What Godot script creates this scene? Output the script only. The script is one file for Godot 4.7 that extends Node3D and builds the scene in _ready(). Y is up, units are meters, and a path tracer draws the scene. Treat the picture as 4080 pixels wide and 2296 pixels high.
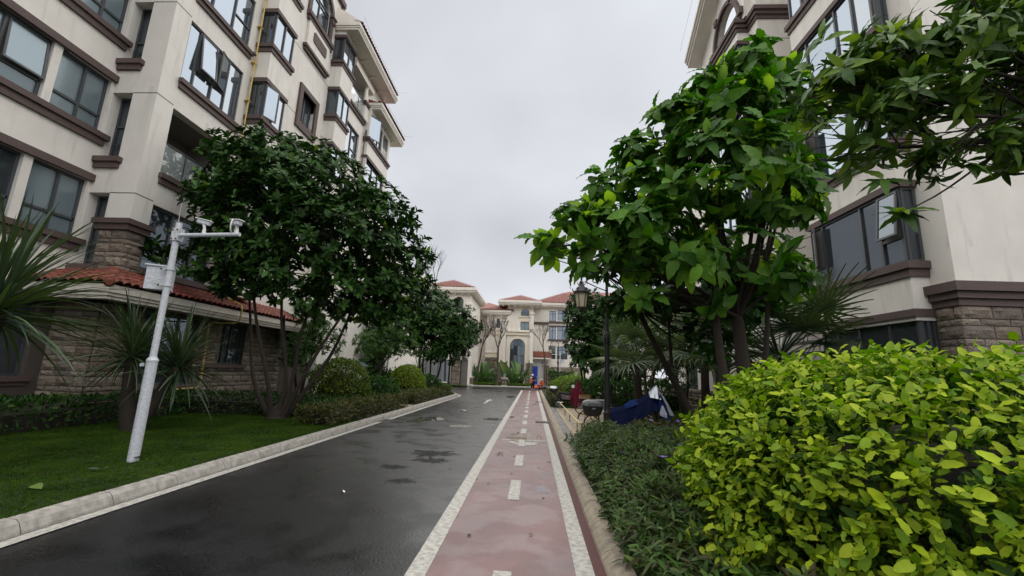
extends Node3D
# A wet residential lane on an overcast morning: apartment blocks, clipped shrubs, trees, parked scooters.

var rng := RandomNumberGenerator.new()
var base := Vector3.ZERO          # base of the thing being built; mesh builders take world points and store them relative to it
var used := {}
var mats := {}
var tex := {}

# ------------------------------------------------------------------ mesh builder
class MB:
	var v := PackedVector3Array()
	var n := PackedVector3Array()
	func tri(a: Vector3, b: Vector3, c: Vector3, na = null, nb = null, nc = null):
		var g := (c - a).cross(b - a)
		if na == null:
			var l := g.normalized()
			v.append_array([a, b, c]); n.append_array([l, l, l])
		elif g.dot(na + nb + nc) >= 0.0:
			v.append_array([a, b, c]); n.append_array([na, nb, nc])
		else:
			v.append_array([a, c, b]); n.append_array([na, nc, nb])
	func quad(a: Vector3, b: Vector3, c: Vector3, d: Vector3, out = null):
		var g := (c - a).cross(b - a)
		if g.length_squared() < 1e-14:
			g = (d - a).cross(c - a)
		var l := g.normalized()
		if out != null and l.dot(out) < 0.0:
			l = -l
		tri(a, b, c, l, l, l); tri(a, c, d, l, l, l)
	func hexa(p: Array, skip := []):       # p[0..3] bottom loop, p[4..7] top loop
		var c := Vector3.ZERO
		for q in p: c += q / 8.0
		var fs := [[0, 1, 2, 3], [4, 5, 6, 7], [0, 1, 5, 4], [1, 2, 6, 5], [2, 3, 7, 6], [3, 0, 4, 7]]
		for i in 6:
			if i in skip: continue
			var f: Array = fs[i]
			quad(p[f[0]], p[f[1]], p[f[2]], p[f[3]], (p[f[0]] + p[f[1]] + p[f[2]] + p[f[3]]) / 4.0 - c)
	func box(a: Vector3, b: Vector3):
		hexa([Vector3(a.x, a.y, a.z), Vector3(b.x, a.y, a.z), Vector3(b.x, a.y, b.z), Vector3(a.x, a.y, b.z), Vector3(a.x, b.y, a.z), Vector3(b.x, b.y, a.z), Vector3(b.x, b.y, b.z), Vector3(a.x, b.y, b.z)])
	func obox(t: Transform3D, s: Vector3):  # oriented box, centre t.origin, size s
		var p := []
		for y in [-0.5, 0.5]:
			for q in [[-0.5, -0.5], [0.5, -0.5], [0.5, 0.5], [-0.5, 0.5]]:
				p.append(t * Vector3(q[0] * s.x, y * s.y, q[1] * s.z))
		hexa(p)
	func bevel_box(t: Transform3D, s: Vector3, r: float):   # box whose top and bottom rims are chamfered, rounded corners in plan
		var h := s / 2.0
		var rings := [[-h.y, r], [-h.y + r, 0.0], [h.y - r, 0.0], [h.y, r]]
		var loops := []
		for g in rings:
			var lp := []
			var x: float = h.x - g[1]; var z: float = h.z - g[1]
			for q in [[x - r, z], [x, z - r], [x, -z + r], [x - r, -z], [-x + r, -z], [-x, -z + r], [-x, z - r], [-x + r, z]]:
				lp.append(t * Vector3(q[0], g[0], q[1]))
			loops.append(lp)
		var c: Vector3 = t.origin
		for i in 3:
			for k in 8:
				var a: Vector3 = loops[i][k]; var b: Vector3 = loops[i][(k + 1) % 8]; var d: Vector3 = loops[i + 1][(k + 1) % 8]; var e: Vector3 = loops[i + 1][k]
				quad(a, b, d, e, (a + b + d + e) / 4.0 - c)
		for i in [0, 3]:
			var o: Vector3 = t.basis.y * (-1.0 if i == 0 else 1.0)
			for k in range(1, 7):
				var o2 := o.normalized()
				tri(loops[i][0], loops[i][k], loops[i][k + 1], o2, o2, o2)
	func tube(pts: Array, rad: Array, sides := 8, caps := true):
		var rings := []
		var fr := Vector3.ZERO
		for i in pts.size():
			var d: Vector3 = (pts[min(i + 1, pts.size() - 1)] - pts[max(i - 1, 0)]).normalized()
			if i == 0:
				fr = d.cross(Vector3(0.31, 0.17, 0.93) if absf(d.z) < 0.9 else Vector3(1, 0.2, 0)).normalized()
			fr = (fr - d * fr.dot(d)).normalized()
			var w := d.cross(fr)
			var ring := []
			for k in sides:
				var an := TAU * k / sides
				ring.append(fr * cos(an) + w * sin(an))
			rings.append(ring)
		for i in pts.size() - 1:
			for k in sides:
				var k2 := (k + 1) % sides
				var na: Vector3 = rings[i][k]; var nb: Vector3 = rings[i][k2]; var nc: Vector3 = rings[i + 1][k2]; var nd: Vector3 = rings[i + 1][k]
				var a: Vector3 = pts[i] + na * rad[i]; var b: Vector3 = pts[i] + nb * rad[i]; var c: Vector3 = pts[i + 1] + nc * rad[i + 1]; var d2: Vector3 = pts[i + 1] + nd * rad[i + 1]
				tri(a, b, c, na, nb, nc); tri(a, c, d2, na, nc, nd)
		if caps:
			for e in [0, pts.size() - 1]:
				var o: Vector3 = (pts[0] - pts[1]).normalized() if e == 0 else (pts[e] - pts[e - 1]).normalized()
				for k in range(1, sides - 1):
					tri(pts[e] + rings[e][0] * rad[e], pts[e] + rings[e][k] * rad[e], pts[e] + rings[e][k + 1] * rad[e], o, o, o)
	func lathe(o: Vector3, prof: Array, sides := 12, ax := Basis.IDENTITY):   # prof: [radius, height] pairs
		for i in prof.size() - 1:
			var p: Array = prof[i]; var q: Array = prof[i + 1]
			var sl := Vector2(q[1] - p[1], p[0] - q[0])
			if sl.length() < 1e-6: continue
			sl = sl.normalized()
			for k in sides:
				var a0 := TAU * k / sides; var a1 := TAU * (k + 1) / sides
				var d0 := ax * Vector3(cos(a0), 0, sin(a0)); var d1 := ax * Vector3(cos(a1), 0, sin(a1)); var up := ax.y
				var n0 := (d0 * sl.x + up * sl.y); var n1 := (d1 * sl.x + up * sl.y)
				var a: Vector3 = o + d0 * p[0] + up * p[1]; var b: Vector3 = o + d1 * p[0] + up * p[1]; var c: Vector3 = o + d1 * q[0] + up * q[1]; var d: Vector3 = o + d0 * q[0] + up * q[1]
				if p[0] > 1e-5: tri(a, b, c, n0, n1, n1)
				if q[0] > 1e-5: tri(a, c, d, n0, n1, n0)
	func strip(rows: Array):               # a grid of points with smooth normals, seen from both sides
		var H := rows.size(); var W: int = rows[0].size()
		var nn := []
		for i in H:
			var r := []
			for j in W:
				var du: Vector3 = rows[i][min(j + 1, W - 1)] - rows[i][max(j - 1, 0)]
				var dv: Vector3 = rows[min(i + 1, H - 1)][j] - rows[max(i - 1, 0)][j]
				r.append(du.cross(dv).normalized())
			nn.append(r)
		for i in H - 1:
			for j in W - 1:
				tri(rows[i][j], rows[i][j + 1], rows[i + 1][j + 1], nn[i][j], nn[i][j + 1], nn[i + 1][j + 1])
				tri(rows[i][j], rows[i + 1][j + 1], rows[i + 1][j], nn[i][j], nn[i + 1][j + 1], nn[i + 1][j])
	func mesh(off := Vector3.ZERO) -> ArrayMesh:
		var m := ArrayMesh.new()
		add_to(m, off)
		return m
	func add_to(m: ArrayMesh, off := Vector3.ZERO):
		var a := []
		a.resize(Mesh.ARRAY_MAX)
		var vv := v.duplicate()
		if off != Vector3.ZERO:
			for i in vv.size(): vv[i] -= off
		a[Mesh.ARRAY_VERTEX] = vv; a[Mesh.ARRAY_NORMAL] = n
		m.add_surface_from_arrays(Mesh.PRIMITIVE_TRIANGLES, a)

# ------------------------------------------------------------------ scene helpers
func numbered(called: String) -> String:
	if not used.has(called):
		used[called] = 0
		return called
	used[called] += 1
	return "%s_%03d" % [called, used[called]]

func meta(o: Node, label: String, category := "", group := "", kind := "") -> Node:
	if label: o.set_meta("label", label)
	if category: o.set_meta("category", category)
	if group: o.set_meta("group", group)
	if kind: o.set_meta("kind", kind)
	return o

func thing(called: String, label: String, category: String, at := Vector3.ZERO, group := "") -> Node3D:
	var o := Node3D.new()
	o.name = numbered(called)
	add_child(o)
	o.position = at
	base = at
	meta(o, label, category, group)
	return o

func part(mb: MB, called: String, m: Material, parent: Node3D) -> MeshInstance3D:
	var o := MeshInstance3D.new()
	o.mesh = mb.mesh(base)
	o.material_override = m
	o.name = called
	parent.add_child(o, true)
	return o

func bit(mesh: Mesh, called: String, m: Material, parent: Node3D, t: Transform3D) -> MeshInstance3D:   # shared mesh placed in world space
	var o := MeshInstance3D.new()
	o.mesh = mesh
	if m: o.material_override = m
	o.name = called
	o.transform = Transform3D(t.basis, t.origin - base)
	parent.add_child(o, true)
	return o

func setting(mb: MB, called: String, m: Material, parent: Node3D = null) -> MeshInstance3D:
	base = Vector3.ZERO
	var o := MeshInstance3D.new()
	o.mesh = mb.mesh()
	o.material_override = m
	if parent:
		o.name = called
		parent.add_child(o, true)
	else:
		o.name = numbered(called)
		add_child(o)
		o.set_meta("kind", "structure")
	return o

func copy(o: Node3D, at: Vector3, turn := 0.0, label := "") -> Node3D:
	var c: Node3D = o.duplicate()
	var nm := String(o.name)
	var rx := RegEx.create_from_string("_\\d{3}$")
	c.name = numbered(rx.sub(nm, ""))
	add_child(c)
	c.position = at
	c.rotation.y = turn
	if label: c.set_meta("label", label)
	return c

func cloud(called: String, parent: Node3D, mesh: Mesh, m: Material, xs: Array, cols: Array, stuff := true) -> MultiMeshInstance3D:
	var mm := MultiMesh.new()
	mm.transform_format = MultiMesh.TRANSFORM_3D
	mm.use_colors = true
	mm.mesh = mesh
	mm.instance_count = xs.size()
	for i in xs.size():
		var t: Transform3D = xs[i]
		t.origin -= base
		mm.set_instance_transform(i, t)
		mm.set_instance_color(i, cols[i])
	var o := MultiMeshInstance3D.new()
	o.multimesh = mm
	o.material_override = m
	if parent:
		o.name = called
		parent.add_child(o, true)
	else:
		o.name = numbered(called)
		add_child(o)
	if stuff: o.set_meta("kind", "stuff")
	return o

func R(a: float, b: float) -> float:
	return rng.randf_range(a, b)

func V(x: float, y: float, z: float) -> Vector3:
	return Vector3(x, y, z)

func rdir() -> Vector3:
	return Vector3(rng.randfn(), rng.randfn(), rng.randfn()).normalized()

func look(d: Vector3, up: Vector3) -> Basis:      # z along d, y close to up
	d = d.normalized()
	var x := up.cross(d)
	if x.length_squared() < 1e-6: x = Vector3(0.3, 0.1, 1).cross(d)
	x = x.normalized()
	return Basis(x, d.cross(x), d)

# ------------------------------------------------------------------ materials
func noise_img(key: String, size: int, fn: Callable) -> ImageTexture:
	if tex.has(key): return tex[key]
	var im := Image.create(size, size, false, Image.FORMAT_RGB8)
	var d := PackedByteArray()
	d.resize(size * size * 3)
	var i := 0
	for y in size:
		for x in size:
			var c: Color = fn.call(x, y)
			d[i] = int(clampf(c.r, 0, 1) * 255.0); d[i + 1] = int(clampf(c.g, 0, 1) * 255.0); d[i + 2] = int(clampf(c.b, 0, 1) * 255.0)
			i += 3
	im.set_data(size, size, false, Image.FORMAT_RGB8, d)
	im.generate_mipmaps()
	tex[key] = ImageTexture.create_from_image(im)
	return tex[key]

func fbm(size: int, freq: float, oct: int, sd: int, type := FastNoiseLite.TYPE_SIMPLEX_SMOOTH) -> PackedByteArray:
	var f := FastNoiseLite.new()
	f.noise_type = type
	f.frequency = freq
	f.fractal_octaves = oct
	f.seed = sd
	return f.get_seamless_image(size, size).get_data()

func grey(key: String, freq: float, oct: int, sd: int, lo: float, hi: float, fine := 0.0, size := 512) -> ImageTexture:
	# a grey texture between lo and hi; 'fine' adds per-pixel grain
	if tex.has(key): return tex[key]
	var a := fbm(size, freq, oct, sd)
	var r := RandomNumberGenerator.new()
	r.seed = sd
	return noise_img(key, size, func(x, y):
		var g := lo + (hi - lo) * a[y * size + x] / 255.0 + r.randf_range(-fine, fine)
		return Color(g, g, g))

func M(key: String, col = null, rough := 0.8, o := {}) -> StandardMaterial3D:      # col: linear reflectance
	if mats.has(key): return mats[key]
	var m := StandardMaterial3D.new()
	var c: Color = col
	m.albedo_color = c.linear_to_srgb()
	m.roughness = rough
	m.metallic = o.get("metal", 0.0)
	m.metallic_specular = o.get("spec", 0.5)
	m.cull_mode = BaseMaterial3D.CULL_DISABLED
	if o.has("tex"):
		m.albedo_texture = o.tex
	if o.has("tex") or o.has("bump") or o.has("rough_tex"):
		m.uv1_triplanar = true
		m.uv1_world_triplanar = o.get("world", true)
		var s: float = o.get("scale", 1.0)
		m.uv1_scale = Vector3(s, s, s) if not o.has("scale3") else o.scale3
	if o.has("bump"):
		m.heightmap_enabled = true
		m.heightmap_texture = o.bump
		m.heightmap_scale = o.get("bump_cm", 1.0)
	if o.has("rough_tex"):
		m.roughness_texture = o.rough_tex
		m.roughness_texture_channel = BaseMaterial3D.TEXTURE_CHANNEL_GREEN
	if o.has("back"):
		m.backlight_enabled = true
		m.backlight = o.back
	if o.has("vc"):
		m.vertex_color_use_as_albedo = true
	if o.has("alpha"):
		m.transparency = BaseMaterial3D.TRANSPARENCY_ALPHA
		m.albedo_color.a = o.alpha
	mats[key] = m
	return m

func make_materials():
	var sa := fbm(512, 0.011, 5, 3)
	var sb := fbm(512, 0.03, 4, 4)
	var st := noise_img("stucco", 512, func(x, y):
		# faint clouds and the vertical runs that rain leaves on render
		var g := 0.955 + 0.05 * (sa[y * 512 + x] / 255.0 - 0.5) - 0.09 * smoothstep(0.58, 0.85, sb[(y / 9) * 512 + x] / 255.0) * (sa[y * 512 + x] / 255.0)
		return Color(g, g * 0.998, g * 0.99))
	var fine := grey("finegrain", 0.09, 4, 5, 0.72, 1.0, 0.10)
	var blotch := grey("blotch", 0.012, 6, 7, 0.55, 1.0, 0.06)
	var bumpy := grey("bumpy", 0.16, 3, 9, 0.2, 0.9, 0.1)
	M("stucco", Color(0.80, 0.765, 0.72), 0.9, {"tex": st, "scale": 0.21, "bump": bumpy, "bump_cm": 0.25})
	M("cream", Color(0.86, 0.81, 0.745), 0.9, {"tex": st, "scale": 0.13})
	M("cream_trim", Color(0.86, 0.78, 0.64), 0.85, {"tex": st, "scale": 0.3})
	M("trim", Color(0.130, 0.088, 0.080), 0.72, {"tex": fine, "scale": 0.5})
	M("soffit", Color(0.76, 0.71, 0.64), 0.9, {"tex": st, "scale": 0.3})
	M("frame", Color(0.055, 0.06, 0.066), 0.45)
	M("glass", Color(0.27, 0.315, 0.365), 0.045, {"metal": 0.85})
	M("dark_glass", Color(0.13, 0.155, 0.175), 0.03, {"metal": 0.7, "spec": 0.6})
	M("glass_b", Color(0.23, 0.275, 0.32), 0.09, {"metal": 0.85})
	M("glass_c", Color(0.31, 0.345, 0.38), 0.03, {"metal": 0.8})
	M("dark_glass_b", Color(0.09, 0.105, 0.12), 0.05, {"metal": 0.6, "spec": 0.6})
	M("milk_glass", Color(0.22, 0.28, 0.31), 0.2, {"metal": 0.35})
	M("clear_glass", Color(0.65, 0.75, 0.75), 0.03, {"alpha": 0.22, "spec": 0.7})
	M("room", Color(0.17, 0.16, 0.15), 0.95)
	M("curtain", Color(0.22, 0.20, 0.18), 0.95)
	M("tile_roof", Color(0.33, 0.085, 0.055), 0.6, {"tex": blotch, "scale": 0.6})
	M("tile_roof_b", Color(0.27, 0.07, 0.05), 0.6, {"tex": blotch, "scale": 0.6})
	M("tile_roof_c", Color(0.38, 0.12, 0.075), 0.6, {"tex": blotch, "scale": 0.6})
	var stone := grey("stone", 0.045, 6, 21, 0.45, 1.0, 0.1)
	for k in 4:
		M("stone%d" % k, [Color(0.40, 0.325, 0.255), Color(0.34, 0.265, 0.20), Color(0.46, 0.385, 0.31), Color(0.30, 0.245, 0.205)][k], 0.85, {"tex": stone, "scale": 1.3, "bump": stone, "bump_cm": 1.5})
	M("mortar", Color(0.075, 0.062, 0.052), 0.95)
	# ground
	var asp := fbm(512, 0.25, 3, 31)
	var aspl := fbm(512, 0.006, 5, 33)
	var at := noise_img("asphalt", 512, func(x, y):
		var s := asp[y * 512 + x] / 255.0
		var l := aspl[y * 512 + x] / 255.0
		var g := 0.36 + 0.42 * s + 0.20 * (l - 0.5) + (0.22 if s > 0.70 else 0.0)
		return Color(g, g, g * 1.02))
	var wet := fbm(512, 0.009, 5, 35)
	var wt := noise_img("wet", 512, func(x, y):
		var l := wet[y * 512 + x] / 255.0
		var s := asp[y * 512 + x] / 255.0
		var g := clampf(smoothstep(0.30, 0.66, l), 0.0, 1.0)
		g = 0.60 + 0.32 * g + 0.14 * (s - 0.5)
		return Color(g, g, g))
	M("asphalt", Color(0.017, 0.018, 0.021), 0.47, {"tex": at, "scale": 0.22, "rough_tex": wt, "bump": grey("aspbump", 0.3, 2, 37, 0.1, 0.95, 0.15), "bump_cm": 0.3, "spec": 0.5})
	var redt := noise_img("redlane", 512, func(x, y):
		var s := asp[(y * 3 % 512) * 512 + (x * 3 % 512)] / 255.0
		var l := aspl[y * 512 + x] / 255.0
		var w := wet[y * 512 + x] / 255.0
		var g := 0.74 + 0.16 * s + 0.2 * (l - 0.5) + 0.10 * (w - 0.5)
		return Color(g, g * 0.985, g * 0.985))
	M("lane", Color(0.235, 0.130, 0.128), 0.5, {"tex": redt, "scale": 0.28, "rough_tex": wt, "bump": grey("aspbump", 0.3, 2, 37, 0.1, 0.95, 0.15), "bump_cm": 0.18})
	M("lane_edge", Color(0.13, 0.055, 0.05), 0.8, {"tex": fine, "scale": 1.0})
	M("paint", Color(0.50, 0.485, 0.44), 0.6, {"tex": grey("painttex", 0.03, 6, 41, 0.72, 1.08, 0.06), "scale": 0.8})
	M("kerb", Color(0.46, 0.435, 0.39), 0.85, {"tex": grey("kerbtex", 0.02, 6, 43, 0.68, 1.0, 0.05), "scale": 0.7, "bump": bumpy, "bump_cm": 0.5})
	M("kerb_sand", Color(0.43, 0.37, 0.28), 0.8, {"tex": grey("kerbtex", 0.02, 6, 43, 0.68, 1.0, 0.05), "scale": 0.7, "bump": bumpy, "bump_cm": 0.5})
	M("paver", Color(0.50, 0.39, 0.25), 0.55, {"tex": grey("kerbtex", 0.02, 6, 43, 0.68, 1.0, 0.05), "scale": 0.5})
	M("paver_b", Color(0.44, 0.35, 0.24), 0.55, {"tex": grey("kerbtex", 0.02, 6, 43, 0.68, 1.0, 0.05), "scale": 0.5})
	M("paver_grey", Color(0.22, 0.20, 0.19), 0.45, {"tex": blotch, "scale": 0.5})
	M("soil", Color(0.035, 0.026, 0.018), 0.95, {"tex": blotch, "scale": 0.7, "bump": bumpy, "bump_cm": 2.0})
	M("turf", Color(0.022, 0.040, 0.008), 0.95, {"tex": blotch, "scale": 0.5, "bump": bumpy, "bump_cm": 2.0})
	M("grass", Color(1, 1, 1), 0.8, {"spec": 0.08, "vc": true, "back": Color(0.25, 0.3, 0.1)})
	M("water", Color(0.03, 0.027, 0.024), 0.02, {"spec": 0.5, "alpha": 0.22})
	# plants
	M("leaf", Color(1, 1, 1), 0.5, {"spec": 0.3, "vc": true, "back": Color(0.62, 0.8, 0.14)})
	M("gloss_leaf", Color(1, 1, 1), 0.42, {"spec": 0.32, "vc": true, "back": Color(0.44, 0.55, 0.1)})
	M("bark", Color(0.085, 0.064, 0.048), 0.95, {"tex": grey("barktex", 0.05, 5, 51, 0.4, 1.0, 0.1), "scale3": Vector3(4, 0.8, 4), "bump": bumpy, "bump_cm": 1.0})
	M("bark_pale", Color(0.17, 0.14, 0.11), 0.95, {"tex": grey("barktex", 0.05, 5, 51, 0.4, 1.0, 0.1), "scale3": Vector3(4, 0.8, 4)})
	M("twig", Color(0.10, 0.075, 0.055), 0.9)
	# metal and plastic
	M("pole", Color(0.68, 0.71, 0.76), 0.5, {"tex": grey("poletex", 0.03, 6, 61, 0.78, 1.0, 0.04), "scale": 1.2})
	M("rust", Color(0.16, 0.07, 0.03), 0.9, {"tex": fine, "scale": 2.0})
	M("iron", Color(0.012, 0.012, 0.013), 0.42, {"spec": 0.5})
	M("black_plastic", Color(0.014, 0.014, 0.015), 0.35)
	M("rubber", Color(0.012, 0.012, 0.012), 0.8)
	M("grey_plastic", Color(0.10, 0.105, 0.11), 0.3)
	M("silver", Color(0.42, 0.43, 0.45), 0.3, {"metal": 0.7})
	M("steel", Color(0.45, 0.45, 0.44), 0.35, {"metal": 0.8})
	M("gas_yellow", Color(0.60, 0.44, 0.13), 0.5)
	M("rail_yellow", Color(0.58, 0.50, 0.20), 0.5)
	M("white", Color(0.72, 0.72, 0.70), 0.5)
	M("lamp_glass", Color(0.70, 0.66, 0.52), 0.5, {"back": Color(0.8, 0.75, 0.6)})
	M("navy_cloth", Color(0.007, 0.011, 0.04), 0.5, {"spec": 0.12})
	M("blue_cloth", Color(0.014, 0.034, 0.14), 0.5, {"spec": 0.12})
	M("silver_cloth", Color(0.48, 0.52, 0.58), 0.35, {"metal": 0.35})
	M("maroon_cloth", Color(0.105, 0.012, 0.025), 0.42, {"spec": 0.12})
	M("blue_paint", Color(0.010, 0.045, 0.36), 0.45)
	M("grey_door", Color(0.42, 0.43, 0.44), 0.6)
	M("orange", Color(0.5, 0.09, 0.03), 0.7)
	M("skin", Color(0.36, 0.20, 0.13), 0.6)
	M("dark_cloth", Color(0.018, 0.02, 0.028), 0.9)
	M("carton", Color(0.34, 0.22, 0.12), 0.9)
	M("grate", Color(0.06, 0.045, 0.042), 0.6, {"metal": 0.4})
	M("petal", Color(0.24, 0.13, 0.55), 0.6)

# ------------------------------------------------------------------ camera, sky, sun
func make_view():
	var cam := Camera3D.new()
	cam.name = "camera"
	cam.fov = 67.87
	cam.far = 2000.0
	cam.near = 0.05
	cam.position = Vector3(0, 1.75, 0)
	cam.rotation_degrees = Vector3(11.05, 3.1, 2.2)
	add_child(cam)
	cam.current = true
	var we := WorldEnvironment.new()
	we.name = "world"
	var e := Environment.new()
	e.background_mode = Environment.BG_SKY
	e.tonemap_mode = Environment.TONE_MAPPER_LINEAR
	e.tonemap_exposure = 2.45
	e.sdfgi_enabled = true
	e.ssao_enabled = true
	e.ssil_enabled = true
	var sky := Sky.new()
	var pm := PanoramaSkyMaterial.new()
	# an even overcast: soft grey layers of cloud over a pale horizon
	var W := 768
	var Hh := 384
	var f := FastNoiseLite.new()
	f.noise_type = FastNoiseLite.TYPE_SIMPLEX_SMOOTH
	f.fractal_octaves = 5
	f.frequency = 0.9
	f.seed = 12
	var im := Image.create(W, Hh, false, Image.FORMAT_RGBF)
	for y in Hh:
		var el := PI * (0.5 - (y + 0.5) / Hh)
		for x in W:
			var az := TAU * (x + 0.5) / W
			var d := Vector3(cos(el) * sin(az), sin(el), cos(el) * cos(az))
			var q := d / (absf(d.y) + 0.35)        # a cloud layer overhead
			var c := f.get_noise_3d(q.x * 1.1, 3.0, q.z * 1.1) * 0.6 + f.get_noise_3d(q.x * 0.45 + 9.0, 7.0, q.z * 0.45) * 0.7
			var g := 0.96 + 0.36 * c
			im.set_pixel(x, y, Color(g * 0.930, g * 0.965, g * 1.03) * SKY)
	pm.panorama = ImageTexture.create_from_image(im)
	sky.sky_material = pm
	e.sky = sky
	we.environment = e
	add_child(we)
	var sun := DirectionalLight3D.new()
	sun.name = "sun"
	sun.light_energy = 0.5
	sun.light_angular_distance = 140.0
	sun.light_color = Color(1.0, 0.98, 0.95)
	sun.shadow_enabled = true
	sun.rotation_degrees = Vector3(-86, 150, 0)
	add_child(sun)

const SKY := 0.345

# ------------------------------------------------------------------ ground, road, kerbs
func sheet(pts: Array, y: float) -> MB:
	var mb := MB.new()
	var pv := PackedVector2Array()
	for p in pts: pv.append(Vector2(p[0], p[1]))
	var ix := Geometry2D.triangulate_polygon(pv)
	for i in range(0, ix.size(), 3):
		mb.tri(V(pv[ix[i]].x, y, pv[ix[i]].y), V(pv[ix[i + 1]].x, y, pv[ix[i + 1]].y), V(pv[ix[i + 2]].x, y, pv[ix[i + 2]].y), Vector3.UP, Vector3.UP, Vector3.UP)
	return mb

func rect(x0: float, x1: float, z0: float, z1: float) -> Array:
	return [[x0, z0], [x1, z0], [x1, z1], [x0, z1]]

func slab(pts: Array, y0: float, y1: float) -> MB:
	var mb := sheet(pts, y1)
	for i in pts.size():
		var a: Array = pts[i]; var b: Array = pts[(i + 1) % pts.size()]
		mb.quad(V(a[0], y0, a[1]), V(b[0], y0, b[1]), V(b[0], y1, b[1]), V(a[0], y1, a[1]))
	return mb

func kerb_run(parent: Node3D, path: Array, prof: Array, m: Material, piece := 0.95):
	# path: [x, z] points of the foot line; prof: [distance behind the foot line, height]; the left normal of the path points to the verge
	var total := 0.0
	var cum := [0.0]
	for i in path.size() - 1:
		total += Vector2(path[i][0], path[i][1]).distance_to(Vector2(path[i + 1][0], path[i + 1][1]))
		cum.append(total)
	var at := func(s: float):
		for i in path.size() - 1:
			if s <= cum[i + 1] or i == path.size() - 2:
				var t: float = (s - cum[i]) / (cum[i + 1] - cum[i])
				var a := Vector2(path[i][0], path[i][1]); var b := Vector2(path[i + 1][0], path[i + 1][1])
				return [a.lerp(b, t), (b - a).normalized()]
	var s := 0.0
	while s < total - 0.05:
		var e: float = min(s + piece, total)
		var mb := MB.new()
		var loops := []
		var steps := 1 if piece > 0.6 else 1
		for k in steps + 1:
			var pd: Array = at.call(lerpf(s + 0.006, e - 0.006, float(k) / steps))
			var d: Vector2 = pd[1]
			var nn := Vector2(d.y, -d.x)
			var lp := []
			for q in prof:
				var p2: Vector2 = pd[0] + nn * (q[0] + R(-0.003, 0.003))
				lp.append(V(p2.x, q[1] + R(-0.003, 0.003), p2.y))
			loops.append(lp)
		for k in prof.size() - 1:
			mb.quad(loops[0][k], loops[1][k], loops[1][k + 1], loops[0][k + 1], V(0, 1, 0) + Vector3(0.001, 0, 0))
		for e2 in 2:
			var lp: Array = loops[e2]
			for k in range(1, prof.size() - 1):
				mb.tri(lp[0], lp[k], lp[k + 1])
		setting(mb, "kerb_stone", m, parent)
		s = e

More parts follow.
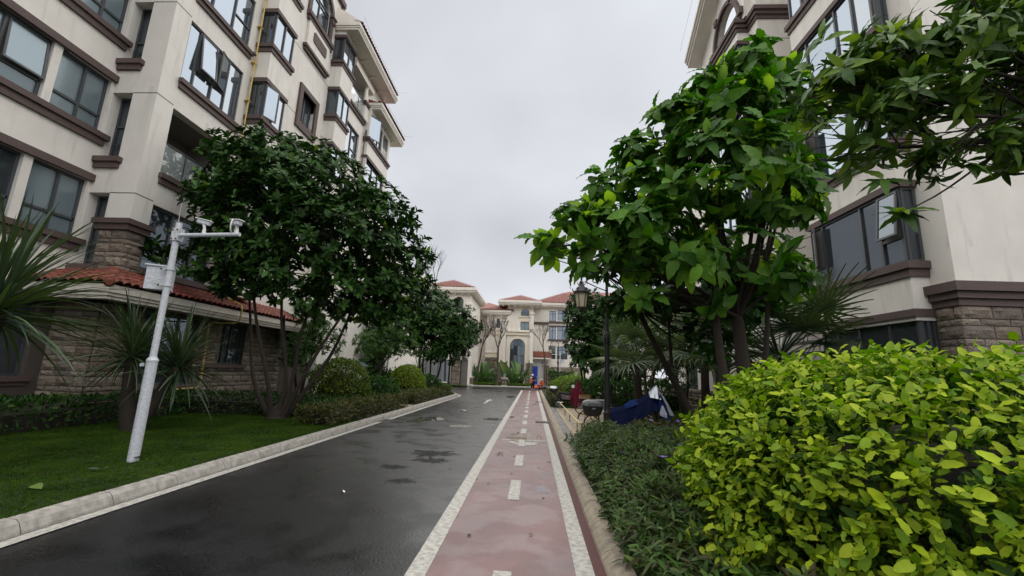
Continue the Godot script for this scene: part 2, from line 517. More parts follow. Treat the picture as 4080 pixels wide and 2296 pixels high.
func make_ground():
	var g := sheet(rect(-700, 700, 300, -900), -0.05)
	setting(g, "ground", M("turf"))
	setting(sheet(rect(-60, 0.72, 8, -53), 0.0), "road", M("asphalt"))
	setting(sheet(rect(-0.9, 0.45, 8, -43), 0.004), "running_lane", M("lane"))
	setting(sheet(rect(0.60, 0.72, 8, -43), 0.005), "lane_edge_strip", M("lane_edge"))
	# painted lines
	var mk := Node3D.new()
	mk.name = "road_markings"
	mk.set_meta("kind", "structure")
	add_child(mk)
	setting(sheet(rect(-1.045, -0.87, 8, -42.6), 0.008), "edge_line", M("paint"), mk)
	for s in [[8, -15.75], [-16.35, -26.55], [-26.85, -43]]:
		setting(sheet(rect(0.435, 0.605, s[0], s[1]), 0.008), "edge_line", M("paint"), mk)
	setting(sheet(rect(-4.92, -4.77, 8, -14.1), 0.008), "edge_line", M("paint"), mk)
	var far_line := []
	var inner := []
	for i in 25:
		var q: Array = left_foot(lerpf(-14.9, -34.5, i / 24.0))
		far_line.append([q[0] + 0.05, q[1] + 0.02])
		inner.push_front([q[0] + 0.22, q[1] - 0.05 * smoothstep(-28.0, -34.0, q[1]) * 3.0])
	setting(sheet(far_line + inner, 0.008), "edge_line", M("paint"), mk)
	for k in 18:
		var z0 := -4.2 - k * 2.19 + 1.1
		setting(sheet(rect(-0.295, -0.135, z0 - 1.1, z0 - 2.19), 0.009) if k > 0 else sheet(rect(-0.295, -0.135, -3.2, -4.21), 0.009), "dash", M("paint"), mk)
	# pictogram on the lane and the arrow on the carriageway
	var sym := [[-0.62, -11.45], [-0.45, -11.15], [-0.15, -10.93], [0.02, -10.96], [0.16, -11.2], [0.2, -11.42], [-0.12, -11.45], [-0.12, -11.23], [-0.22, -11.2], [-0.4, -11.33], [-0.3, -11.45]]
	setting(sheet(sym, 0.0085), "lane_symbol", M("paint"), mk)
	var px := -0.74
	while px < 0.30:
		var w := R(0.06, 0.14)
		setting(sheet(rect(px, px + w, -11.6 - R(0, 0.04), -11.82 + R(0, 0.05)), 0.0085), "lane_symbol", M("paint"), mk)
		if px > -0.5: setting(sheet(rect(px, px + w * 0.9, -11.5 - R(0, 0.02), -11.56), 0.0085), "lane_symbol", M("paint"), mk)
		px += w + 0.02
	setting(sheet([[-2.62, -23.9], [-2.48, -23.9], [-2.48, -26.2], [-2.28, -26.0], [-2.55, -27.4], [-2.82, -26.0], [-2.62, -26.2]], 0.008), "turn_arrow", M("paint"), mk)
	# verges
	var lawn := [[-5.13, 8.0], [-5.13, -13.0]]
	for i in 30:
		var q: Array = left_foot(-13.0 - i * 0.8)
		var nn := left_norm(-13.0 - i * 0.8)
		lawn.append([q[0] - nn.x * 0.18, q[1] - nn.y * 0.18])
	lawn += [[-60, -38.5], [-60, 8]]
	setting(slab(lawn, -0.04, 0.135), "lawn_left", M("turf"))
	var far := [[-60, -31.0], [-16, -43.5], [-9.6, -46.6], [-6.5, -48.2], [-3, -49.6], [0, -50.6], [0.9, -50.9], [0.9, -43.0], [0.86, 8.0], [60, 8], [60, -140], [-60, -140]]
	setting(slab(far, -0.045, 0.10), "verge_right", M("soil"))
	# left kerb
	var kl := Node3D.new()
	kl.name = "kerb_left"
	kl.set_meta("kind", "structure")
	add_child(kl)
	var path := []
	for i in 60:
		path.append(left_foot(8.0 - i * 0.75))
	kerb_run(kl, path, [[0.0, -0.02], [0.012, 0.03], [0.05, 0.105], [0.085, 0.135], [0.20, 0.145], [0.20, -0.02]], M("kerb"))
	var kr := Node3D.new()
	kr.name = "kerb_right"
	kr.set_meta("kind", "structure")
	add_child(kr)
	kerb_run(kr, [[0.70, -43.0], [0.70, 8.0]], [[0.0, -0.02], [0.02, 0.035], [0.06, 0.075], [0.11, 0.10], [0.22, 0.11], [0.22, -0.02]], M("kerb_sand"), 0.8)
	var kf := Node3D.new()
	kf.name = "kerb_far"
	kf.set_meta("kind", "structure")
	add_child(kf)
	kerb_run(kf, [[-40, -36.5], [-16, -43.5], [-9.6, -46.55], [-6.5, -48.15], [-3, -49.55], [0.0, -50.55], [0.9, -50.85]], [[0.0, -0.02], [0.02, 0.08], [0.05, 0.13], [0.25, 0.14], [0.25, -0.02]], M("kerb"), 1.4)
	# path between the low hedges, on the left
	var pl := Node3D.new()
	pl.name = "path"
	pl.set_meta("kind", "structure")
	add_child(pl)
	for i in 9:
		for j in 3:
			setting(slab(rect(-5.22 - i * 0.42, -5.22 - i * 0.42 - 0.41, -18.35 - j * 0.42, -18.35 - j * 0.42 - 0.41), 0.1, 0.139 + R(0, 0.004)), "paving_stone", M(["paver", "paver_b"][rng.randi() % 2]), pl)
	# scooter stand: grey gutter strip and sandy slabs
	var pad := Node3D.new()
	pad.name = "pavement"
	pad.set_meta("kind", "structure")
	add_child(pad)
	for i in 16:
		setting(slab(rect(0.925, 1.14, -9.2 - i * 0.78, -9.2 - i * 0.78 - 0.77), 0.06, 0.112 + R(0, 0.004)), "gutter_slab", M("paver_grey"), pad)
	for i in 7:
		for j in 17:
			setting(slab(rect(1.15 + i * 0.56, 1.15 + i * 0.56 + 0.552, -11.9 - j * 0.57, -11.9 - j * 0.57 - 0.562), 0.06, 0.115 + R(0, 0.004)), "paving_slab", M(["paver", "paver", "paver_b"][rng.randi() % 3]), pad)
	# forecourt in front of the far houses
	setting(slab([[0.9, -50.6], [0.9, -43.2], [3.0, -43.4], [3.4, -60], [-2, -60], [-2, -50.4]], 0.09, 0.118), "forecourt", M("paver"))
	# puddles
	puddle(V(-0.17, 0.011, -12.3), 0.6, 0.95, 3)
	puddle(V(-0.62, 0.0115, -9.7), 0.16, 0.32, 5)
	puddle(V(0.20, 0.0115, -7.0), 0.16, 0.24, 6)
	puddle(V(-2.05, 0.006, -9.4), 0.62, 0.42, 7)
	puddle(V(-1.9, 0.006, -8.7), 0.5, 0.28, 8)
	puddle(V(-2.45, 0.006, -8.0), 0.35, 0.22, 9)
	puddle(V(-2.0, 0.006, -7.1), 0.28, 0.20, 10)
	puddle(V(-3.6, 0.006, -15.6), 0.75, 1.0, 11)
	puddle(V(-2.2, 0.006, -14.0), 0.45, 0.35, 12)
	puddle(V(-5.4, 0.006, -43.6), 2.4, 1.3, 13)
	puddle(V(-2.6, 0.006, -38.8), 1.5, 0.7, 14)
	puddle(V(-1.5, 0.006, -31.0), 0.45, 1.4, 15)
	puddle(V(-0.75, 0.0115, -17.3), 0.14, 0.5, 16)
	puddle(V(0.2, 0.0115, -24.9), 0.3, 0.3, 17)
	# drains and manhole
	drain(V(0.41, 0.012, -16.05), 0.5, 0.42, "iron drain grate across the red lane beside a white line")
	drain(V(0.43, 0.012, -26.7), 0.42, 0.22, "far drain grate across the red lane near the parked scooters")
	drain(V(-4.32, 0.006, -14.5), 0.42, 0.5, "drain grate beside the left kerb next to a puddle")
	var t := thing("manhole_cover", "round iron manhole cover in the asphalt beside the white line", "manhole cover", V(-1.42, 0, -16.4))
	var mb := MB.new()
	mb.lathe(V(-1.42, 0.0, -16.4), [[0.37, 0.003], [0.365, 0.012], [0.33, 0.012], [0.325, 0.006], [0.0, 0.007]], 28)
	part(mb, "lid", M("grate"), t)
	for k in 6:
		var m2 := MB.new()
		m2.box(V(-1.62, 0.006, -16.4 - 0.2 + k * 0.08), V(-1.22, 0.014, -16.4 - 0.17 + k * 0.08))
		part(m2, "rib", M("grate"), t)

func left_foot(z: float) -> Array:            # foot line of the left kerb: straight, then round the corner of the side street
	if z > -29.0: return [-4.95, z]
	var s := (-29.0 - z) / 6.2
	var a := clampf(s * 1.25, 0.0, 1.45)
	var r := 5.2
	return [-4.95 - r * (1.0 - cos(a)) - maxf(0.0, s * 1.25 - 1.45) * 5.0, -29.0 - r * sin(a) - maxf(0.0, s * 1.25 - 1.45) * 0.6]

func left_norm(z: float) -> Vector2:
	var a := Vector2(left_foot(z)[0], left_foot(z)[1]); var b := Vector2(left_foot(z - 0.1)[0], left_foot(z - 0.1)[1])
	var d := (b - a).normalized()
	return Vector2(-d.y, d.x)

func puddle(c: Vector3, rx: float, rz: float, sd: int):
	var f := FastNoiseLite.new()
	f.seed = sd
	f.frequency = 1.1
	f.fractal_octaves = 5
	f.fractal_gain = 0.7
	var pts := []
	for k in 110:
		var a := TAU * k / 110
		var r := maxf(0.2, 0.72 + 0.85 * f.get_noise_2d(cos(a) * 1.6, sin(a) * 1.6 + sd))
		pts.append([c.x + cos(a) * rx * r, c.z + sin(a) * rz * r])
	setting(sheet(pts, c.y), "puddle", M("water"))

func drain(c: Vector3, w: float, d: float, label: String):
	var t := thing("drain_grate", label, "drain", c, "drain grates")
	var mb := MB.new()
	mb.box(c + V(-w / 2, -0.002, -d / 2), c + V(w / 2, 0.002, d / 2))
	part(mb, "pit", M("room"), t)
	var n := int(w / 0.05)
	for k in n:
		var x := -w / 2 + (k + 0.5) * w / n
		var m2 := MB.new()
		m2.box(c + V(x - 0.013, 0.0, -d / 2 + 0.02), c + V(x + 0.013, 0.012, d / 2 - 0.02))
		part(m2, "bar", M("grate"), t)
	for s in [-1, 1]:
		var m3 := MB.new()
		m3.box(c + V(-w / 2, 0.0, s * d / 2 - 0.02), c + V(w / 2, 0.013, s * d / 2 + 0.02))
		part(m3, "rim", M("grate"), t)

# ------------------------------------------------------------------ building parts
# A face is "x" (u = z, n = x) or "z" (u = x, n = z); s is the sign of the outward direction.
func fp(ax: String, u: float, v: float, n: float) -> Vector3:
	return Vector3(n, v, u) if ax == "x" else Vector3(u, v, n)

func fbox(mb: MB, ax: String, u0: float, u1: float, v0: float, v1: float, n0: float, n1: float):
	var a := fp(ax, minf(u0, u1), minf(v0, v1), minf(n0, n1)); var b := fp(ax, maxf(u0, u1), maxf(v0, v1), maxf(n0, n1))
	mb.box(a, b)

func wall(mb: MB, ax: String, u0: float, u1: float, v0: float, v1: float, n0: float, n1: float, holes: Array):
	var ua := minf(u0, u1); var ub := maxf(u0, u1)
	var vs := [v0, v1]
	for h in holes:
		for q in [h[2], h[3]]:
			if q > v0 and q < v1 and not q in vs: vs.append(q)
	vs.sort()
	for i in vs.size() - 1:
		var mid: float = (vs[i] + vs[i + 1]) / 2.0
		var cuts := []
		for h in holes:
			if mid > h[2] and mid < h[3]: cuts.append([minf(h[0], h[1]), maxf(h[0], h[1])])
		cuts.sort_custom(func(a, b): return a[0] < b[0])
		var u := ua
		for c in cuts:
			if c[0] > u + 0.001: fbox(mb, ax, u, c[0], vs[i], vs[i + 1], n0, n1)
			u = maxf(u, c[1])
		if u < ub - 0.001: fbox(mb, ax, u, ub, vs[i], vs[i + 1], n0, n1)

func win(parent: Node3D, ax: String, s: float, u0: float, u1: float, v0: float, v1: float, n: float, cols: Array, trans := {}, glass := "glass", o := {}) -> MeshInstance3D:
	# cols: fractions where the mullions stand; trans: column -> fractions of its transoms; o.open: [column, row, angle in degrees, "top" or "side"]
	var ua := minf(u0, u1); var ub := maxf(u0, u1)
	var fw: float = o.get("fw", 0.05)
	var fr := MB.new()
	var d0 := n - s * 0.05
	var d1 := n + s * 0.025
	fbox(fr, ax, ua, ub, v0, v0 + fw, d0, d1); fbox(fr, ax, ua, ub, v1 - fw, v1, d0, d1)
	fbox(fr, ax, ua, ua + fw, v0 + fw, v1 - fw, d0, d1); fbox(fr, ax, ub - fw, ub, v0 + fw, v1 - fw, d0, d1)
	var us := [0.0] + cols + [1.0]
	var cells := []
	for i in us.size() - 1:
		var ca := lerpf(ua, ub, us[i]); var cb := lerpf(ua, ub, us[i + 1])
		if i > 0: fbox(fr, ax, ca - fw * 0.5, ca + fw * 0.5, v0 + fw, v1 - fw, d0, d1 + s * 0.004)
		var ts: Array = [0.0] + trans.get(i, []) + [1.0]
		for j in ts.size() - 1:
			var va := lerpf(v0, v1, ts[j]); var vb := lerpf(v0, v1, ts[j + 1])
			if j > 0: fbox(fr, ax, ca + fw * 0.5, cb - fw * 0.5, va - fw * 0.5, va + fw * 0.5, d0, d1)
			cells.append([ca + fw * 0.5, cb - fw * 0.5, va + (fw if j == 0 else fw * 0.5), vb - (fw if j == ts.size() - 2 else fw * 0.5), i, j])
	var w := part(fr, "window", M(o.get("frame", "frame")), parent)
	for c in cells:
		var op: Array = o.get("open", [])
		var is_open := false
		for q in op:
			if q[0] == c[4] and q[1] == c[5]: 
				is_open = true
				casement(w, ax, s, c[0], c[1], c[2], c[3], n + s * 0.03, q[2], q[3], glass)
		var g := MB.new()
		var tilt := R(-0.006, 0.006)
		var a := fp(ax, c[0] - 0.01, c[2] - 0.01, n - s * 0.02 + tilt); var b := fp(ax, c[1] + 0.01, c[2] - 0.01, n - s * 0.02 - tilt * 0.6)
		var e := fp(ax, c[1] + 0.01, c[3] + 0.01, n - s * 0.02 + R(-0.004, 0.004)); var f := fp(ax, c[0] - 0.01, c[3] + 0.01, n - s * 0.02 + R(-0.004, 0.004))
		var off := fp(ax, 0, 0, -s * 0.012)
		g.hexa([a, b, b + off, a + off, f, e, e + off, f + off])
		var gm := glass
		if glass == "glass": gm = ["glass", "glass", "glass_b", "glass_c"][rng.randi() % 4]
		elif glass == "dark_glass": gm = ["dark_glass", "dark_glass_b"][rng.randi() % 2]
		part(g, "pane", M("room") if is_open else M(gm), w)
	return w

func casement(parent: Node3D, ax: String, s: float, u0: float, u1: float, v0: float, v1: float, n: float, ang: float, how: String, glass: String):
	# an open sash: hinged at the top ("top"), at the smaller u ("lo") or at the larger u ("hi")
	var hinge := fp(ax, u1 if how == "hi" else u0, v1, n)
	var w := (u1 - u0) * (-1.0 if how == "hi" else 1.0)
	var h := v1 - v0
	var side := fp(ax, 1, 0, 0); var down := V(0, -1, 0); var out := fp(ax, 0, 0, s)
	var a := deg_to_rad(ang)
	if how == "top": down = (down * cos(a) + out * sin(a)).normalized()
	else: side = (side * cos(a) + out * sin(a) * (-1.0 if how == "hi" else 1.0)).normalized()
	var nn := side.cross(down).normalized() * 0.018
	var P := func(x, y): return hinge + side * (w * x) + down * (h * y)
	var fr := MB.new()
	var fx := 0.05 / absf(w); var fy := 0.05 / h
	for q in [[0, 1, 0, fy], [0, 1, 1 - fy, 1], [0, fx, fy, 1 - fy], [1 - fx, 1, fy, 1 - fy]]:
		var c := [P.call(q[0], q[2]), P.call(q[1], q[2]), P.call(q[1], q[3]), P.call(q[0], q[3])]
		fr.hexa([c[0] - nn, c[1] - nn, c[2] - nn, c[3] - nn, c[0] + nn, c[1] + nn, c[2] + nn, c[3] + nn])
	var gl := MB.new()
	gl.quad(P.call(fx, fy), P.call(1 - fx, fy), P.call(1 - fx, 1 - fy), P.call(fx, 1 - fy))
	var m := fr.mesh(base)
	gl.add_to(m, base)
	m.surface_set_material(0, M("frame")); m.surface_set_material(1, M(glass))
	var o := MeshInstance3D.new()
	o.mesh = m
	o.name = "casement"
	parent.add_child(o, true)

func band(parent: Node3D, called: String, m: String, x0: float, x1: float, z0: float, z1: float, steps: Array):
	# a string course round the footprint x0..x1, z0..z1; steps: [bottom, top, how far it stands out]
	var mb := MB.new()
	for q in steps:
		mb.box(V(minf(x0, x1) - q[2], q[0], minf(z0, z1) - q[2]), V(maxf(x0, x1) + q[2], q[1], maxf(z0, z1) + q[2]))
	part(mb, called, M(m), parent)

var stone_meshes := []
func make_stones():
	# six rock-faced stones, unit size, face towards +z
	for k in 6:
		var mb := MB.new()
		var N := 5; var Hn := 3
		var rows := []
		for j in Hn + 1:
			var row := []
			for i in N + 1:
				var edge := (i == 0 or i == N or j == 0 or j == Hn)
				row.append(V(float(i) / N - 0.5, float(j) / Hn - 0.5, 0.15 if edge else R(0.35, 1.0)))
			rows.append(row)
		for j in Hn:
			for i in N:
				var a: Vector3 = rows[j][i]; var b: Vector3 = rows[j][i + 1]; var c: Vector3 = rows[j + 1][i + 1]; var d: Vector3 = rows[j + 1][i]
				if (i + j + k) % 2 == 0:
					mb.tri(a, c, b); mb.tri(a, d, c)
				else:
					mb.tri(a, d, b); mb.tri(b, d, c)
		for q in [[V(-.5, -.5, 0.15), V(.5, -.5, 0.15), V(0, 0, -1)], [V(.5, -.5, 0.15), V(.5, .5, 0.15), V(0, 0, -1)], [V(.5, .5, 0.15), V(-.5, .5, 0.15), V(0, 0, -1)], [V(-.5, .5, 0.15), V(-.5, -.5, 0.15), V(0, 0, -1)]]:
			mb.quad(q[0], q[1], q[1] + q[2], q[0] + q[2])
		# make every normal face outwards
		for i in range(0, mb.v.size(), 3):
			var c := (mb.v[i] + mb.v[i + 1] + mb.v[i + 2]) / 3.0
			if mb.n[i].dot(c - V(0, 0, -0.5)) < 0:
				for q in 3: mb.n[i + q] = -mb.n[i + q]
				var tmp := mb.v[i + 1]; mb.v[i + 1] = mb.v[i + 2]; mb.v[i + 2] = tmp
		stone_meshes.append(mb.mesh())

func stones(parent: Node3D, ax: String, s: float, u0: float, u1: float, v0: float, v1: float, n: float, holes := [], sc := 1.0):
	# courses alternate tall rock-faced and low flat stones
	var v := v1
	var tall := true
	var nb := fp(ax, 0, 0, s)
	var bs := look(nb, Vector3.UP)
	var row := 0
	while v > v0 + 0.05:
		var h: float = (0.245 if tall else 0.13) * sc
		h = minf(h, v - v0)
		var u := minf(u0, u1) - (R(0.0, 0.2) if row % 2 else 0.0)
		while u < maxf(u0, u1):
			var w := R(0.36, 0.56) * sc
			var a := maxf(u, minf(u0, u1)); var b := minf(u + w, maxf(u0, u1))
			if maxf(u0, u1) - b < 0.12: b = maxf(u0, u1)
			var skip := b - a < 0.05
			for q in holes:
				var ha: float = minf(q[0], q[1]); var hb: float = maxf(q[0], q[1])
				if v - h * 0.5 > q[2] and v - h * 0.5 < q[3]:
					if a >= ha - 0.02 and b <= hb + 0.02: skip = true
					elif a < ha and b > ha: b = ha
					elif a < hb and b > hb: a = hb
			if not skip and b - a > 0.05:
				var dep := R(0.05, 0.085) if tall else R(0.025, 0.04)
				var t := Transform3D(bs.scaled_local(V(b - a - 0.018, h - 0.018, dep)), fp(ax, (a + b) / 2, v - h / 2, n + s * 0.008))
				bit(stone_meshes[rng.randi() % 6], "stone", M("stone%d" % [0, 0, 1, 2, 2, 3][rng.randi() % 6]), parent, t)
			u = maxf(u + w, b)
		v -= h
		tall = not tall
		row += 1

func tile_mesh() -> ArrayMesh:            # one curved clay tile, 0.24 wide, 0.46 long, along -z upslope from z = 0
	var mb := MB.new()
	var rows := []
	for j in 2:
		var row := []
		for i in 9:
			var x := -0.12 + 0.24 * i / 8.0
			var y := 0.075 * cos(x / 0.12 * PI * 0.5)
			row.append(V(x * 1.02, y + (0.03 if j == 0 else 0.0), -0.46 * j))
		rows.append(row)
	mb.strip(rows)
	for i in 8:
		mb.quad(rows[0][i], rows[0][i + 1], rows[0][i + 1] + V(0, -0.022, 0), rows[0][i] + V(0, -0.022, 0), V(0, 0, 1))
	return mb.mesh()

func tiled_slope(parent: Node3D, tm: ArrayMesh, o: Vector3, along: Vector3, up: Vector3, n: int, rows: int, cut := 0.0, pitch := 0.225, expo := 0.34):
	# o: eave corner; along: unit vector along the eave; up: unit vector up the slope
	var nn := along.cross(up).normalized()
	if nn.y < 0: nn = -nn
	for r in rows:
		for i in n:
			if cut != 0.0 and float(i) * pitch < r * expo * cut: continue
			var p := o + along * ((i + 0.5) * pitch) + up * (r * expo) + nn * (0.02 + R(-0.004, 0.004))
			var b := Basis(along, nn, -up)
			if b.determinant() < 0: b = Basis(-along, nn, -up)
			b = b.rotated(nn, R(-0.02, 0.02))
			bit(tm, "roof_tile", M(["tile_roof", "tile_roof", "tile_roof_b", "tile_roof_c"][rng.randi() % 4]), parent, Transform3D(b, p))

func arch_pts(zc: float, half: float, y0: float, rise: float, n := 14) -> Array:   # points of a round-headed outline from the left springing over the top
	var a := []
	for k in n + 1:
		var t := PI * k / n
		a.append([zc - half * cos(t), y0 + rise * sin(t)])
	return a

func arch_ring(mb: MB, ax: String, outer: Array, inner: Array, n0: float, n1: float):
	for k in outer.size() - 1:
		var p := []
		for nn in [n0, n1]:
			for q in [outer[k], outer[k + 1], inner[k + 1], inner[k]]:
				p.append(fp(ax, q[0], q[1], nn))
		mb.hexa(p)

func arch_fill(mb: MB, ax: String, arc: Array, top: float, n0: float, n1: float):   # wall between an arch and the straight line above it
	for k in arc.size() - 1:
		var p := []
		for nn in [n0, n1]:
			for q in [arc[k], arc[k + 1], [arc[k + 1][0], top], [arc[k][0], top]]:
				p.append(fp(ax, q[0], q[1], nn))
		mb.hexa(p)

func railing(parent: Node3D, ax: String, s: float, u0: float, u1: float, v0: float, v1: float, n: float, posts: int):
	var mb := MB.new()
	fbox(mb, ax, u0, u1, v1 - 0.04, v1, n - 0.025, n + 0.025)
	for k in posts + 1:
		var u := lerpf(u0, u1, float(k) / posts)
		fbox(mb, ax, u - 0.02, u + 0.02, v0, v1 - 0.04, n - 0.02, n + 0.02)
	var r := part(mb, "railing", M("frame"), parent)
	for k in posts:
		var g := MB.new()
		var a := lerpf(u0, u1, float(k) / posts); var b := lerpf(u0, u1, (k + 1.0) / posts)
		fbox(g, ax, a + 0.025 * signf(b - a), b - 0.025 * signf(b - a), v0 + 0.06, v1 - 0.05, n - 0.005, n + 0.005)
		part(g, "pane", M("clear_glass"), r)

func bay(parent: Node3D, s: float, xr: float, xf: float, z0: float, z1: float, y0: float, sills: Array, hoods: Array, top: float, open := -1):
	# a projecting window bay: xr root plane, xf front plane, z0 nearer end, z1 farther end; sills and hoods are the tops of the brown courses
	var wl := MB.new()
	var lo := y0
	for k in sills.size():
		wl = MB.new()
		wl.box(V(minf(xr, xf), lo, z1), V(maxf(xr, xf), sills[k] - 0.34, z0))
		part(wl, "bay_wall", M("stucco"), parent)
		lo = hoods[k]
		if k < hoods.size():
			band(parent, "sill", "trim", xr, xf, z0, z1, [[sills[k] - 0.16, sills[k], 0.10], [sills[k] - 0.34, sills[k] - 0.16, 0.045]])
			band(parent, "hood", "trim", xr, xf, z0, z1, [[hoods[k] - 0.17, hoods[k], 0.05]])
			var w0: float = sills[k]; var w1: float = hoods[k] - 0.17
			var dk := MB.new()
			dk.box(V(minf(xr, xf) + 0.1, w0, z1 + 0.1), V(maxf(xr, xf) - 0.1, w1, z0 - 0.1))
			part(dk, "room", M("room"), parent)
			var op := []
			if k == open: op = [[1, 0, 20.0, "hi"]]
			win(parent, "x", s, z0 - 0.03, z1 + 0.03, w0, w1, xf - s * 0.03, [0.5], {}, "glass", {"open": op})
			win(parent, "z", 1.0, xr, xf - s * 0.06, w0, w1, z0 - 0.03, [], {}, "dark_glass")
	wl = MB.new()
	wl.box(V(minf(xr, xf), lo, z1), V(maxf(xr, xf), top, z0))
	part(wl, "bay_wall", M("stucco"), parent)

# ------------------------------------------------------------------ the apartment block on the left
func left_block():
	var t := thing("apartment_block", "beige apartment block with brown window courses, yellow gas pipe and tiled porch roof", "building", V(-14, 0, -16))
	var XF := -11.1
	var core := MB.new()
	core.box(V(-24, 0, -27.6), V(-12.35, 19.3, -20)); core.box(V(-24, 0, -20), V(-12.9, 21.0, 3))
	part(core, "core", M("room"), t)
	# --- near wing, flush windows between long brown courses
	var XN := -12.45
	var holes := []
	for k in 5:
		var y := 4.85 + 3.1 * k
		for w in [[-10.5, -9.2], [-9.0, -7.5], [-7.3, -5.8], [-5.6, -4.1], [-3.9, -2.4]]:
			holes.append([w[0], w[1], y, y + 1.66])
	var mb := MB.new()
	wall(mb, "x", 3.0, -10.6, 3.2, 20.8, XN - 0.35, XN, holes)
	mb.box(V(-24, 20.8, -10.6), V(XN, 21, 3.0))
	part(mb, "wall", M("stucco"), t)
	for k in 5:
		var y := 4.85 + 3.1 * k
		var b := MB.new()
		b.box(V(XN - 0.1, y - 0.15, -10.72), V(XN + 0.13, y, 3.0)); b.box(V(XN - 0.1, y - 0.34, -10.64), V(XN + 0.07, y - 0.15, 3.0))
		part(b, "sill", M("trim"), t)
		b = MB.new()
		b.box(V(XN - 0.1, y + 1.66, -10.66), V(XN + 0.10, y + 1.86, 3.0))
		part(b, "hood", M("trim"), t)
		var i := 0
		for w in [[-10.5, -9.2], [-9.0, -7.5], [-7.3, -5.8], [-5.6, -4.1], [-3.9, -2.4]]:
			var op := []
			if k == 1 and i == 1: op = [[0, 1, 5.0, "top"]]
			win(t, "x", 1.0, w[0], w[1], y, y + 1.66, XN - 0.12, [0.47] if i == 0 else [0.62], {0: [0.3], 1: [0.3]} if i == 0 else {0: [0.3]}, "milk_glass" if (i == 0 or k == 1) else "dark_glass", {"fw": 0.07, "open": op})
			i += 1
	# --- front face of the pier, facing up the street, with a slit window on every floor
	holes = []
	for k in 5:
		holes.append([-12.44, -11.83, 4.12 + 3.1 * k, 6.2 + 3.1 * k])
	mb = MB.new()
	wall(mb, "z", -12.6, XF, 5.43, 19.0, -10.95, -10.6, holes)
	fbox(mb, "z", -12.6, -12.44, 3.4, 5.43, -10.95, -10.6)
	part(mb, "pier_wall", M("stucco"), t)
	for k in 5:
		var y := 4.12 + 3.1 * k
		win(t, "z", 1.0, -12.44, -11.83, y, y + 2.08, -10.9, [], {0: [0.42]} if k > 1 else {0: [0.55]}, "dark_glass", {"fw": 0.06})
		band(t, "sill", "trim", -12.40, -11.84, -10.62, -10.85, [[y - 0.13, y + 0.02, 0.16], [y - 0.30, y - 0.13, 0.10]])
		for q in [0.28, 0.55]:
			var cu := MB.new()
			fbox(cu, "z", -12.44 + q, -12.44 + q + 0.14, y + 0.05, y + 2.0, -11.02, -11.0)
			part(cu, "curtain", M("curtain"), t)
	# joints scored into the render of the pier
	mb = MB.new()
	for k in 5:
		var y := 6.2 + 3.1 * k
		mb.box(V(-11.83, y - 0.012, -10.61), V(XF + 0.002, y + 0.012, -10.597)); mb.box(V(XF - 0.01, y - 0.012, -11.18), V(XF + 0.003, y + 0.012, -10.6))
	part(mb, "joint", M("mortar"), t)
	# --- road face x = XF
	holes = [[-11.2, -13.68, 4.2, 6.12], [-11.2, -13.68, 7.1, 9.22], [-11.2, -13.68, 10.24, 12.32], [-11.2, -13.68, 13.34, 15.42], [-11.2, -13.68, 16.44, 18.5], [-17.36, -18.52, 12.72, 14.28], [-17.05, -18.85, 18.2, 19.75], [-17.36, -18.52, 9.6, 11.2]]
	mb = MB.new()
	wall(mb, "x", -10.95, -20.9, 5.43, 19.75, XF - 0.3, XF, holes)
	wall(mb, "x", -11.2, -20.9, 3.3, 5.43, XF - 0.3, XF, holes)
	wall(mb, "x", -20.9, -27.4, 0.2, 19.3, XF - 0.3, XF + 0.45, [[-20.75, -22.75, 13.24, 15.14], [-20.75, -23.1, 16.3, 18.45], [-20.75, -22.75, 10.1, 12.0]])
	# gable over the arched window
	var arc := arch_pts(-17.95, 0.9, 19.75, 0.78)
	arch_fill(mb, "x", arc, 20.6, XF - 0.3, XF)
	fbox(mb, "x", -14.3, -17.05, 19.75, 20.6, XF - 0.3, XF); fbox(mb, "x", -18.85, -20.2, 19.75, 20.6, XF - 0.3, XF)
	var gp := [V(XF - 0.3, 20.6, -14.3), V(XF, 20.6, -14.3), V(XF, 20.6, -20.3), V(XF - 0.3, 20.6, -20.3), V(XF - 0.3, 22.8, -16.6), V(XF, 22.8, -16.6), V(XF, 22.8, -19.3), V(XF - 0.3, 22.8, -19.3)]
	mb.hexa(gp)
	part(mb, "wall", M("stucco"), t)
	# projecting panel under the arched window, its plaque and courses
	mb = MB.new()
	mb.box(V(XF - 0.02, 16.4, -18.98), V(XF + 0.12, 17.8, -17.0))
	part(mb, "panel", M("stucco"), t)
	band(t, "ledge", "trim", XF, XF + 0.08, -16.98, -19.0, [[16.30, 16.44, 0.12], [16.16, 16.30, 0.05]])
	band(t, "sill", "trim", XF, XF + 0.08, -16.95, -19.1, [[17.98, 18.2, 0.13], [17.78, 17.98, 0.06]])
	mb = MB.new()
	var pq := [[-17.5, 16.98], [-18.6, 16.98], [-18.66, 17.04], [-18.66, 17.46], [-18.6, 17.52], [-17.5, 17.52], [-17.44, 17.46], [-17.44, 17.04]]
	for k in 8:
		var a: Array = pq[k]; var b: Array = pq[(k + 1) % 8]
		mb.quad(V(XF + 0.1, a[1], a[0]), V(XF + 0.1, b[1], b[0]), V(XF + 0.16, b[1], b[0]), V(XF + 0.16, a[1], a[0]), V(0, a[1] - 17.25, a[0] + 18.05))
		if k > 0 and k < 7: mb.tri(V(XF + 0.16, pq[0][1], pq[0][0]), V(XF + 0.16, a[1], a[0]), V(XF + 0.16, b[1], b[0]), V(1, 0, 0), V(1, 0, 0), V(1, 0, 0))
	part(mb, "plaque", M("trim"), t)
	# arched window with brown surround
	mb = MB.new()
	arch_ring(mb, "x", arch_pts(-17.95, 1.12, 19.75, 1.0), arch_pts(-17.95, 0.9, 19.75, 0.78), XF - 0.05, XF + 0.1)
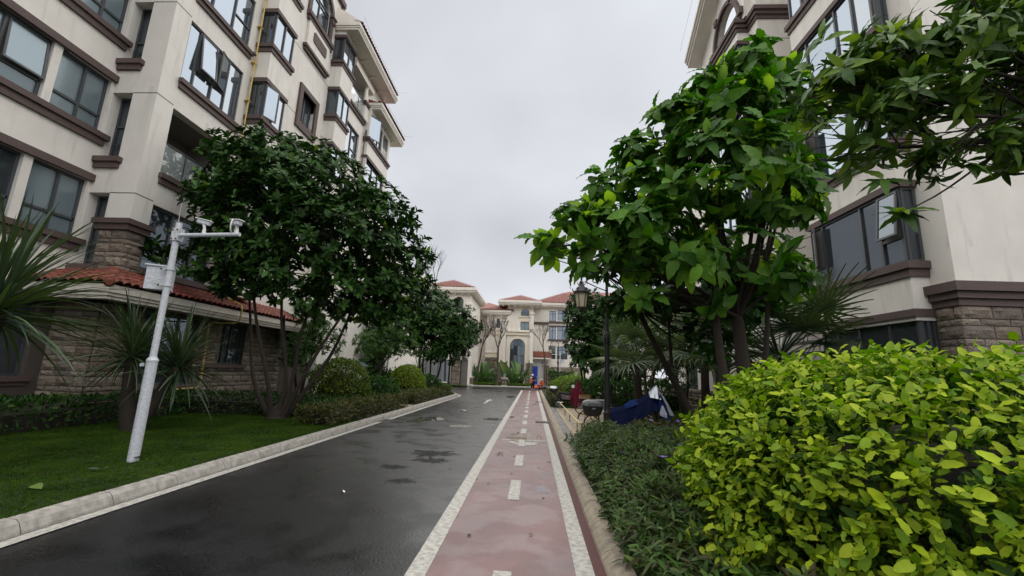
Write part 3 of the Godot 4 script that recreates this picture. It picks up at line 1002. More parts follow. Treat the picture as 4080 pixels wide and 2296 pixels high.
	fbox(mb, "x", -16.83, -17.05, 18.2, 19.75, XF - 0.05, XF + 0.1); fbox(mb, "x", -18.85, -19.07, 18.2, 19.75, XF - 0.05, XF + 0.1)
	for z in [-16.9, -19.0]:
		fbox(mb, "x", z - 0.2, z + 0.2, 19.62, 19.72, XF, XF + 0.2); fbox(mb, "x", z - 0.14, z + 0.14, 19.3, 19.62, XF, XF + 0.15)
	part(mb, "arch_surround", M("trim"), t)
	win(t, "x", 1.0, -17.05, -18.85, 18.2, 19.75, XF - 0.12, [0.5], {0: [0.85], 1: [0.85]}, "glass")
	mb = MB.new()
	for k in arc.size() - 1:
		mb.quad(V(XF - 0.14, 19.7, arc[k][0]), V(XF - 0.14, 19.7, arc[k + 1][0]), V(XF - 0.14, arc[k + 1][1], arc[k + 1][0]), V(XF - 0.14, arc[k][1], arc[k][0]))
	part(mb, "fanlight", M("glass"), t)
	# stepped brown coping of the gable
	for q in [[-19.45, -19.75, 20.15, 20.45, 0.28], [-19.75, -19.95, 20.3, 21.3, 0.22], [-19.2, -19.95, 21.2, 21.5, 0.30], [-18.9, -19.3, 21.5, 22.9, 0.2]]:
		mb = MB.new()
		mb.box(V(XF - 0.32, q[2], q[1]), V(XF + q[4] * 0.6, q[3], q[0]))
		part(mb, "coping", M("trim"), t)
	# framed window
	for y in [12.72, 9.6]:
		mb = MB.new()
		for q in [[-17.1, -18.78, y + 1.56, y + 1.80], [-17.1, -18.78, y - 0.34, y], [-17.1, -17.36, y, y + 1.56], [-18.52, -18.78, y, y + 1.56]]:
			fbox(mb, "x", q[0], q[1], q[2], q[3], XF - 0.25, XF + 0.10)
		part(mb, "surround", M("trim"), t)
		win(t, "x", 1.0, -17.36, -18.52, y, y + 1.56, XF - 0.2, [0.5], {}, "glass")
	mb = MB.new()
	mb.box(V(XF - 0.01, 15.985, -19.45), V(XF + 0.003, 16.01, -15.5)); mb.box(V(XF - 0.01, 12.885, -19.45), V(XF + 0.003, 12.91, -15.5))
	part(mb, "joint", M("mortar"), t)
	# big windows and the balcony
	for k in 5:
		var y: float = [4.2, 7.1, 10.24, 13.34, 16.44][k]
		mb = MB.new()
		mb.box(V(XF - 0.2, y - 0.15, -13.88), V(XF + 0.13, y, -11.16)); mb.box(V(XF - 0.2, y - 0.32, -13.82), V(XF + 0.07, y - 0.15, -11.19))
		part(mb, "sill", M("trim"), t)
		if k == 1: continue
		if k == 2:
			win(t, "x", 1.0, -11.2, -13.68, y, y + 2.08, XF - 0.06, [0.26, 0.5, 0.8], {1: [0.34], 2: [0.34]}, "glass", {"open": [[1, 1, 15.0, "lo"], [2, 1, 7.0, "top"]]})
		elif k == 0:
			win(t, "x", 1.0, -11.2, -13.68, y, y + 1.92, XF - 0.12, [0.3, 0.66], {2: [0.4]}, "dark_glass", {"fw": 0.08})
		else:
			win(t, "x", 1.0, -11.2, -13.68, y, y + 2.06, XF - 0.06, [0.34, 0.72], {0: [0.4]}, "glass")
	mb = MB.new()
	mb.box(V(XF - 1.7, 7.1, -13.68), V(XF - 1.6, 9.22, -11.2)); mb.box(V(XF - 1.7, 6.95, -13.68), V(XF - 0.2, 7.08, -11.2)); mb.box(V(XF - 1.7, 9.22, -13.8), V(XF - 0.3, 9.3, -11.1))
	mb.box(V(XF - 1.7, 7.1, -13.8), V(XF - 0.3, 9.22, -13.7)); mb.box(V(XF - 1.7, 7.1, -11.2), V(XF - 0.3, 9.22, -11.1))
	part(mb, "balcony_recess", M("curtain"), t)
	railing(t, "x", 1.0, -11.22, -13.66, 7.1, 8.1, XF - 0.08, 3)
	var pl := []
	var pc := []
	for k in 260:
		pl.append(Transform3D(look(rdir() + V(0, 0.5, 0), rdir()).scaled(Vector3.ONE * R(0.05, 0.1)), V(XF - 0.5 + R(-0.2, 0.2), R(7.12, 7.8), -11.9 + rng.randfn() * 0.35)))
		pc.append(Color(0.03, 0.06, 0.02) * R(0.6, 1.3))
	cloud("potted_greenery", t, leaf(1.0, 0.4, 0.1, 0.2), M("leaf"), pl, pc)
	# bays
	bay(t, 1.0, XF, -10.5, -14.12, -15.45, 4.0, [7.75, 10.85, 13.95, 17.05], [9.36, 12.46, 15.55, 18.66], 19.2, 1)
	bay(t, 1.0, XF, -10.5, -19.5, -20.85, 3.6, [8.2, 11.3, 14.42, 17.6], [9.8, 12.9, 16.02, 19.15], 19.4)
	# farther section: loggia with a column, open casement, lattice
	var XG := -10.62
	for q in [[16.16, 16.32, 0.14], [16.0, 16.16, 0.08]]:
		mb = MB.new()
		mb.box(V(XG - 0.3, q[0], -23.1), V(XG + q[2], q[1], -20.9))
		part(mb, "ledge", M("trim"), t)
	railing(t, "x", 1.0, -20.95, -23.0, 16.32, 17.3, XG + 0.02, 2)
	mb = MB.new()
	mb.box(V(XG - 1.5, 16.3, -23.1), V(XG - 1.4, 18.5, -20.8))
	part(mb, "balcony_recess", M("room"), t)
	mb = MB.new()
	mb.lathe(V(XG + 0.02, 17.5, -22.85), [[0.16, 0.0], [0.13, 0.05], [0.12, 0.8], [0.17, 0.88], [0.17, 0.95]], 14)
	part(mb, "column", M("cream"), t)
	mb = MB.new()
	mb.box(V(XG - 0.3, 18.42, -23.6), V(XG + 0.22, 18.72, -20.85))
	part(mb, "beam", M("soffit"), t)
	band(t, "column_base", "trim", XG - 0.15, XG + 0.12, -22.75, -23.75, [[17.32, 17.5, 0.06], [17.18, 17.32, 0.02]])
	mb = MB.new()
	mb.box(V(XG - 0.15, 16.32, -23.75), V(XG + 0.12, 17.18, -22.75))
	part(mb, "column_plinth", M("stucco"), t)
	win(t, "x", 1.0, -20.75, -22.75, 13.24, 15.14, XG - 0.14, [0.42], {0: [0.35]}, "glass")
	win(t, "x", 1.0, -20.75, -22.75, 10.1, 12.0, XG - 0.14, [0.42], {}, "glass")
	var XH := -10.35
	mb = MB.new()
	wall(mb, "x", -23.3, -26.9, 0.2, 17.4, XH - 0.4, XH, [[-23.4, -25.5, 15.42, 17.02], [-25.6, -26.6, 15.42, 17.02], [-23.4, -26.4, 12.3, 14.05]])
	part(mb, "bay_wall", M("stucco"), t)
	band(t, "sill", "trim", XH - 0.3, XH, -23.35, -26.85, [[15.26, 15.42, 0.13], [15.08, 15.26, 0.06]])
	band(t, "hood", "trim", XH - 0.3, XH, -23.35, -26.85, [[14.05, 14.25, 0.06]])
	win(t, "x", 1.0, -23.4, -25.5, 15.42, 17.02, XH - 0.1, [0.28, 0.55], {0: [0.42], 1: [0.55]}, "glass", {"open": [[2, 0, 30.0, "hi"]]})
	win(t, "x", 1.0, -23.4, -26.4, 12.3, 14.05, XH - 0.1, [0.3, 0.62], {}, "glass")
	for k in 12:
		mb = MB.new()
		fbox(mb, "x", -25.6, -26.6, 15.46 + k * 0.13, 15.52 + k * 0.13, XH - 0.12, XH - 0.08)
		part(mb, "lattice_slat", M("frame" if k > 5 else "white"), t)
	mb = MB.new()
	mb.lathe(V(XG + 0.14, 15.3, -23.2), [[0.0, 0.55], [0.05, 0.5], [0.07, 0.3], [0.05, 0.05], [0.0, 0.0]], 8)
	part(mb, "meter", M("trim"), t)
	mb = MB.new()
	mb.tube([V(XG + 0.1, 15.3, -23.2), V(XG + 0.1, 10, -23.2)], [0.03, 0.03], 6)
	part(mb, "drain_pipe", M("trim"), t)
	# eaves with curved tiles along their edge
	var tm := tile_mesh()
	for e in [[-9.72, 19.4, -19.34, -25.9, -11.05], [-9.72, 17.34, -23.35, -28.0, -11.05]]:
		mb = MB.new()
		var x0: float = e[0]; var y: float = e[1]; var za: float = e[2]; var zb: float = e[3]
		mb.box(V(e[4], y, zb + 0.05), V(x0 - 0.10, y + 0.06, za - 0.05))
		part(mb, "soffit", M("soffit"), t)
		mb = MB.new()
		for q in [[y + 0.02, y + 0.14, 0.08], [y + 0.14, y + 0.24, 0.04], [y + 0.24, y + 0.42, 0.0]]:
			mb.box(V(x0 - 0.16, q[0], zb + q[2]), V(x0 - q[2], q[1], za - q[2]))
			mb.box(V(e[4], q[0], za - 0.16), V(x0 - 0.16, q[1], za - q[2]))
			mb.box(V(e[4], q[0], zb + q[2]), V(x0 - 0.16, q[1], zb + 0.16))
		part(mb, "cornice", M("cream"), t)
		mb = MB.new()
		var rz := y + 1.25
		mb.hexa([V(e[4] - 1.0, y + 0.06, zb + 0.1), V(x0 - 0.1, y + 0.06, zb + 0.1), V(x0 - 0.1, y + 0.06, za - 0.1), V(e[4] - 1.0, y + 0.06, za - 0.1), V(e[4] - 1.0, rz, zb + 0.1), V(x0 - 0.1, y + 0.44, zb + 0.1), V(x0 - 0.1, y + 0.44, za - 0.1), V(e[4] - 1.0, rz, za - 0.1)])
		part(mb, "roof", M("tile_roof_b"), t)
		var up := V(e[4] - 1.0 - x0, rz - (y + 0.44), 0).normalized()
		tiled_slope(t, tm, V(x0 + 0.05, y + 0.43, za - 0.05), V(0, 0, -1), up, int((za - zb - 0.1) / 0.225), 1)
		for z in [0.9, 2.3, 3.7, 5.1]:
			if za - z < zb + 0.4: continue
			mb = MB.new()
			mb.hexa([V(-10.6, y - 0.14, za - z - 0.14), V(-10.55, y - 0.14, za - z - 0.14), V(-10.55, y - 0.14, za - z - 0.02), V(-10.6, y - 0.14, za - z - 0.02), V(-10.6, y, za - z - 0.14), V(-10.05, y, za - z - 0.14), V(-10.05, y, za - z - 0.02), V(-10.6, y, za - z - 0.02)])
			part(mb, "bracket", M("soffit"), t)
		# lightning rod wire
		mb = MB.new()
		var wp := []
		for k in 6: wp.append(V(x0 - 0.05, y + 0.95 + (0.25 if k == 0 else 0.0), lerpf(za - 0.5, zb - 0.1, k / 5.0)))
		wp.append(V(x0 + 0.5, y + 0.95, zb - 0.15))
		var wr := []
		for k in wp.size(): wr.append(0.008)
		mb.tube(wp, wr, 4)
		for k in 6: mb.tube([V(x0 - 0.15, y + 0.55, lerpf(za - 0.5, zb - 0.1, k / 5.0)), wp[k]], [0.007, 0.007], 4)
		part(mb, "lightning_wire", M("steel"), t)
	# parapet beside the eave
	mb = MB.new()
	mb.hexa([V(XF - 0.1, 19.8, -19.75), V(-9.76, 19.8, -19.75), V(-9.76, 19.8, -19.4), V(XF - 0.1, 19.8, -19.4), V(XF - 0.1, 20.9, -19.75), V(-9.76, 19.95, -19.75), V(-9.76, 19.95, -19.4), V(XF - 0.1, 20.9, -19.4)])
	part(mb, "parapet", M("cream"), t)
	# --- pier base: stone below a brown cap
	band(t, "cap", "trim", -11.9, XF, -10.6, -11.15, [[5.29, 5.43, 0.14], [5.13, 5.29, 0.08]])
	mb = MB.new()
	mb.box(V(-11.9, 3.4, -11.19), V(XF - 0.015, 5.13, -10.62))
	part(mb, "pier_core", M("mortar"), t)
	stones(t, "z", 1.0, -11.9, XF, 3.5, 5.13, -10.62)
	stones(t, "x", 1.0, -11.17, -10.60, 3.5, 5.13, XF - 0.015)
	# --- ground floor in stone, with sills and grilles
	mb = MB.new()
	var gh := [[-11.7, -13.7, 0.97, 3.05], [-14.8, -16.1, 1.62, 3.05]]
	wall(mb, "x", -10.35, -20.9, 0.0, 3.3, XF - 0.3, XF - 0.015, gh)
	mb.box(V(-12.7, 0, -10.65), V(XF - 0.015, 3.3, -10.35))
	wall(mb, "x", 3.0, -10.4, 0.0, 3.3, -12.6, -12.3, [[-10.0, -8.6, 1.2, 3.0], [-8.0, -6.2, 1.2, 3.0]])
	part(mb, "ground_floor_core", M("mortar"), t)
	stones(t, "x", 1.0, -10.4, -18.6, 0.55, 3.1, XF - 0.015, gh)
	stones(t, "z", 1.0, -12.3, XF, 0.6, 3.1, -10.35)
	win(t, "x", 1.0, -11.7, -13.7, 0.97, 3.05, XF - 0.15, [0.33, 0.66], {}, "dark_glass")
	win(t, "x", 1.0, -14.8, -16.1, 1.62, 3.05, XF - 0.15, [0.5, 0.75], {}, "dark_glass")
	win(t, "x", 1.0, -10.0, -8.6, 1.2, 3.0, -12.45, [0.5], {}, "dark_glass")
	win(t, "x", 1.0, -8.0, -6.2, 1.2, 3.0, -12.45, [0.5], {}, "dark_glass")
	for q in [[-11.6, -13.8, 0.97], [-14.1, -16.25, 1.62], [-8.5, -10.1, 1.2]]:
		mb = MB.new()
		var xx := XF if q[0] < -10.5 else -12.3
		mb.box(V(xx - 0.15, q[2] - 0.12, q[1]), V(xx + 0.10, q[2], q[0])); mb.box(V(xx - 0.15, q[2] - 0.22, q[1] + 0.04), V(xx + 0.04, q[2] - 0.12, q[0] - 0.04))
		part(mb, "sill", M("trim"), t)
	for k in 6:
		mb = MB.new()
		mb.tube([V(XF - 0.06, 1.64, -14.9 - k * 0.22), V(XF - 0.06, 3.03, -14.9 - k * 0.22)], [0.01, 0.01], 5)
		part(mb, "grille_bar", M("frame"), t)
	# --- porch roof round the corner of the ground floor
	var xe := -10.1; var ze := -9.5; var ye := 3.16
	mb = MB.new()
	for q in [[ye - 0.06, ye + 0.02, 0.10], [ye + 0.02, ye + 0.10, 0.05], [ye + 0.10, ye + 0.28, 0.0]]:
		mb.box(V(xe - 0.3, q[0], -18.4), V(xe - q[2], q[1], ze - q[2]))
		mb.box(V(-12.6, q[0], ze - 0.3), V(xe - 0.3, q[1], ze - q[2]))
	part(mb, "fascia", M("soffit"), t)
	mb = MB.new()
	mb.box(V(XF - 0.2, ye, -18.4), V(xe - 0.2, ye + 0.05, ze - 0.2)); mb.box(V(-12.6, ye, -10.5), V(XF - 0.2, ye + 0.05, ze - 0.2))
	part(mb, "soffit", M("soffit"), t)
	mb = MB.new()
	var yr := ye + 0.28
	mb.quad(V(xe, yr, ze), V(xe, yr, -18.4), V(XF - 0.02, 3.92, -18.4), V(XF - 0.02, 3.92, -10.58), V(1, 1, 0))
	mb.quad(V(xe, yr, ze), V(-12.6, yr, ze), V(-12.6, 3.92, -10.58), V(XF - 0.02, 3.92, -10.58), V(0, 1, 1))
	part(mb, "roof_deck", M("tile_roof_b"), t)
	var upx := V(XF - xe, 3.92 - yr, 0).normalized(); var upz := V(0, 3.92 - yr, -10.58 - ze).normalized()
	tiled_slope(t, tm, V(xe + 0.06, yr + 0.0, ze - 0.05), V(0, 0, -1), upx, 39, 4, 0.95, 0.225, 0.30)
	tiled_slope(t, tm, V(xe - 0.05, yr + 0.0, ze + 0.06), V(-1, 0, 0), upz, 11, 4, 0.95, 0.225, 0.30)
	for k in 5:
		mb = MB.new()
		var a := V(xe + 0.02, yr + 0.04, ze + 0.02); var b := V(XF, 3.98, -10.58)
		mb.tube([a.lerp(b, k * 0.2 - 0.02), a.lerp(b, k * 0.2), a.lerp(b, k * 0.2 + 0.24)], [0.07, 0.115, 0.085], 12)
		part(mb, "ridge_tile", M(["tile_roof", "tile_roof_c"][k % 2]), t)
	# --- gas pipe
	mb = MB.new()
	mb.tube([V(XF + 0.12, 20, -14.0), V(XF + 0.12, 4.2, -14.0), V(-10.75, 3.98, -14.0), V(-9.98, 3.62, -14.0), V(-9.93, 3.45, -14.0), V(-9.95, 3.12, -14.0), V(-10.1, 3.0, -14.0), V(-10.6, 3.0, -14.0), V(XF + 0.1, 3.0, -14.0), V(XF + 0.1, 1.0, -14.05), V(XF + 0.1, 0.84, -13.95), V(XF + 0.12, 0.82, -13.1), V(XF + 0.12, 0.74, -13.0), V(XF + 0.12, 0.4, -13.0)], [0.028, 0.028, 0.028, 0.028, 0.028, 0.028, 0.028, 0.028, 0.028, 0.028, 0.028, 0.028, 0.028, 0.028], 8)
	var gpn := part(mb, "gas_pipe", M("gas_yellow"), t)
	for y in [5.0, 6.6, 8.2, 9.8, 11.4, 13.0, 14.6, 16.2]:
		mb = MB.new()
		mb.box(V(XF, y - 0.02, -14.08), V(XF + 0.16, y + 0.02, -13.92))
		part(mb, "clip", M("gas_yellow"), gpn)
	for q in [[13.3, -13.86], [10.2, -13.86], [15.9, -14.2], [12.3, -14.25]]:
		mb = MB.new()
		mb.tube([V(XF, q[0], q[1]), V(XF + 0.14, q[0] + 0.05, q[1]), V(XF + 0.17, q[0] - 0.05, q[1])], [0.04, 0.05, 0.06], 7)
		part(mb, "flue", M("frame"), t)

# ------------------------------------------------------------------ the apartment block on the right
func right_block():
	var t := thing("apartment_block", "beige apartment block with stone base and an open casement, behind the big-leaved tree", "building", V(12, 0, -12))
	var XM := 8.95; var XB := 8.55
	var mb := MB.new()
	mb.box(V(10.6, 0, -30), V(24, 20.5, -9.8)); mb.box(V(9.4, 0, -13.0), V(10.6, 18, -9.8)); mb.box(V(9.3, 0, -29), V(10.6, 16.6, -16.0))
	part(mb, "core", M("room"), t)
	# near corner: face towards the camera, and its short return
	mb = MB.new()
	mb.box(V(XM, 3.98, -9.75), V(24, 20.5, -9.35)); mb.box(V(XM, 3.98, -10.0), V(XM + 0.5, 20.5, -9.75))
	part(mb, "wall", M("stucco"), t)
	mb = MB.new()
	for y in [7.2, 10.3, 13.4]:
		mb.box(V(XM + 0.02, y - 0.012, -9.36), V(24, y + 0.012, -9.347))
	part(mb, "joint", M("mortar"), t)
	mb = MB.new()
	for q in [[3.78, 3.98, 0.16], [3.63, 3.78, 0.09], [3.48, 3.63, 0.03]]:
		mb.box(V(XM - q[2], q[0], -10.1 - q[2]), V(24, q[1], -9.35 + q[2]))
	part(mb, "cornice", M("trim"), t)
	mb = MB.new()
	mb.box(V(XM + 0.03, 0, -10.0), V(24, 3.48, -9.38))
	part(mb, "stone_core", M("mortar"), t)
	stones(t, "z", 1.0, XM + 0.02, 13.2, 0.9, 3.48, -9.38, [], 1.12)
	stones(t, "x", -1.0, -9.95, -9.36, 0.9, 3.48, XM + 0.03, [], 1.12)
	# window bay over several floors
	var z0 := -9.95; var z1 := -13.25
	var wl := MB.new()
	var lo := 3.22
	for k in 5:
		var s := 4.58 + 3.1 * k
		wl = MB.new()
		wl.box(V(XB, lo if k == 0 else s - 1.1, z1), V(9.4, s - 0.36, z0))
		part(wl, "bay_wall", M("stucco"), t)
		band(t, "sill", "trim", XB, 9.1, z0, z1, [[s - 0.17, s, 0.11], [s - 0.36, s - 0.17, 0.05]])
		band(t, "hood", "trim", XB, 9.1, z0, z1, [[s - 1.27, s - 1.1, 0.05]])
		var w1 := s + 1.83
		mb = MB.new()
		mb.box(V(XB + 0.12, s, z1 + 0.1), V(9.5, w1, z0 - 0.12))
		part(mb, "room", M("room"), t)
		var op := []
		if k == 0: op = [[0, 1, 24.0, "lo"], [3, 1, 7.0, "top"]]
		if k == 1: op = [[0, 0, 25.0, "lo"]]
		win(t, "x", -1.0, z0 - 0.03, z1 + 0.03, s, w1, XB + 0.04, [0.16, 0.62, 0.80] if k == 0 else [0.2, 0.6, 0.8], {0: [0.3], 3: [0.34]} if k == 0 else {}, "glass" if k > 0 else "dark_glass", {"open": op, "fw": 0.06})
		win(t, "z", 1.0, XB + 0.05, XM - 0.02, s, w1, z0 - 0.03, [], {}, "dark_glass", {"fw": 0.06})
	wl = MB.new()
	wl.box(V(XB, 18.5, z1), V(9.4, 20.5, z0))
	part(wl, "bay_wall", M("stucco"), t)
	mb = MB.new()
	mb.box(V(XB + 0.1, 0, z1), V(9.4, 1.0, z0))
	part(mb, "stone_core", M("mortar"), t)
	stones(t, "x", -1.0, z1, z0, 0.2, 1.0, XB + 0.1)
	win(t, "x", -1.0, z0 - 0.03, z1 + 0.03, 1.0, 3.3, XB + 0.08, [0.2, 0.45, 0.75], {}, "dark_glass", {"fw": 0.06})
	win(t, "z", 1.0, XB + 0.1, XM + 0.02, 1.0, 3.3, z0 - 0.05, [0.5], {}, "dark_glass", {"fw": 0.06})
	# recess, then the pier farther up the street
	mb = MB.new()
	mb.box(V(10.2, 0, -15.9), V(10.6, 20, -13.2))
	mb.box(V(8.87, 0, -16.5), V(10.6, 19.4, -15.7))
	part(mb, "pier_wall", M("stucco"), t)
	mb = MB.new()
	for k in 5:
		var y := 6.25 + 3.1 * k
		mb.box(V(8.88, y - 0.012, -15.71), V(10.2, y + 0.012, -15.696)); mb.box(V(8.866, y - 0.012, -16.35), V(8.9, y + 0.012, -15.7))
	part(mb, "joint", M("mortar"), t)
	# second bay with windows, brown ledge and an arched loggia in the gable
	var zb0 := -16.42; var zb1 := -19.0
	wl = MB.new()
	wl.box(V(8.4, 0, zb1), V(9.3, 4.5, zb0))
	part(wl, "bay_wall", M("stucco"), t)
	for k in 4:
		var s := 4.84 + 3.1 * k
		if k > 0:
			wl = MB.new()
			wl.box(V(8.4, s - 1.2, zb1), V(9.3, s - 0.34, zb0))
			part(wl, "bay_wall", M("stucco"), t)
		band(t, "sill", "trim", 8.4, 9.2, zb0, zb1, [[s - 0.16, s, 0.1], [s - 0.34, s - 0.16, 0.05]])
		band(t, "hood", "trim", 8.4, 9.2, zb0, zb1, [[s + 1.72, s + 1.9, 0.05]])
		mb = MB.new()
		mb.box(V(8.5, s, zb1 + 0.1), V(9.3, s + 1.72, zb0 - 0.1))
		part(mb, "room", M("room"), t)
		win(t, "x", -1.0, zb0 - 0.03, zb1 + 0.03, s, s + 1.72, 8.43, [0.3, 0.7], {}, "glass")
		win(t, "z", 1.0, 8.44, 8.86, s, s + 1.72, zb0 - 0.03, [], {}, "dark_glass")
	wl = MB.new()
	wl.box(V(8.4, 16.04, zb1), V(9.3, 16.5, zb0))
	part(wl, "bay_wall", M("stucco"), t)
	mb = MB.new()
	for q in [[16.82, 17.0, 0.18], [16.64, 16.82, 0.11], [16.46, 16.64, 0.05]]:
		mb.box(V(8.4 - q[2], q[0], -19.6), V(10.2, q[1], zb0 + q[2])); mb.box(V(8.87 - q[2], q[0], zb0), V(10.2, q[1], -15.7 + q[2]))
	part(mb, "ledge", M("trim"), t)
	mb = MB.new()
	var XG := 8.62
	var zc := -17.75; var hw := 1.2; var ys := 17.15
	fbox(mb, "x", zc + hw, -16.1, 17.0, 19.4, XG, XG + 0.3); fbox(mb, "x", zc - hw, -20.6, 17.0, 18.6, XG, XG + 0.3)
	arch_fill(mb, "x", arch_pts(zc, hw, ys, 1.75), 19.4, XG, XG + 0.3)
	mb.hexa([V(XG, 18.6, -20.6), V(XG + 0.3, 18.6, -20.6), V(XG + 0.3, 18.6, zc - hw), V(XG, 18.6, zc - hw), V(XG, 18.7, -20.6), V(XG + 0.3, 18.7, -20.6), V(XG + 0.3, 19.4, zc - hw), V(XG, 19.4, zc - hw)])
	mb.hexa([V(XG, 19.4, zc - hw), V(XG + 0.3, 19.4, zc - hw), V(XG + 0.3, 19.4, -14.5), V(XG, 19.4, -14.5), V(XG, 19.5, zc - hw), V(XG + 0.3, 19.5, zc - hw), V(XG + 0.3, 22.2, -15.5), V(XG, 22.2, -15.5)])
	part(mb, "gable_wall", M("stucco"), t)
	mb = MB.new()
	arch_ring(mb, "x", arch_pts(zc, hw + 0.2, ys, 1.95), arch_pts(zc, hw, ys, 1.75), XG - 0.12, XG + 0.05)
	part(mb, "arch_surround", M("trim"), t)
	for a in [0.12, 1.0, 2.1, 3.0]:
		mb = MB.new()
		var c := V(XG - 0.06, ys + 2.0 * sin(a), zc - (hw + 0.24) * cos(a))
		mb.box(c - V(0.12, 0.16, 0.14), c + V(0.1, 0.16, 0.14))
		part(mb, "keystone", M("trim"), t)
	mb = MB.new()
	mb.box(V(XG + 0.9, 17.0, zc - 1.6), V(XG + 1.0, 19.4, zc + 1.6))
	part(mb, "loggia_back", M("room"), t)
	railing(t, "x", -1.0, zc - hw, zc + hw, 17.0, 17.75, XG + 0.2, 3)
	# raking cornice of the gable
	mb = MB.new()
	var A := V(7.95, 18.25, -20.9); var B := V(7.95, 22.4, -14.8)
	for q in [[0.0, 0.16, 0.0], [0.16, 0.30, -0.08], [0.30, 0.5, -0.16]]:
		var p := []
		for y in [q[0], q[1]]:
			p += [A + V(q[2], y, 0), A + V(0.75, y, 0), B + V(0.75, y, 0), B + V(q[2], y, 0)]
		mb.hexa(p)
	part(mb, "cornice", M("soffit"), t)
	mb = MB.new()
	mb.tube([A + V(-0.3, 1.2, -0.2), B + V(-0.3, 1.2, 0)], [0.008, 0.008], 4)
	part(mb, "lightning_wire", M("steel"), t)
	# flank farther down, mostly behind trees
	mb = MB.new()
	wall(mb, "x", -19.0, -29.0, 0.0, 16.6, 8.9, 9.3, [[-20, -22, 1.1, 2.9], [-24, -26, 1.1, 2.9], [-20, -22, 4.2, 6.0], [-24, -26, 4.2, 6.0], [-20, -22, 7.3, 9.1], [-24, -26, 7.3, 9.1]])
	part(mb, "wall", M("stucco"), t)
	for y in [1.1, 4.2, 7.3]:
		for z in [-20, -24]:
			win(t, "x", -1.0, z, z - 2, y, y + 1.8, 9.05, [0.5], {}, "dark_glass")
	mb = MB.new()
	wall(mb, "x", -15.9, -29.0, 0.0, 1.2, 8.6, 8.75, [])
	part(mb, "stone_core", M("mortar"), t)
	stones(t, "x", -1.0, -15.9, -25, 0.1, 1.2, 8.6)

# ------------------------------------------------------------------ houses beyond the side street
func hip_roof(mb: MB, x0: float, x1: float, z0: float, z1: float, y: float, h: float):
	var w := x1 - x0; var d := z0 - z1
	var ins := minf(w, d) / 2.0
	var a := V(x0, y, z0); var b := V(x1, y, z0); var c := V(x1, y, z1); var e := V(x0, y, z1)
	var p: Vector3; var q: Vector3
	if w > d:
		p = V(x0 + ins, y + h, (z0 + z1) / 2); q = V(x1 - ins, y + h, (z0 + z1) / 2)
		mb.quad(a, b, q, p, V(0, 1, 0)); mb.quad(c, e, p, q, V(0, 1, 0)); mb.tri(a, p, e); mb.tri(b, c, q)
	else:
		p = V((x0 + x1) / 2, y + h, z0 - ins); q = V((x0 + x1) / 2, y + h, z1 + ins)
		mb.quad(b, c, q, p, V(0, 1, 0)); mb.quad(e, a, p, q, V(0, 1, 0)); mb.tri(a, b, p); mb.tri(c, e, q)

func roof_ribs(t: Node3D, x0: float, x1: float, z0: float, y: float, h: float, run: float, called := "tile_course"):
	# rows of curved tiles on the slope that faces the camera, too far off to be told apart singly
	var mb := MB.new()
	var x := x0 + 0.15
	while x < x1 - 0.1:
		var k := minf(1.0, minf(x - x0, x1 - x) / run)
		mb.tube([V(x, y + 0.03, z0 + 0.03), V(x, y + h * k + 0.03, z0 - run * k + 0.03)], [0.085, 0.085], 5, true)
		x += 0.24
	var o := part(mb, called, M("tile_roof"), t)
	o.set_meta("kind", "stuff")

func eave(t: Node3D, x0: float, x1: float, z0: float, z1: float, y: float, ov: float, m := "cream"):
	var mb := MB.new()
	for q in [[0.0, 0.12, 0.22], [0.12, 0.3, 0.1], [0.3, 0.62, 0.0]]:
		mb.box(V(x0 - ov + q[2], y + q[0], z1 - ov + q[2]), V(x1 + ov - q[2], y + q[1], z0 + ov - q[2]))
	part(mb, "cornice", M(m), t)
	var x := x0 - 0.2
	while x < x1 + 0.3:
		mb = MB.new()
		mb.box(V(x, y - 0.16, z0), V(x + 0.14, y, z0 + ov - 0.3))
		part(mb, "bracket", M("cream_trim"), t)
		x += 0.75

func cbox(t: Node3D, called: String, m: String, x0: float, x1: float, y0: float, y1: float, z0: float, z1: float):
	var mb := MB.new()
	mb.box(V(x0, y0, minf(z0, z1)), V(x1, y1, maxf(z0, z1)))
	return part(mb, called, M(m), t)

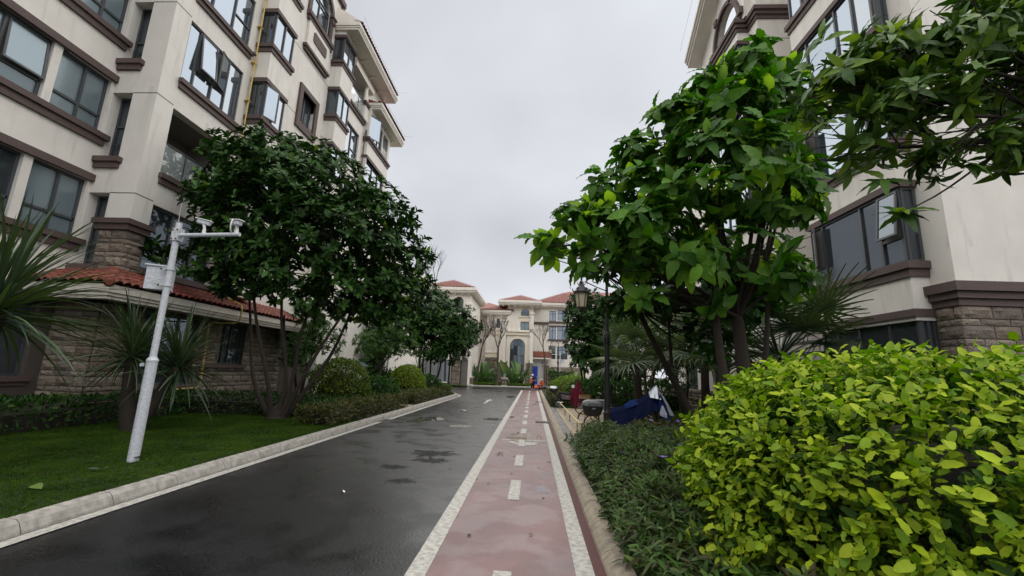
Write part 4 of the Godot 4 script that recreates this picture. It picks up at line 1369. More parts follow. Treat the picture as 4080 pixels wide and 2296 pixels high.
func centre_house():
	var t := thing("villa", "cream villa with red hip roofs, tall arched window and stone base behind planters", "house", V(-2.2, 0.1, -58))
	var Z := -56.0
	# main tower
	var mb := MB.new()
	wall(mb, "z", -3.5, -0.05, 6.4, 10.3, Z - 0.5, Z, [[-1.72, -0.62, 8.98, 9.5], [-1.72, -0.62, 7.15, 8.2]])
	wall(mb, "z", -3.5, -0.05, 0.1, 6.4, Z - 0.5, Z, [[-3.0, -1.05, 1.2, 6.05]])
	part(mb, "wall", M("cream"), t)
	mb = MB.new()
	mb.box(V(-3.4, 0.1, Z - 8), V(-0.1, 10.3, Z - 0.6))
	part(mb, "core", M("cream"), t)
	var arc := arch_pts(-1.17, 0.55, 9.5, 0.5)
	mb = MB.new()
	arch_ring(mb, "z", arch_pts(-1.17, 0.72, 9.5, 0.67), arc, Z, Z + 0.08)
	fbox(mb, "z", -1.89, -1.72, 8.95, 9.5, Z, Z + 0.08); fbox(mb, "z", -0.62, -0.45, 8.95, 9.5, Z, Z + 0.08)
	fbox(mb, "z", -1.95, -0.4, 8.8, 8.97, Z, Z + 0.15)
	part(mb, "arch_surround", M("cream_trim"), t)
	win(t, "z", 1.0, -1.72, -0.62, 8.98, 9.5, Z - 0.1, [0.33, 0.66], {}, "dark_glass", {"fw": 0.06})
	mb = MB.new()
	for k in arc.size() - 1:
		mb.quad(V(arc[k][0], 9.45, Z + 0.01), V(arc[k + 1][0], 9.45, Z + 0.01), V(arc[k + 1][0], arc[k + 1][1], Z + 0.01), V(arc[k][0], arc[k][1], Z + 0.01), V(0, 0, 1))
	part(mb, "fanlight", M("dark_glass"), t)
	win(t, "z", 1.0, -1.72, -0.62, 7.15, 8.2, Z - 0.15, [0.5], {}, "milk_glass", {"fw": 0.06})
	cbox(t, "panel", "cream_trim", -1.8, -0.55, 8.3, 8.75, Z, Z + 0.05)
	# band between floors
	cbox(t, "string_course", "cream", -3.6, -0.3, 6.85, 7.05, Z, Z + 0.35)
	cbox(t, "frieze", "cream_trim", -3.55, -0.4, 6.45, 6.85, Z, Z + 0.2)
	# tall arched window
	var big := arch_pts(-2.02, 0.97, 5.1, 0.9)
	mb = MB.new()
	arch_fill(mb, "z", big, 6.06, Z - 0.3, Z + 0.003)
	part(mb, "arch_wall", M("cream"), t)
	mb = MB.new()
	arch_ring(mb, "z", arch_pts(-2.02, 1.17, 5.1, 1.1), big, Z, Z + 0.12)
	fbox(mb, "z", -3.19, -2.99, 1.2, 5.1, Z, Z + 0.12); fbox(mb, "z", -1.05, -0.85, 1.2, 5.1, Z, Z + 0.12)
	fbox(mb, "z", -2.12, -1.92, 5.95, 6.35, Z, Z + 0.2)
	part(mb, "arch_surround", M("cream_trim"), t)
	win(t, "z", 1.0, -3.0, -1.05, 1.2, 6.05, Z - 0.2, [0.25, 0.5, 0.75], {0: [0.3, 0.55, 0.8], 1: [0.3, 0.55, 0.8], 2: [0.3, 0.55, 0.8], 3: [0.3, 0.55, 0.8]}, "dark_glass", {"fw": 0.05})
	# pilasters with caps
	for q in [[-4.35, -3.55, 8.2], [-0.45, 0.0, 9.2]]:
		cbox(t, "pilaster", "cream", q[0], q[1], 3.0, q[2], Z - 0.3, Z + 0.35)
		cbox(t, "capital", "cream", q[0] - 0.1, q[1] + 0.1, q[2], q[2] + 0.22, Z - 0.3, Z + 0.45)
		cbox(t, "capital", "cream", q[0] - 0.06, q[1] + 0.06, 7.2, 7.4, Z - 0.3, Z + 0.42)
		cbox(t, "pier_core", "mortar", q[0], q[1], 0.1, 2.9, Z - 0.3, Z + 0.35)
		stones(t, "z", 1.0, q[0], q[1], 0.3, 2.9, Z + 0.36, [], 1.25)
		cbox(t, "capital", "cream", q[0] - 0.08, q[1] + 0.08, 2.9, 3.02, Z - 0.3, Z + 0.44)
	cbox(t, "pier_core", "mortar", -0.88, -0.45, 0.1, 2.9, Z - 0.3, Z + 0.2)
	stones(t, "z", 1.0, -0.88, -0.45, 0.3, 2.9, Z + 0.21, [], 1.25)
	eave(t, -3.9, 0.1, Z + 0.2, Z - 7.5, 10.3, 0.85)
	mb = MB.new()
	hip_roof(mb, -4.6, 0.85, Z + 0.9, Z - 8.2, 10.9, 1.15)
	part(mb, "roof", M("tile_roof"), t)
	roof_ribs(t, -4.6, 0.85, Z + 0.9, 10.9, 1.15, 2.72)
	# lower wing on the left
	mb = MB.new()
	wall(mb, "z", -6.1, -3.5, 3.3, 9.1, Z - 0.9, Z - 0.4, [[-4.9, -3.6, 7.35, 8.6]])
	mb.box(V(-6.1, 0.1, Z - 9), V(-3.6, 9.1, Z - 0.95))
	mb.box(V(-9.5, 0.1, Z - 9), V(-6.1, 9.1, Z - 2.4))
	part(mb, "wall", M("cream"), t)
	win(t, "z", 1.0, -4.9, -3.6, 7.35, 8.6, Z - 0.6, [0.4], {}, "dark_glass")
	cbox(t, "shutter", "white", -5.35, -4.95, 7.35, 8.7, Z - 0.4, Z - 0.3)
	cbox(t, "slit_window", "dark_glass", -7.3, -7.1, 7.4, 8.6, Z - 2.4, Z - 2.37)
	cbox(t, "slit_window", "dark_glass", -7.3, -7.0, 5.4, 6.0, Z - 2.4, Z - 2.37)
	cbox(t, "frieze", "cream_trim", -6.15, -3.6, 6.45, 7.0, Z - 0.45, Z - 0.25)
	cbox(t, "string_course", "cream", -6.2, -3.6, 7.0, 7.16, Z - 0.45, Z - 0.15)
	cbox(t, "frieze", "cream_trim", -6.15, -4.35, 3.5, 4.05, Z - 0.45, Z - 0.25)
	cbox(t, "string_course", "cream_trim", -6.2, -4.35, 4.05, 4.15, Z - 0.45, Z - 0.15)
	cbox(t, "quoin", "cream", -6.25, -5.5, 3.4, 9.1, Z - 0.5, Z - 0.3)
	cbox(t, "stone_core", "mortar", -6.1, -3.5, 0.1, 3.4, Z - 0.8, Z - 0.4)
	stones(t, "z", 1.0, -6.1, -4.4, 0.3, 3.35, Z - 0.39, [], 1.25)
	eave(t, -6.3, -3.7, Z - 0.4, Z - 8, 9.05, 0.7)
	eave(t, -9.6, -6.4, Z - 2.4, Z - 8, 9.05, 0.6)
	mb = MB.new()
	hip_roof(mb, -10.2, -2.6, Z + 0.35, Z - 8.6, 9.67, 1.5)
	part(mb, "roof", M("tile_roof"), t)
	roof_ribs(t, -7.1, -2.6, Z + 0.35, 9.67, 1.5, 3.8)
	# side annex with the grey gate wall under a small tiled roof
	cbox(t, "annex_wall", "grey_door", 0.0, 1.45, 0.1, 3.5, Z - 1.6, Z - 1.2)
	cbox(t, "annex_fascia", "cream", -0.05, 2.4, 3.5, 3.72, Z - 1.7, Z - 0.5)
	mb = MB.new()
	mb.quad(V(-0.05, 3.72, Z - 0.45), V(2.45, 3.72, Z - 0.45), V(2.3, 4.5, Z - 1.7), V(0.0, 4.5, Z - 1.7), V(0, 1, 1))
	part(mb, "annex_roof", M("tile_roof"), t)
	mb = MB.new()
	for k in 10: mb.tube([V(0.0 + k * 0.25, 3.75, Z - 0.42), V(0.02 + k * 0.24, 4.53, Z - 1.68)], [0.085, 0.085], 5)
	part(mb, "tile_course", M("tile_roof_c"), t).set_meta("kind", "stuff")
	stones(t, "z", 1.0, 1.45, 2.2, 0.2, 2.7, Z - 1.0, [], 1.25)
	cbox(t, "pier_core", "mortar", 1.45, 2.2, 0.1, 2.7, Z - 1.5, Z - 1.01)
	var d: MeshInstance3D = cbox(t, "door", "blue_paint", -0.02, 0.68, 0.12, 2.55, Z - 1.2, Z - 1.12)
	cbox(d, "handle", "steel", 0.55, 0.6, 1.1, 1.3, Z - 1.12, Z - 1.06)

func right_far_house():
	var t := thing("villa", "pale villa with red roof and brown belt course, behind the columnar tree", "house", V(4, 0.1, -60))
	var Z := -58.0
	# its front turns a little towards the road
	var mb := MB.new()
	var wins := [[2.1, 3.0, 8.7, 10.05], [3.2, 4.6, 8.8, 10.2], [2.1, 3.0, 6.2, 7.9], [3.2, 4.6, 6.2, 8.0], [2.1, 3.0, 3.6, 5.3], [3.2, 4.6, 3.6, 5.3], [6, 8, 6.2, 8.0], [6, 8, 8.8, 10.2]]
	wall(mb, "z", 0.0, 16, 0.1, 10.5, Z - 0.5, Z, wins)
	mb.box(V(0.05, 0.1, Z - 10), V(16, 10.4, Z - 0.55))
	part(mb, "wall", M("cream"), t)
	for w in wins: win(t, "z", 1.0, w[0], w[1], w[2], w[3], Z - 0.12, [0.5], {0: [0.7], 1: [0.7]}, "glass", {"fw": 0.06})
	cbox(t, "belt_course", "trim", 0.0, 2.0, 8.15, 8.5, Z, Z + 0.12)
	cbox(t, "belt_course", "trim", 2.0, 16, 8.4, 8.66, Z, Z + 0.16)
	cbox(t, "hood", "trim", 2.0, 4.8, 7.95, 8.1, Z, Z + 0.12)
	cbox(t, "sill", "trim", 1.9, 4.8, 6.05, 6.2, Z, Z + 0.2)
	eave(t, 0.3, 16, Z, Z - 9, 10.5, 0.6)
	mb = MB.new()
	hip_roof(mb, -0.2, 16.6, Z + 0.6, Z - 10, 11.1, 2.6)
	part(mb, "roof", M("tile_roof"), t)
	roof_ribs(t, -0.2, 9, Z + 0.6, 11.1, 2.6, 5.3)
	stones(t, "z", 1.0, 2.4, 7.0, 0.3, 2.6, Z + 0.01, [], 1.6)

func left_far_tower():
	var t := thing("villa", "cream corner tower with arched top window and stone column, behind the round dark tree", "house", V(-10, 0.1, -48))
	var Z := -46.0
	var mb := MB.new()
	wall(mb, "z", -16, -6.92, 2.9, 10.0, Z - 0.5, Z, [[-8.75, -7.72, 7.9, 9.1], [-8.75, -7.72, 5.0, 6.5], [-11.5, -10.4, 5.0, 6.5], [-11.5, -10.4, 7.9, 9.4]])
	mb.box(V(-16, 0.1, Z - 9), V(-6.98, 10.0, Z - 0.55))
	part(mb, "wall", M("cream"), t)
	win(t, "z", 1.0, -8.75, -7.72, 7.9, 9.1, Z - 0.12, [0.5], {}, "dark_glass", {"fw": 0.06})
	win(t, "z", 1.0, -8.75, -7.72, 5.0, 6.5, Z - 0.12, [0.5], {}, "dark_glass", {"fw": 0.06})
	win(t, "z", 1.0, -11.5, -10.4, 5.0, 6.5, Z - 0.12, [0.5], {}, "dark_glass", {"fw": 0.06})
	win(t, "z", 1.0, -11.5, -10.4, 7.9, 9.4, Z - 0.12, [0.5], {}, "dark_glass", {"fw": 0.06})
	var arc := arch_pts(-8.235, 0.515, 9.1, 0.5)
	mb = MB.new()
	for k in arc.size() - 1:
		mb.quad(V(arc[k][0], 9.05, Z + 0.01), V(arc[k + 1][0], 9.05, Z + 0.01), V(arc[k + 1][0], arc[k + 1][1], Z + 0.01), V(arc[k][0], arc[k][1], Z + 0.01), V(0, 0, 1))
	part(mb, "fanlight", M("dark_glass"), t)
	mb = MB.new()
	arch_ring(mb, "z", arch_pts(-8.235, 0.68, 9.1, 0.66), arc, Z, Z + 0.1)
	fbox(mb, "z", -8.92, -8.75, 7.8, 9.1, Z, Z + 0.1); fbox(mb, "z", -7.72, -7.55, 7.8, 9.1, Z, Z + 0.1)
	part(mb, "arch_surround", M("cream_trim"), t)
	cbox(t, "pilaster", "cream", -7.3, -6.88, 3.0, 8.7, Z, Z + 0.15)
	cbox(t, "capital", "cream", -7.4, -6.78, 8.7, 8.88, Z - 0.2, Z + 0.25)
	# ground floor: glazed wall with white frame and a stone column
	cbox(t, "frame_beam", "white", -14, -8.7, 2.75, 2.95, Z - 0.3, Z + 0.1)
	cbox(t, "frame_post", "white", -8.78, -8.66, 0.3, 2.8, Z - 0.1, Z + 0.1)
	cbox(t, "frame_beam", "white", -14, -8.7, 0.3, 0.45, Z - 0.2, Z + 0.12)
	win(t, "z", 1.0, -14, -8.78, 0.45, 2.75, Z - 0.05, [0.25, 0.5, 0.75], {}, "glass", {"fw": 0.06})
	cbox(t, "column_core", "mortar", -8.5, -7.66, 0.1, 2.75, Z - 0.6, Z + 0.18)
	stones(t, "z", 1.0, -8.5, -7.66, 0.15, 2.72, Z + 0.18, [], 1.15)
	cbox(t, "column_capital", "cream", -8.62, -7.56, 2.75, 2.95, Z - 0.6, Z + 0.3)
	cbox(t, "doorway", "room", -7.6, -6.9, 0.1, 2.8, Z - 0.3, Z - 0.2)
	eave(t, -16, -6.95, Z, Z - 9, 9.95, 0.65)
	mb = MB.new()
	hip_roof(mb, -12.5, -6.4, Z + 0.6, Z - 8, 10.57, 1.35)
	part(mb, "roof", M("tile_roof"), t)
	roof_ribs(t, -12.5, -6.4, Z + 0.6, 10.57, 1.35, 3.05)

func left_mid_house():
	# the next block along, seen under the crowns on the left
	var t := thing("apartment_block", "pale block with dark glazed ground floor, half hidden behind the clipped domes", "building", V(-13, 0.1, -33))
	var Z := -31.0
	var mb := MB.new()
	wall(mb, "z", -22, -10.6, 3.0, 10.2, Z - 0.5, Z, [[-13.5, -11.4, 4.2, 6.0], [-13.5, -11.4, 7.3, 9.1]])
	mb.box(V(-22, 0.1, -41), V(-10.6, 10.2, Z - 0.55))
	part(mb, "wall", M("cream"), t)
	for y in [4.2, 7.3]: win(t, "z", 1.0, -13.5, -11.4, y, y + 1.8, Z - 0.12, [0.5], {}, "glass")
	win(t, "z", 1.0, -16.0, -10.75, 0.4, 2.9, Z - 0.02, [0.25, 0.5, 0.75], {}, "dark_glass", {"fw": 0.06})
	cbox(t, "frame_post", "white", -10.75, -10.6, 0.1, 3.0, Z - 0.1, Z + 0.1)
	cbox(t, "frame_post", "white", -13.4, -13.25, 0.1, 3.0, Z - 0.1, Z + 0.1)
	cbox(t, "frame_beam", "trim", -16.0, -10.6, 2.9, 3.05, Z - 0.1, Z + 0.15)

# ------------------------------------------------------------------ plants
func leaf(len: float, wid: float, fold: float, droop: float, segs := 4, peak := 0.9, rnd := 0.8) -> ArrayMesh:
	# a leaf along +z with its face towards +y, folded along the midrib
	var mb := MB.new()
	var rows := []
	for i in segs + 1:
		var t := float(i) / segs
		var w := wid * 0.5 * pow(sin(PI * pow(clampf(t, 0.0, 1.0), peak)), rnd) + (0.006 * len if i == 0 else 0.0)
		var y := -droop * len * t * t
		var wave := 0.0 if segs < 5 else wid * 0.05 * (1 if i % 2 else -1)
		rows.append([V(-w, y + fold * w + wave, t * len), V(0, y, t * len), V(w, y + fold * w - wave, t * len)])
	mb.strip(rows)
	for i in mb.n.size():
		if mb.n[i].y < 0: mb.n[i] = -mb.n[i]
	for i in range(0, mb.v.size(), 3):
		if (mb.v[i + 2] - mb.v[i]).cross(mb.v[i + 1] - mb.v[i]).dot(mb.n[i]) < 0:
			var q := mb.v[i + 1]; mb.v[i + 1] = mb.v[i + 2]; mb.v[i + 2] = q
			q = mb.n[i + 1]; mb.n[i + 1] = mb.n[i + 2]; mb.n[i + 2] = q
	return mb.mesh()

func mixc(pal: Array, j := 0.18) -> Color:      # a random tone between the palette's neighbours
	var k := rng.randi() % pal.size()
	var a: Color = pal[k]
	var b: Color = pal[(k + 1) % pal.size()]
	var c := a.lerp(b, rng.randf())
	var g := R(1.0 - j, 1.0 + j)
	return Color(c.r * g, c.g * g, c.b * g)

func rosette(xs: Array, cols: Array, p: Vector3, axis: Vector3, k: int, size: float, spread: float, pal: Array, up := 0.35):
	# leaves set spirally round a twig tip
	var side := axis.cross(rdir()).normalized()
	var w := axis.cross(side)
	var a0 := R(0, TAU)
	for i in k:
		var a := a0 + i * 2.39996
		var sp := spread * R(0.55, 1.35)
		var d := (axis * cos(sp) + (side * cos(a) + w * sin(a)) * sin(sp)).normalized()
		var n := (axis + V(0, up, 0) + rdir() * 0.45)
		var s := size * R(0.65, 1.15)
		xs.append(Transform3D(look(d, n).scaled_local(V(s, s, s)), p - axis * (size * 0.28 * i / k)))
		cols.append(mixc(pal))

func shoot(xs: Array, cols: Array, p: Vector3, axis: Vector3, k: int, size: float, pal: Array):
	# alternate leaves up a short twig, each cupped and turned its own way
	var side := axis.cross(rdir()).normalized()
	var a := R(0, TAU)
	for i in k:
		a += PI + R(-0.7, 0.7)
		var w := side.rotated(axis, a)
		var d := (axis * R(0.35, 1.1) + w * R(0.5, 1.1) + rdir() * 0.25).normalized()
		var s := size * R(0.6, 1.2)
		xs.append(Transform3D(look(d, axis + V(0, 0.5, 0) - w * 0.3 + rdir() * 0.45).scaled_local(V(s * R(0.85, 1.15), s, s)), p - axis * (size * 0.38 * i) + w * 0.004))
		cols.append(mixc(pal))

func crown_leaves(clumps: Array, n: int, k: int, size: float, spread: float, pal: Array, sd: int, shell := 0.62, gap := -0.12, up := 0.35, flat := 0.5) -> Array:
	# rosettes spread through the outer part of overlapping clumps; noise opens gaps
	var f := FastNoiseLite.new()
	f.seed = sd
	f.frequency = 0.55
	f.fractal_octaves = 2
	var xs := []; var cols := []; var tips := []
	var wsum := 0.0
	for c in clumps: wsum += c[1].x * c[1].y + c[1].y * c[1].z + c[1].x * c[1].z
	for c in clumps:
		var r: Vector3 = c[1]
		var m := int(n * (r.x * r.y + r.y * r.z + r.x * r.z) / wsum)
		for i in m:
			var d := rdir()
			if d.y < -0.35 and rng.randf() < 0.45: d.y = -d.y
			var q := pow(rng.randf(), 0.55) * (1.04 - shell) + shell
			q *= 1.0 + 0.34 * f.get_noise_3dv(d * 3.0 + c[0])
			var p: Vector3 = c[0] + d * r * q
			if f.get_noise_3dv(p * 1.7) < gap: continue
			var ax := (d * 0.75 + V(0, flat, 0) + rdir() * 0.35).normalized()
			rosette(xs, cols, p, ax, k, size, spread, pal, up)
			tips.append([p, ax, c[0]])
	return [xs, cols, tips]

func limb(mb: MB, a: Vector3, b: Vector3, r0: float, r1: float, bend := 0.12, n := 6, sides := 7):
	var pts := []; var rad := []
	var off := rdir() * (b - a).length() * bend
	var off2 := rdir() * (b - a).length() * bend * 0.4
	for i in n + 1:
		var t := float(i) / n
		pts.append(a.lerp(b, t) + off * sin(PI * t) + off2 * sin(TAU * t))
		rad.append(lerpf(r0, r1, t))
	mb.tube(pts, rad, sides, true)
	return pts

func near_leaves(t: Node3D, xs: Array, cols: Array, mesh: ArrayMesh, base_mat: String, n: int, nc := 6) -> Array:
	# the n leaves that show largest become leaves of their own; returns what is left for the mass of foliage
	var eye := V(0, 1.75, 0)
	var order := []
	for i in xs.size():
		var d: Vector3 = xs[i].origin - eye
		var s: float = xs[i].basis.z.length() * absf((xs[i].basis.y.normalized()).dot(d.normalized())) / d.length()
		order.append([s, i])
	order.sort_custom(func(a, b): return a[0] > b[0])
	var taken := {}
	for k in mini(n, order.size()):
		var i: int = order[k][1]
		taken[i] = true
		var c: Color = cols[i]
		# tones are shared: the nearest of a few steps
		var q := Color(snappedf(c.r, 0.012), snappedf(c.g, 0.02), snappedf(c.b, 0.012))
		var key := "%s_%d_%d_%d" % [base_mat, int(q.r * 1000), int(q.g * 1000), int(q.b * 1000)]
		if not mats.has(key):
			var m: StandardMaterial3D = M(base_mat).duplicate()
			m.vertex_color_use_as_albedo = false
			m.albedo_color = Color(maxf(q.r, 0.006), maxf(q.g, 0.012), maxf(q.b, 0.004)).linear_to_srgb()
			mats[key] = m
		bit(mesh, "leaf", mats[key], t, xs[i])
	var rx := []; var rc := []
	for i in xs.size():
		if not taken.has(i):
			rx.append(xs[i]); rc.append(cols[i])
	return [rx, rc]

const DARK := [Color(0.022, 0.060, 0.012), Color(0.034, 0.090, 0.016), Color(0.052, 0.125, 0.018), Color(0.016, 0.042, 0.012)]
const MIDG := [Color(0.030, 0.085, 0.014), Color(0.045, 0.115, 0.018), Color(0.022, 0.060, 0.014)]
const BIGL := [Color(0.045, 0.125, 0.016), Color(0.075, 0.185, 0.022), Color(0.030, 0.085, 0.016), Color(0.12, 0.25, 0.025)]
const GOLD := [Color(0.36, 0.45, 0.018), Color(0.24, 0.35, 0.016), Color(0.11, 0.21, 0.016), Color(0.42, 0.50, 0.03), Color(0.16, 0.27, 0.016)]
const OLIVE := [Color(0.06, 0.095, 0.025), Color(0.09, 0.13, 0.03), Color(0.04, 0.07, 0.02)]
const RUEL := [Color(0.042, 0.090, 0.018), Color(0.065, 0.130, 0.026), Color(0.10, 0.14, 0.045), Color(0.050, 0.040, 0.018), Color(0.030, 0.062, 0.014)]
const RUSTY := [Color(0.10, 0.11, 0.04), Color(0.13, 0.125, 0.05), Color(0.06, 0.075, 0.025), Color(0.10, 0.06, 0.03), Color(0.04, 0.06, 0.02)]

func left_tree():
	var b := V(-7.5, 0.13, -12.8)
	var t := thing("multi_stem_tree", "dense dark multi-stemmed tree with glossy leaves on the left lawn", "tree", b)
	var cl := [[V(-9.7, 8.05, -12.7), V(1.3, 0.95, 1.4)], [V(-8.3, 7.8, -12.4), V(1.6, 1.15, 1.6)], [V(-6.8, 7.1, -12.2), V(1.6, 1.15, 1.6)], [V(-5.3, 6.3, -12.6), V(1.4, 1.1, 1.5)], [V(-9.4, 6.6, -12.3), V(1.25, 1.2, 1.5)], [V(-8.0, 6.0, -11.7), V(1.9, 1.5, 1.7)], [V(-6.0, 5.5, -11.8), V(1.8, 1.3, 1.6)], [V(-4.7, 5.0, -12.7), V(1.35, 1.1, 1.5)], [V(-5.3, 4.0, -12.6), V(1.5, 0.8, 1.4)], [V(-7.4, 4.5, -12.4), V(1.9, 0.95, 1.6)], [V(-9.6, 4.7, -11.9), V(1.5, 0.75, 1.0)], [V(-8.9, 4.1, -12.2), V(0.9, 0.55, 0.9)], [V(-4.6, 3.5, -13.2), V(0.9, 0.5, 0.9)], [V(-4.2, 4.1, -12.9), V(1.0, 0.8, 1.0)], [V(-6.2, 3.5, -12.6), V(1.3, 0.6, 1.2)]]
	var tr := MB.new()
	var forks := []
	for k in 7:
		var a := TAU * k / 7.0 + R(-0.2, 0.2)
		var top := V(-7.4 + cos(a) * R(1.0, 2.3), R(3.2, 4.3), -12.7 + sin(a) * R(0.5, 1.4))
		var p0 := b + V(cos(a) * 0.2, -0.05, sin(a) * 0.16)
		limb(tr, p0, top, R(0.045, 0.078), 0.034, 0.08, 8, 9)
		forks.append(top)
	tr.lathe(b + V(0, -0.05, 0), [[0.33, 0.0], [0.25, 0.12], [0.18, 0.35], [0.0, 0.5]], 14)
	part(tr, "trunk", M("bark"), t)
	var br := MB.new()
	for c in cl:
		var best: Vector3 = forks[0]
		for q in forks:
			if q.distance_to(c[0]) < best.distance_to(c[0]): best = q
		limb(br, best, c[0], 0.045, 0.02, 0.12, 6, 6)
		for j in 9:
			limb(br, best.lerp(c[0], R(0.4, 1.0)), c[0] + rdir() * c[1] * 0.8, 0.016, 0.006, 0.14, 4, 4)
	# the low branch reaching past the camera pole
	limb(br, forks[4], V(-10.9, 4.75, -11.6), 0.035, 0.01, 0.05, 6, 5)
	part(br, "branches", M("bark"), t)
	var lf := leaf(1.0, 0.44, 0.15, 0.22)
	var L := crown_leaves(cl, 5200, 7, 0.25, 1.15, DARK, 11, 0.55, -0.10)
	for k in 26:
		rosette(L[0], L[1], V(-9.6, 4.6, -11.8).lerp(V(-11.2, 4.85, -11.4), rng.randf()) + rdir() * 0.3, (V(-0.3, 0.9, 0.2) + rdir() * 0.4).normalized(), 6, 0.24, 1.2, DARK)
	var rest := near_leaves(t, L[0], L[1], lf, "gloss_leaf", 300)
	cloud("foliage", t, lf, M("gloss_leaf"), rest[0], rest[1])

func big_leaf_tree():
	var b := V(3.75, 0.1, -8.0)
	var t := thing("broadleaf_tree", "tree with very large ribbed leaves and dark forked trunk behind the golden shrub", "tree", b)
	var cl := [[V(4.75, 8.1, -8), V(0.55, 0.45, 0.55)], [V(4.1, 7.75, -7.7), V(0.65, 0.5, 0.65)], [V(5, 7.3, -8), V(0.6, 0.5, 0.6)], [V(3.3, 7.35, -7.9), V(0.6, 0.45, 0.6)], [V(4.2, 7.0, -7.6), V(0.6, 0.5, 0.6)], [V(2.6, 6.6, -7.7), V(0.6, 0.5, 0.6)], [V(3.6, 6.5, -7.2), V(0.75, 0.5, 0.75)], [V(4.5, 6.2, -7.5), V(0.7, 0.55, 0.7)], [V(2, 5.95, -7.9), V(0.55, 0.45, 0.55)], [V(2.9, 5.8, -7.3), V(0.75, 0.5, 0.75)], [V(3.9, 5.5, -7.1), V(0.8, 0.5, 0.8)], [V(4.9, 5.4, -7.9), V(0.55, 0.6, 0.55)], [V(1.35, 5.3, -8), V(0.55, 0.4, 0.55)], [V(2.1, 5.15, -7.5), V(0.7, 0.45, 0.7)], [V(3.1, 4.9, -7), V(0.8, 0.5, 0.8)], [V(0.7, 4.75, -8.1), V(0.5, 0.35, 0.5)], [V(0.25, 4.2, -8.1), V(0.42, 0.28, 0.42)], [V(1.3, 4.4, -7.7), V(0.65, 0.4, 0.65)], [V(2.2, 4.35, -7.3), V(0.75, 0.45, 0.75)], [V(4.2, 4.7, -7.4), V(0.7, 0.5, 0.7)], [V(4.9, 4.3, -8.1), V(0.4, 0.45, 0.4)], [V(0.95, 3.85, -7.8), V(0.5, 0.3, 0.5)], [V(1.8, 3.75, -7.5), V(0.6, 0.35, 0.6)], [V(2.7, 3.7, -7.2), V(0.6, 0.4, 0.6)], [V(3.5, 3.85, -7.3), V(0.65, 0.45, 0.65)], [V(4.4, 3.6, -7.8), V(0.5, 0.45, 0.5)], [V(2.2, 3.2, -7.8), V(0.45, 0.3, 0.45)], [V(3.1, 3.15, -7.6), V(0.4, 0.3, 0.4)]]
	var tr := MB.new()
	var f := V(3.72, 2.9, -8.0)
	limb(tr, b + V(0, -0.1, 0), f, 0.15, 0.10, 0.02, 8, 10)
	limb(tr, b + V(-0.28, -0.1, 0.05), V(3.3, 3.4, -7.9), 0.09, 0.06, 0.04, 8, 8)
	limb(tr, b + V(0.42, -0.1, -0.1), V(4.35, 4.2, -8.1), 0.06, 0.035, 0.05, 8, 7)
	part(tr, "trunk", M("bark"), t)
	var br := MB.new()
	for c in cl:
		limb(br, f, c[0], 0.045, 0.016, 0.08, 7, 6)
		for j in 4:
			limb(br, f.lerp(c[0], R(0.6, 1.0)), c[0] + rdir() * c[1] * 0.85, 0.014, 0.007, 0.1, 4, 4)
	part(br, "branches", M("bark"), t)
	var lf := leaf(1.0, 0.50, 0.18, 0.42, 9, 0.85)
	var L := crown_leaves(cl, 760, 6, 0.37, 1.3, BIGL, 21, 0.2, -0.10, 0.15, 0.3)
	var rest := near_leaves(t, L[0], L[1], lf, "leaf", 300)
	cloud("foliage", t, lf, M("leaf"), rest[0], rest[1])
	# a second, leaning tree of the same kind behind it
	var b2 := V(4.15, 0.1, -10.6)
	var t2 := thing("broadleaf_tree", "leaning slender tree whose dark trunk slants behind the lamp post", "tree", b2)
	tr = MB.new()
	limb(tr, b2 + V(0, -0.1, 0), V(2.15, 4.2, -10.4), 0.10, 0.05, 0.02, 9, 9)
	limb(tr, V(3.3, 2.0, -10.5), V(3.2, 4.3, -10.2), 0.045, 0.02, 0.06, 6, 6)
	part(tr, "trunk", M("bark"), t2)
	br = MB.new()
	var cl2 := [[V(1.9, 4.5, -10.4), V(1.0, 0.7, 0.9)], [V(3.0, 4.9, -10.4), V(1.2, 0.8, 1.0)], [V(4.1, 4.6, -10.6), V(1.0, 0.9, 0.9)], [V(3.3, 3.7, -9.8), V(0.9, 0.6, 0.8)], [V(4.5, 3.3, -9.6), V(0.8, 0.6, 0.7)], [V(5.2, 4.2, -9.6), V(0.7, 0.8, 0.7)], [V(2.3, 3.5, -10.2), V(0.7, 0.5, 0.7)], [V(4.0, 2.6, -9.9), V(0.7, 0.45, 0.6)]]
	for c in cl2:
		for j in 8: limb(br, V(2.6, 3.3, -10.4), c[0] + rdir() * c[1] * 0.8, 0.02, 0.008, 0.08, 5, 5)
	part(br, "branches", M("bark"), t2)
	L = crown_leaves(cl2, 420, 6, 0.30, 1.2, MIDG, 23, 0.4, -0.3, 0.5, 0.6)
	cloud("foliage", t2, lf, M("leaf"), L[0], L[1])

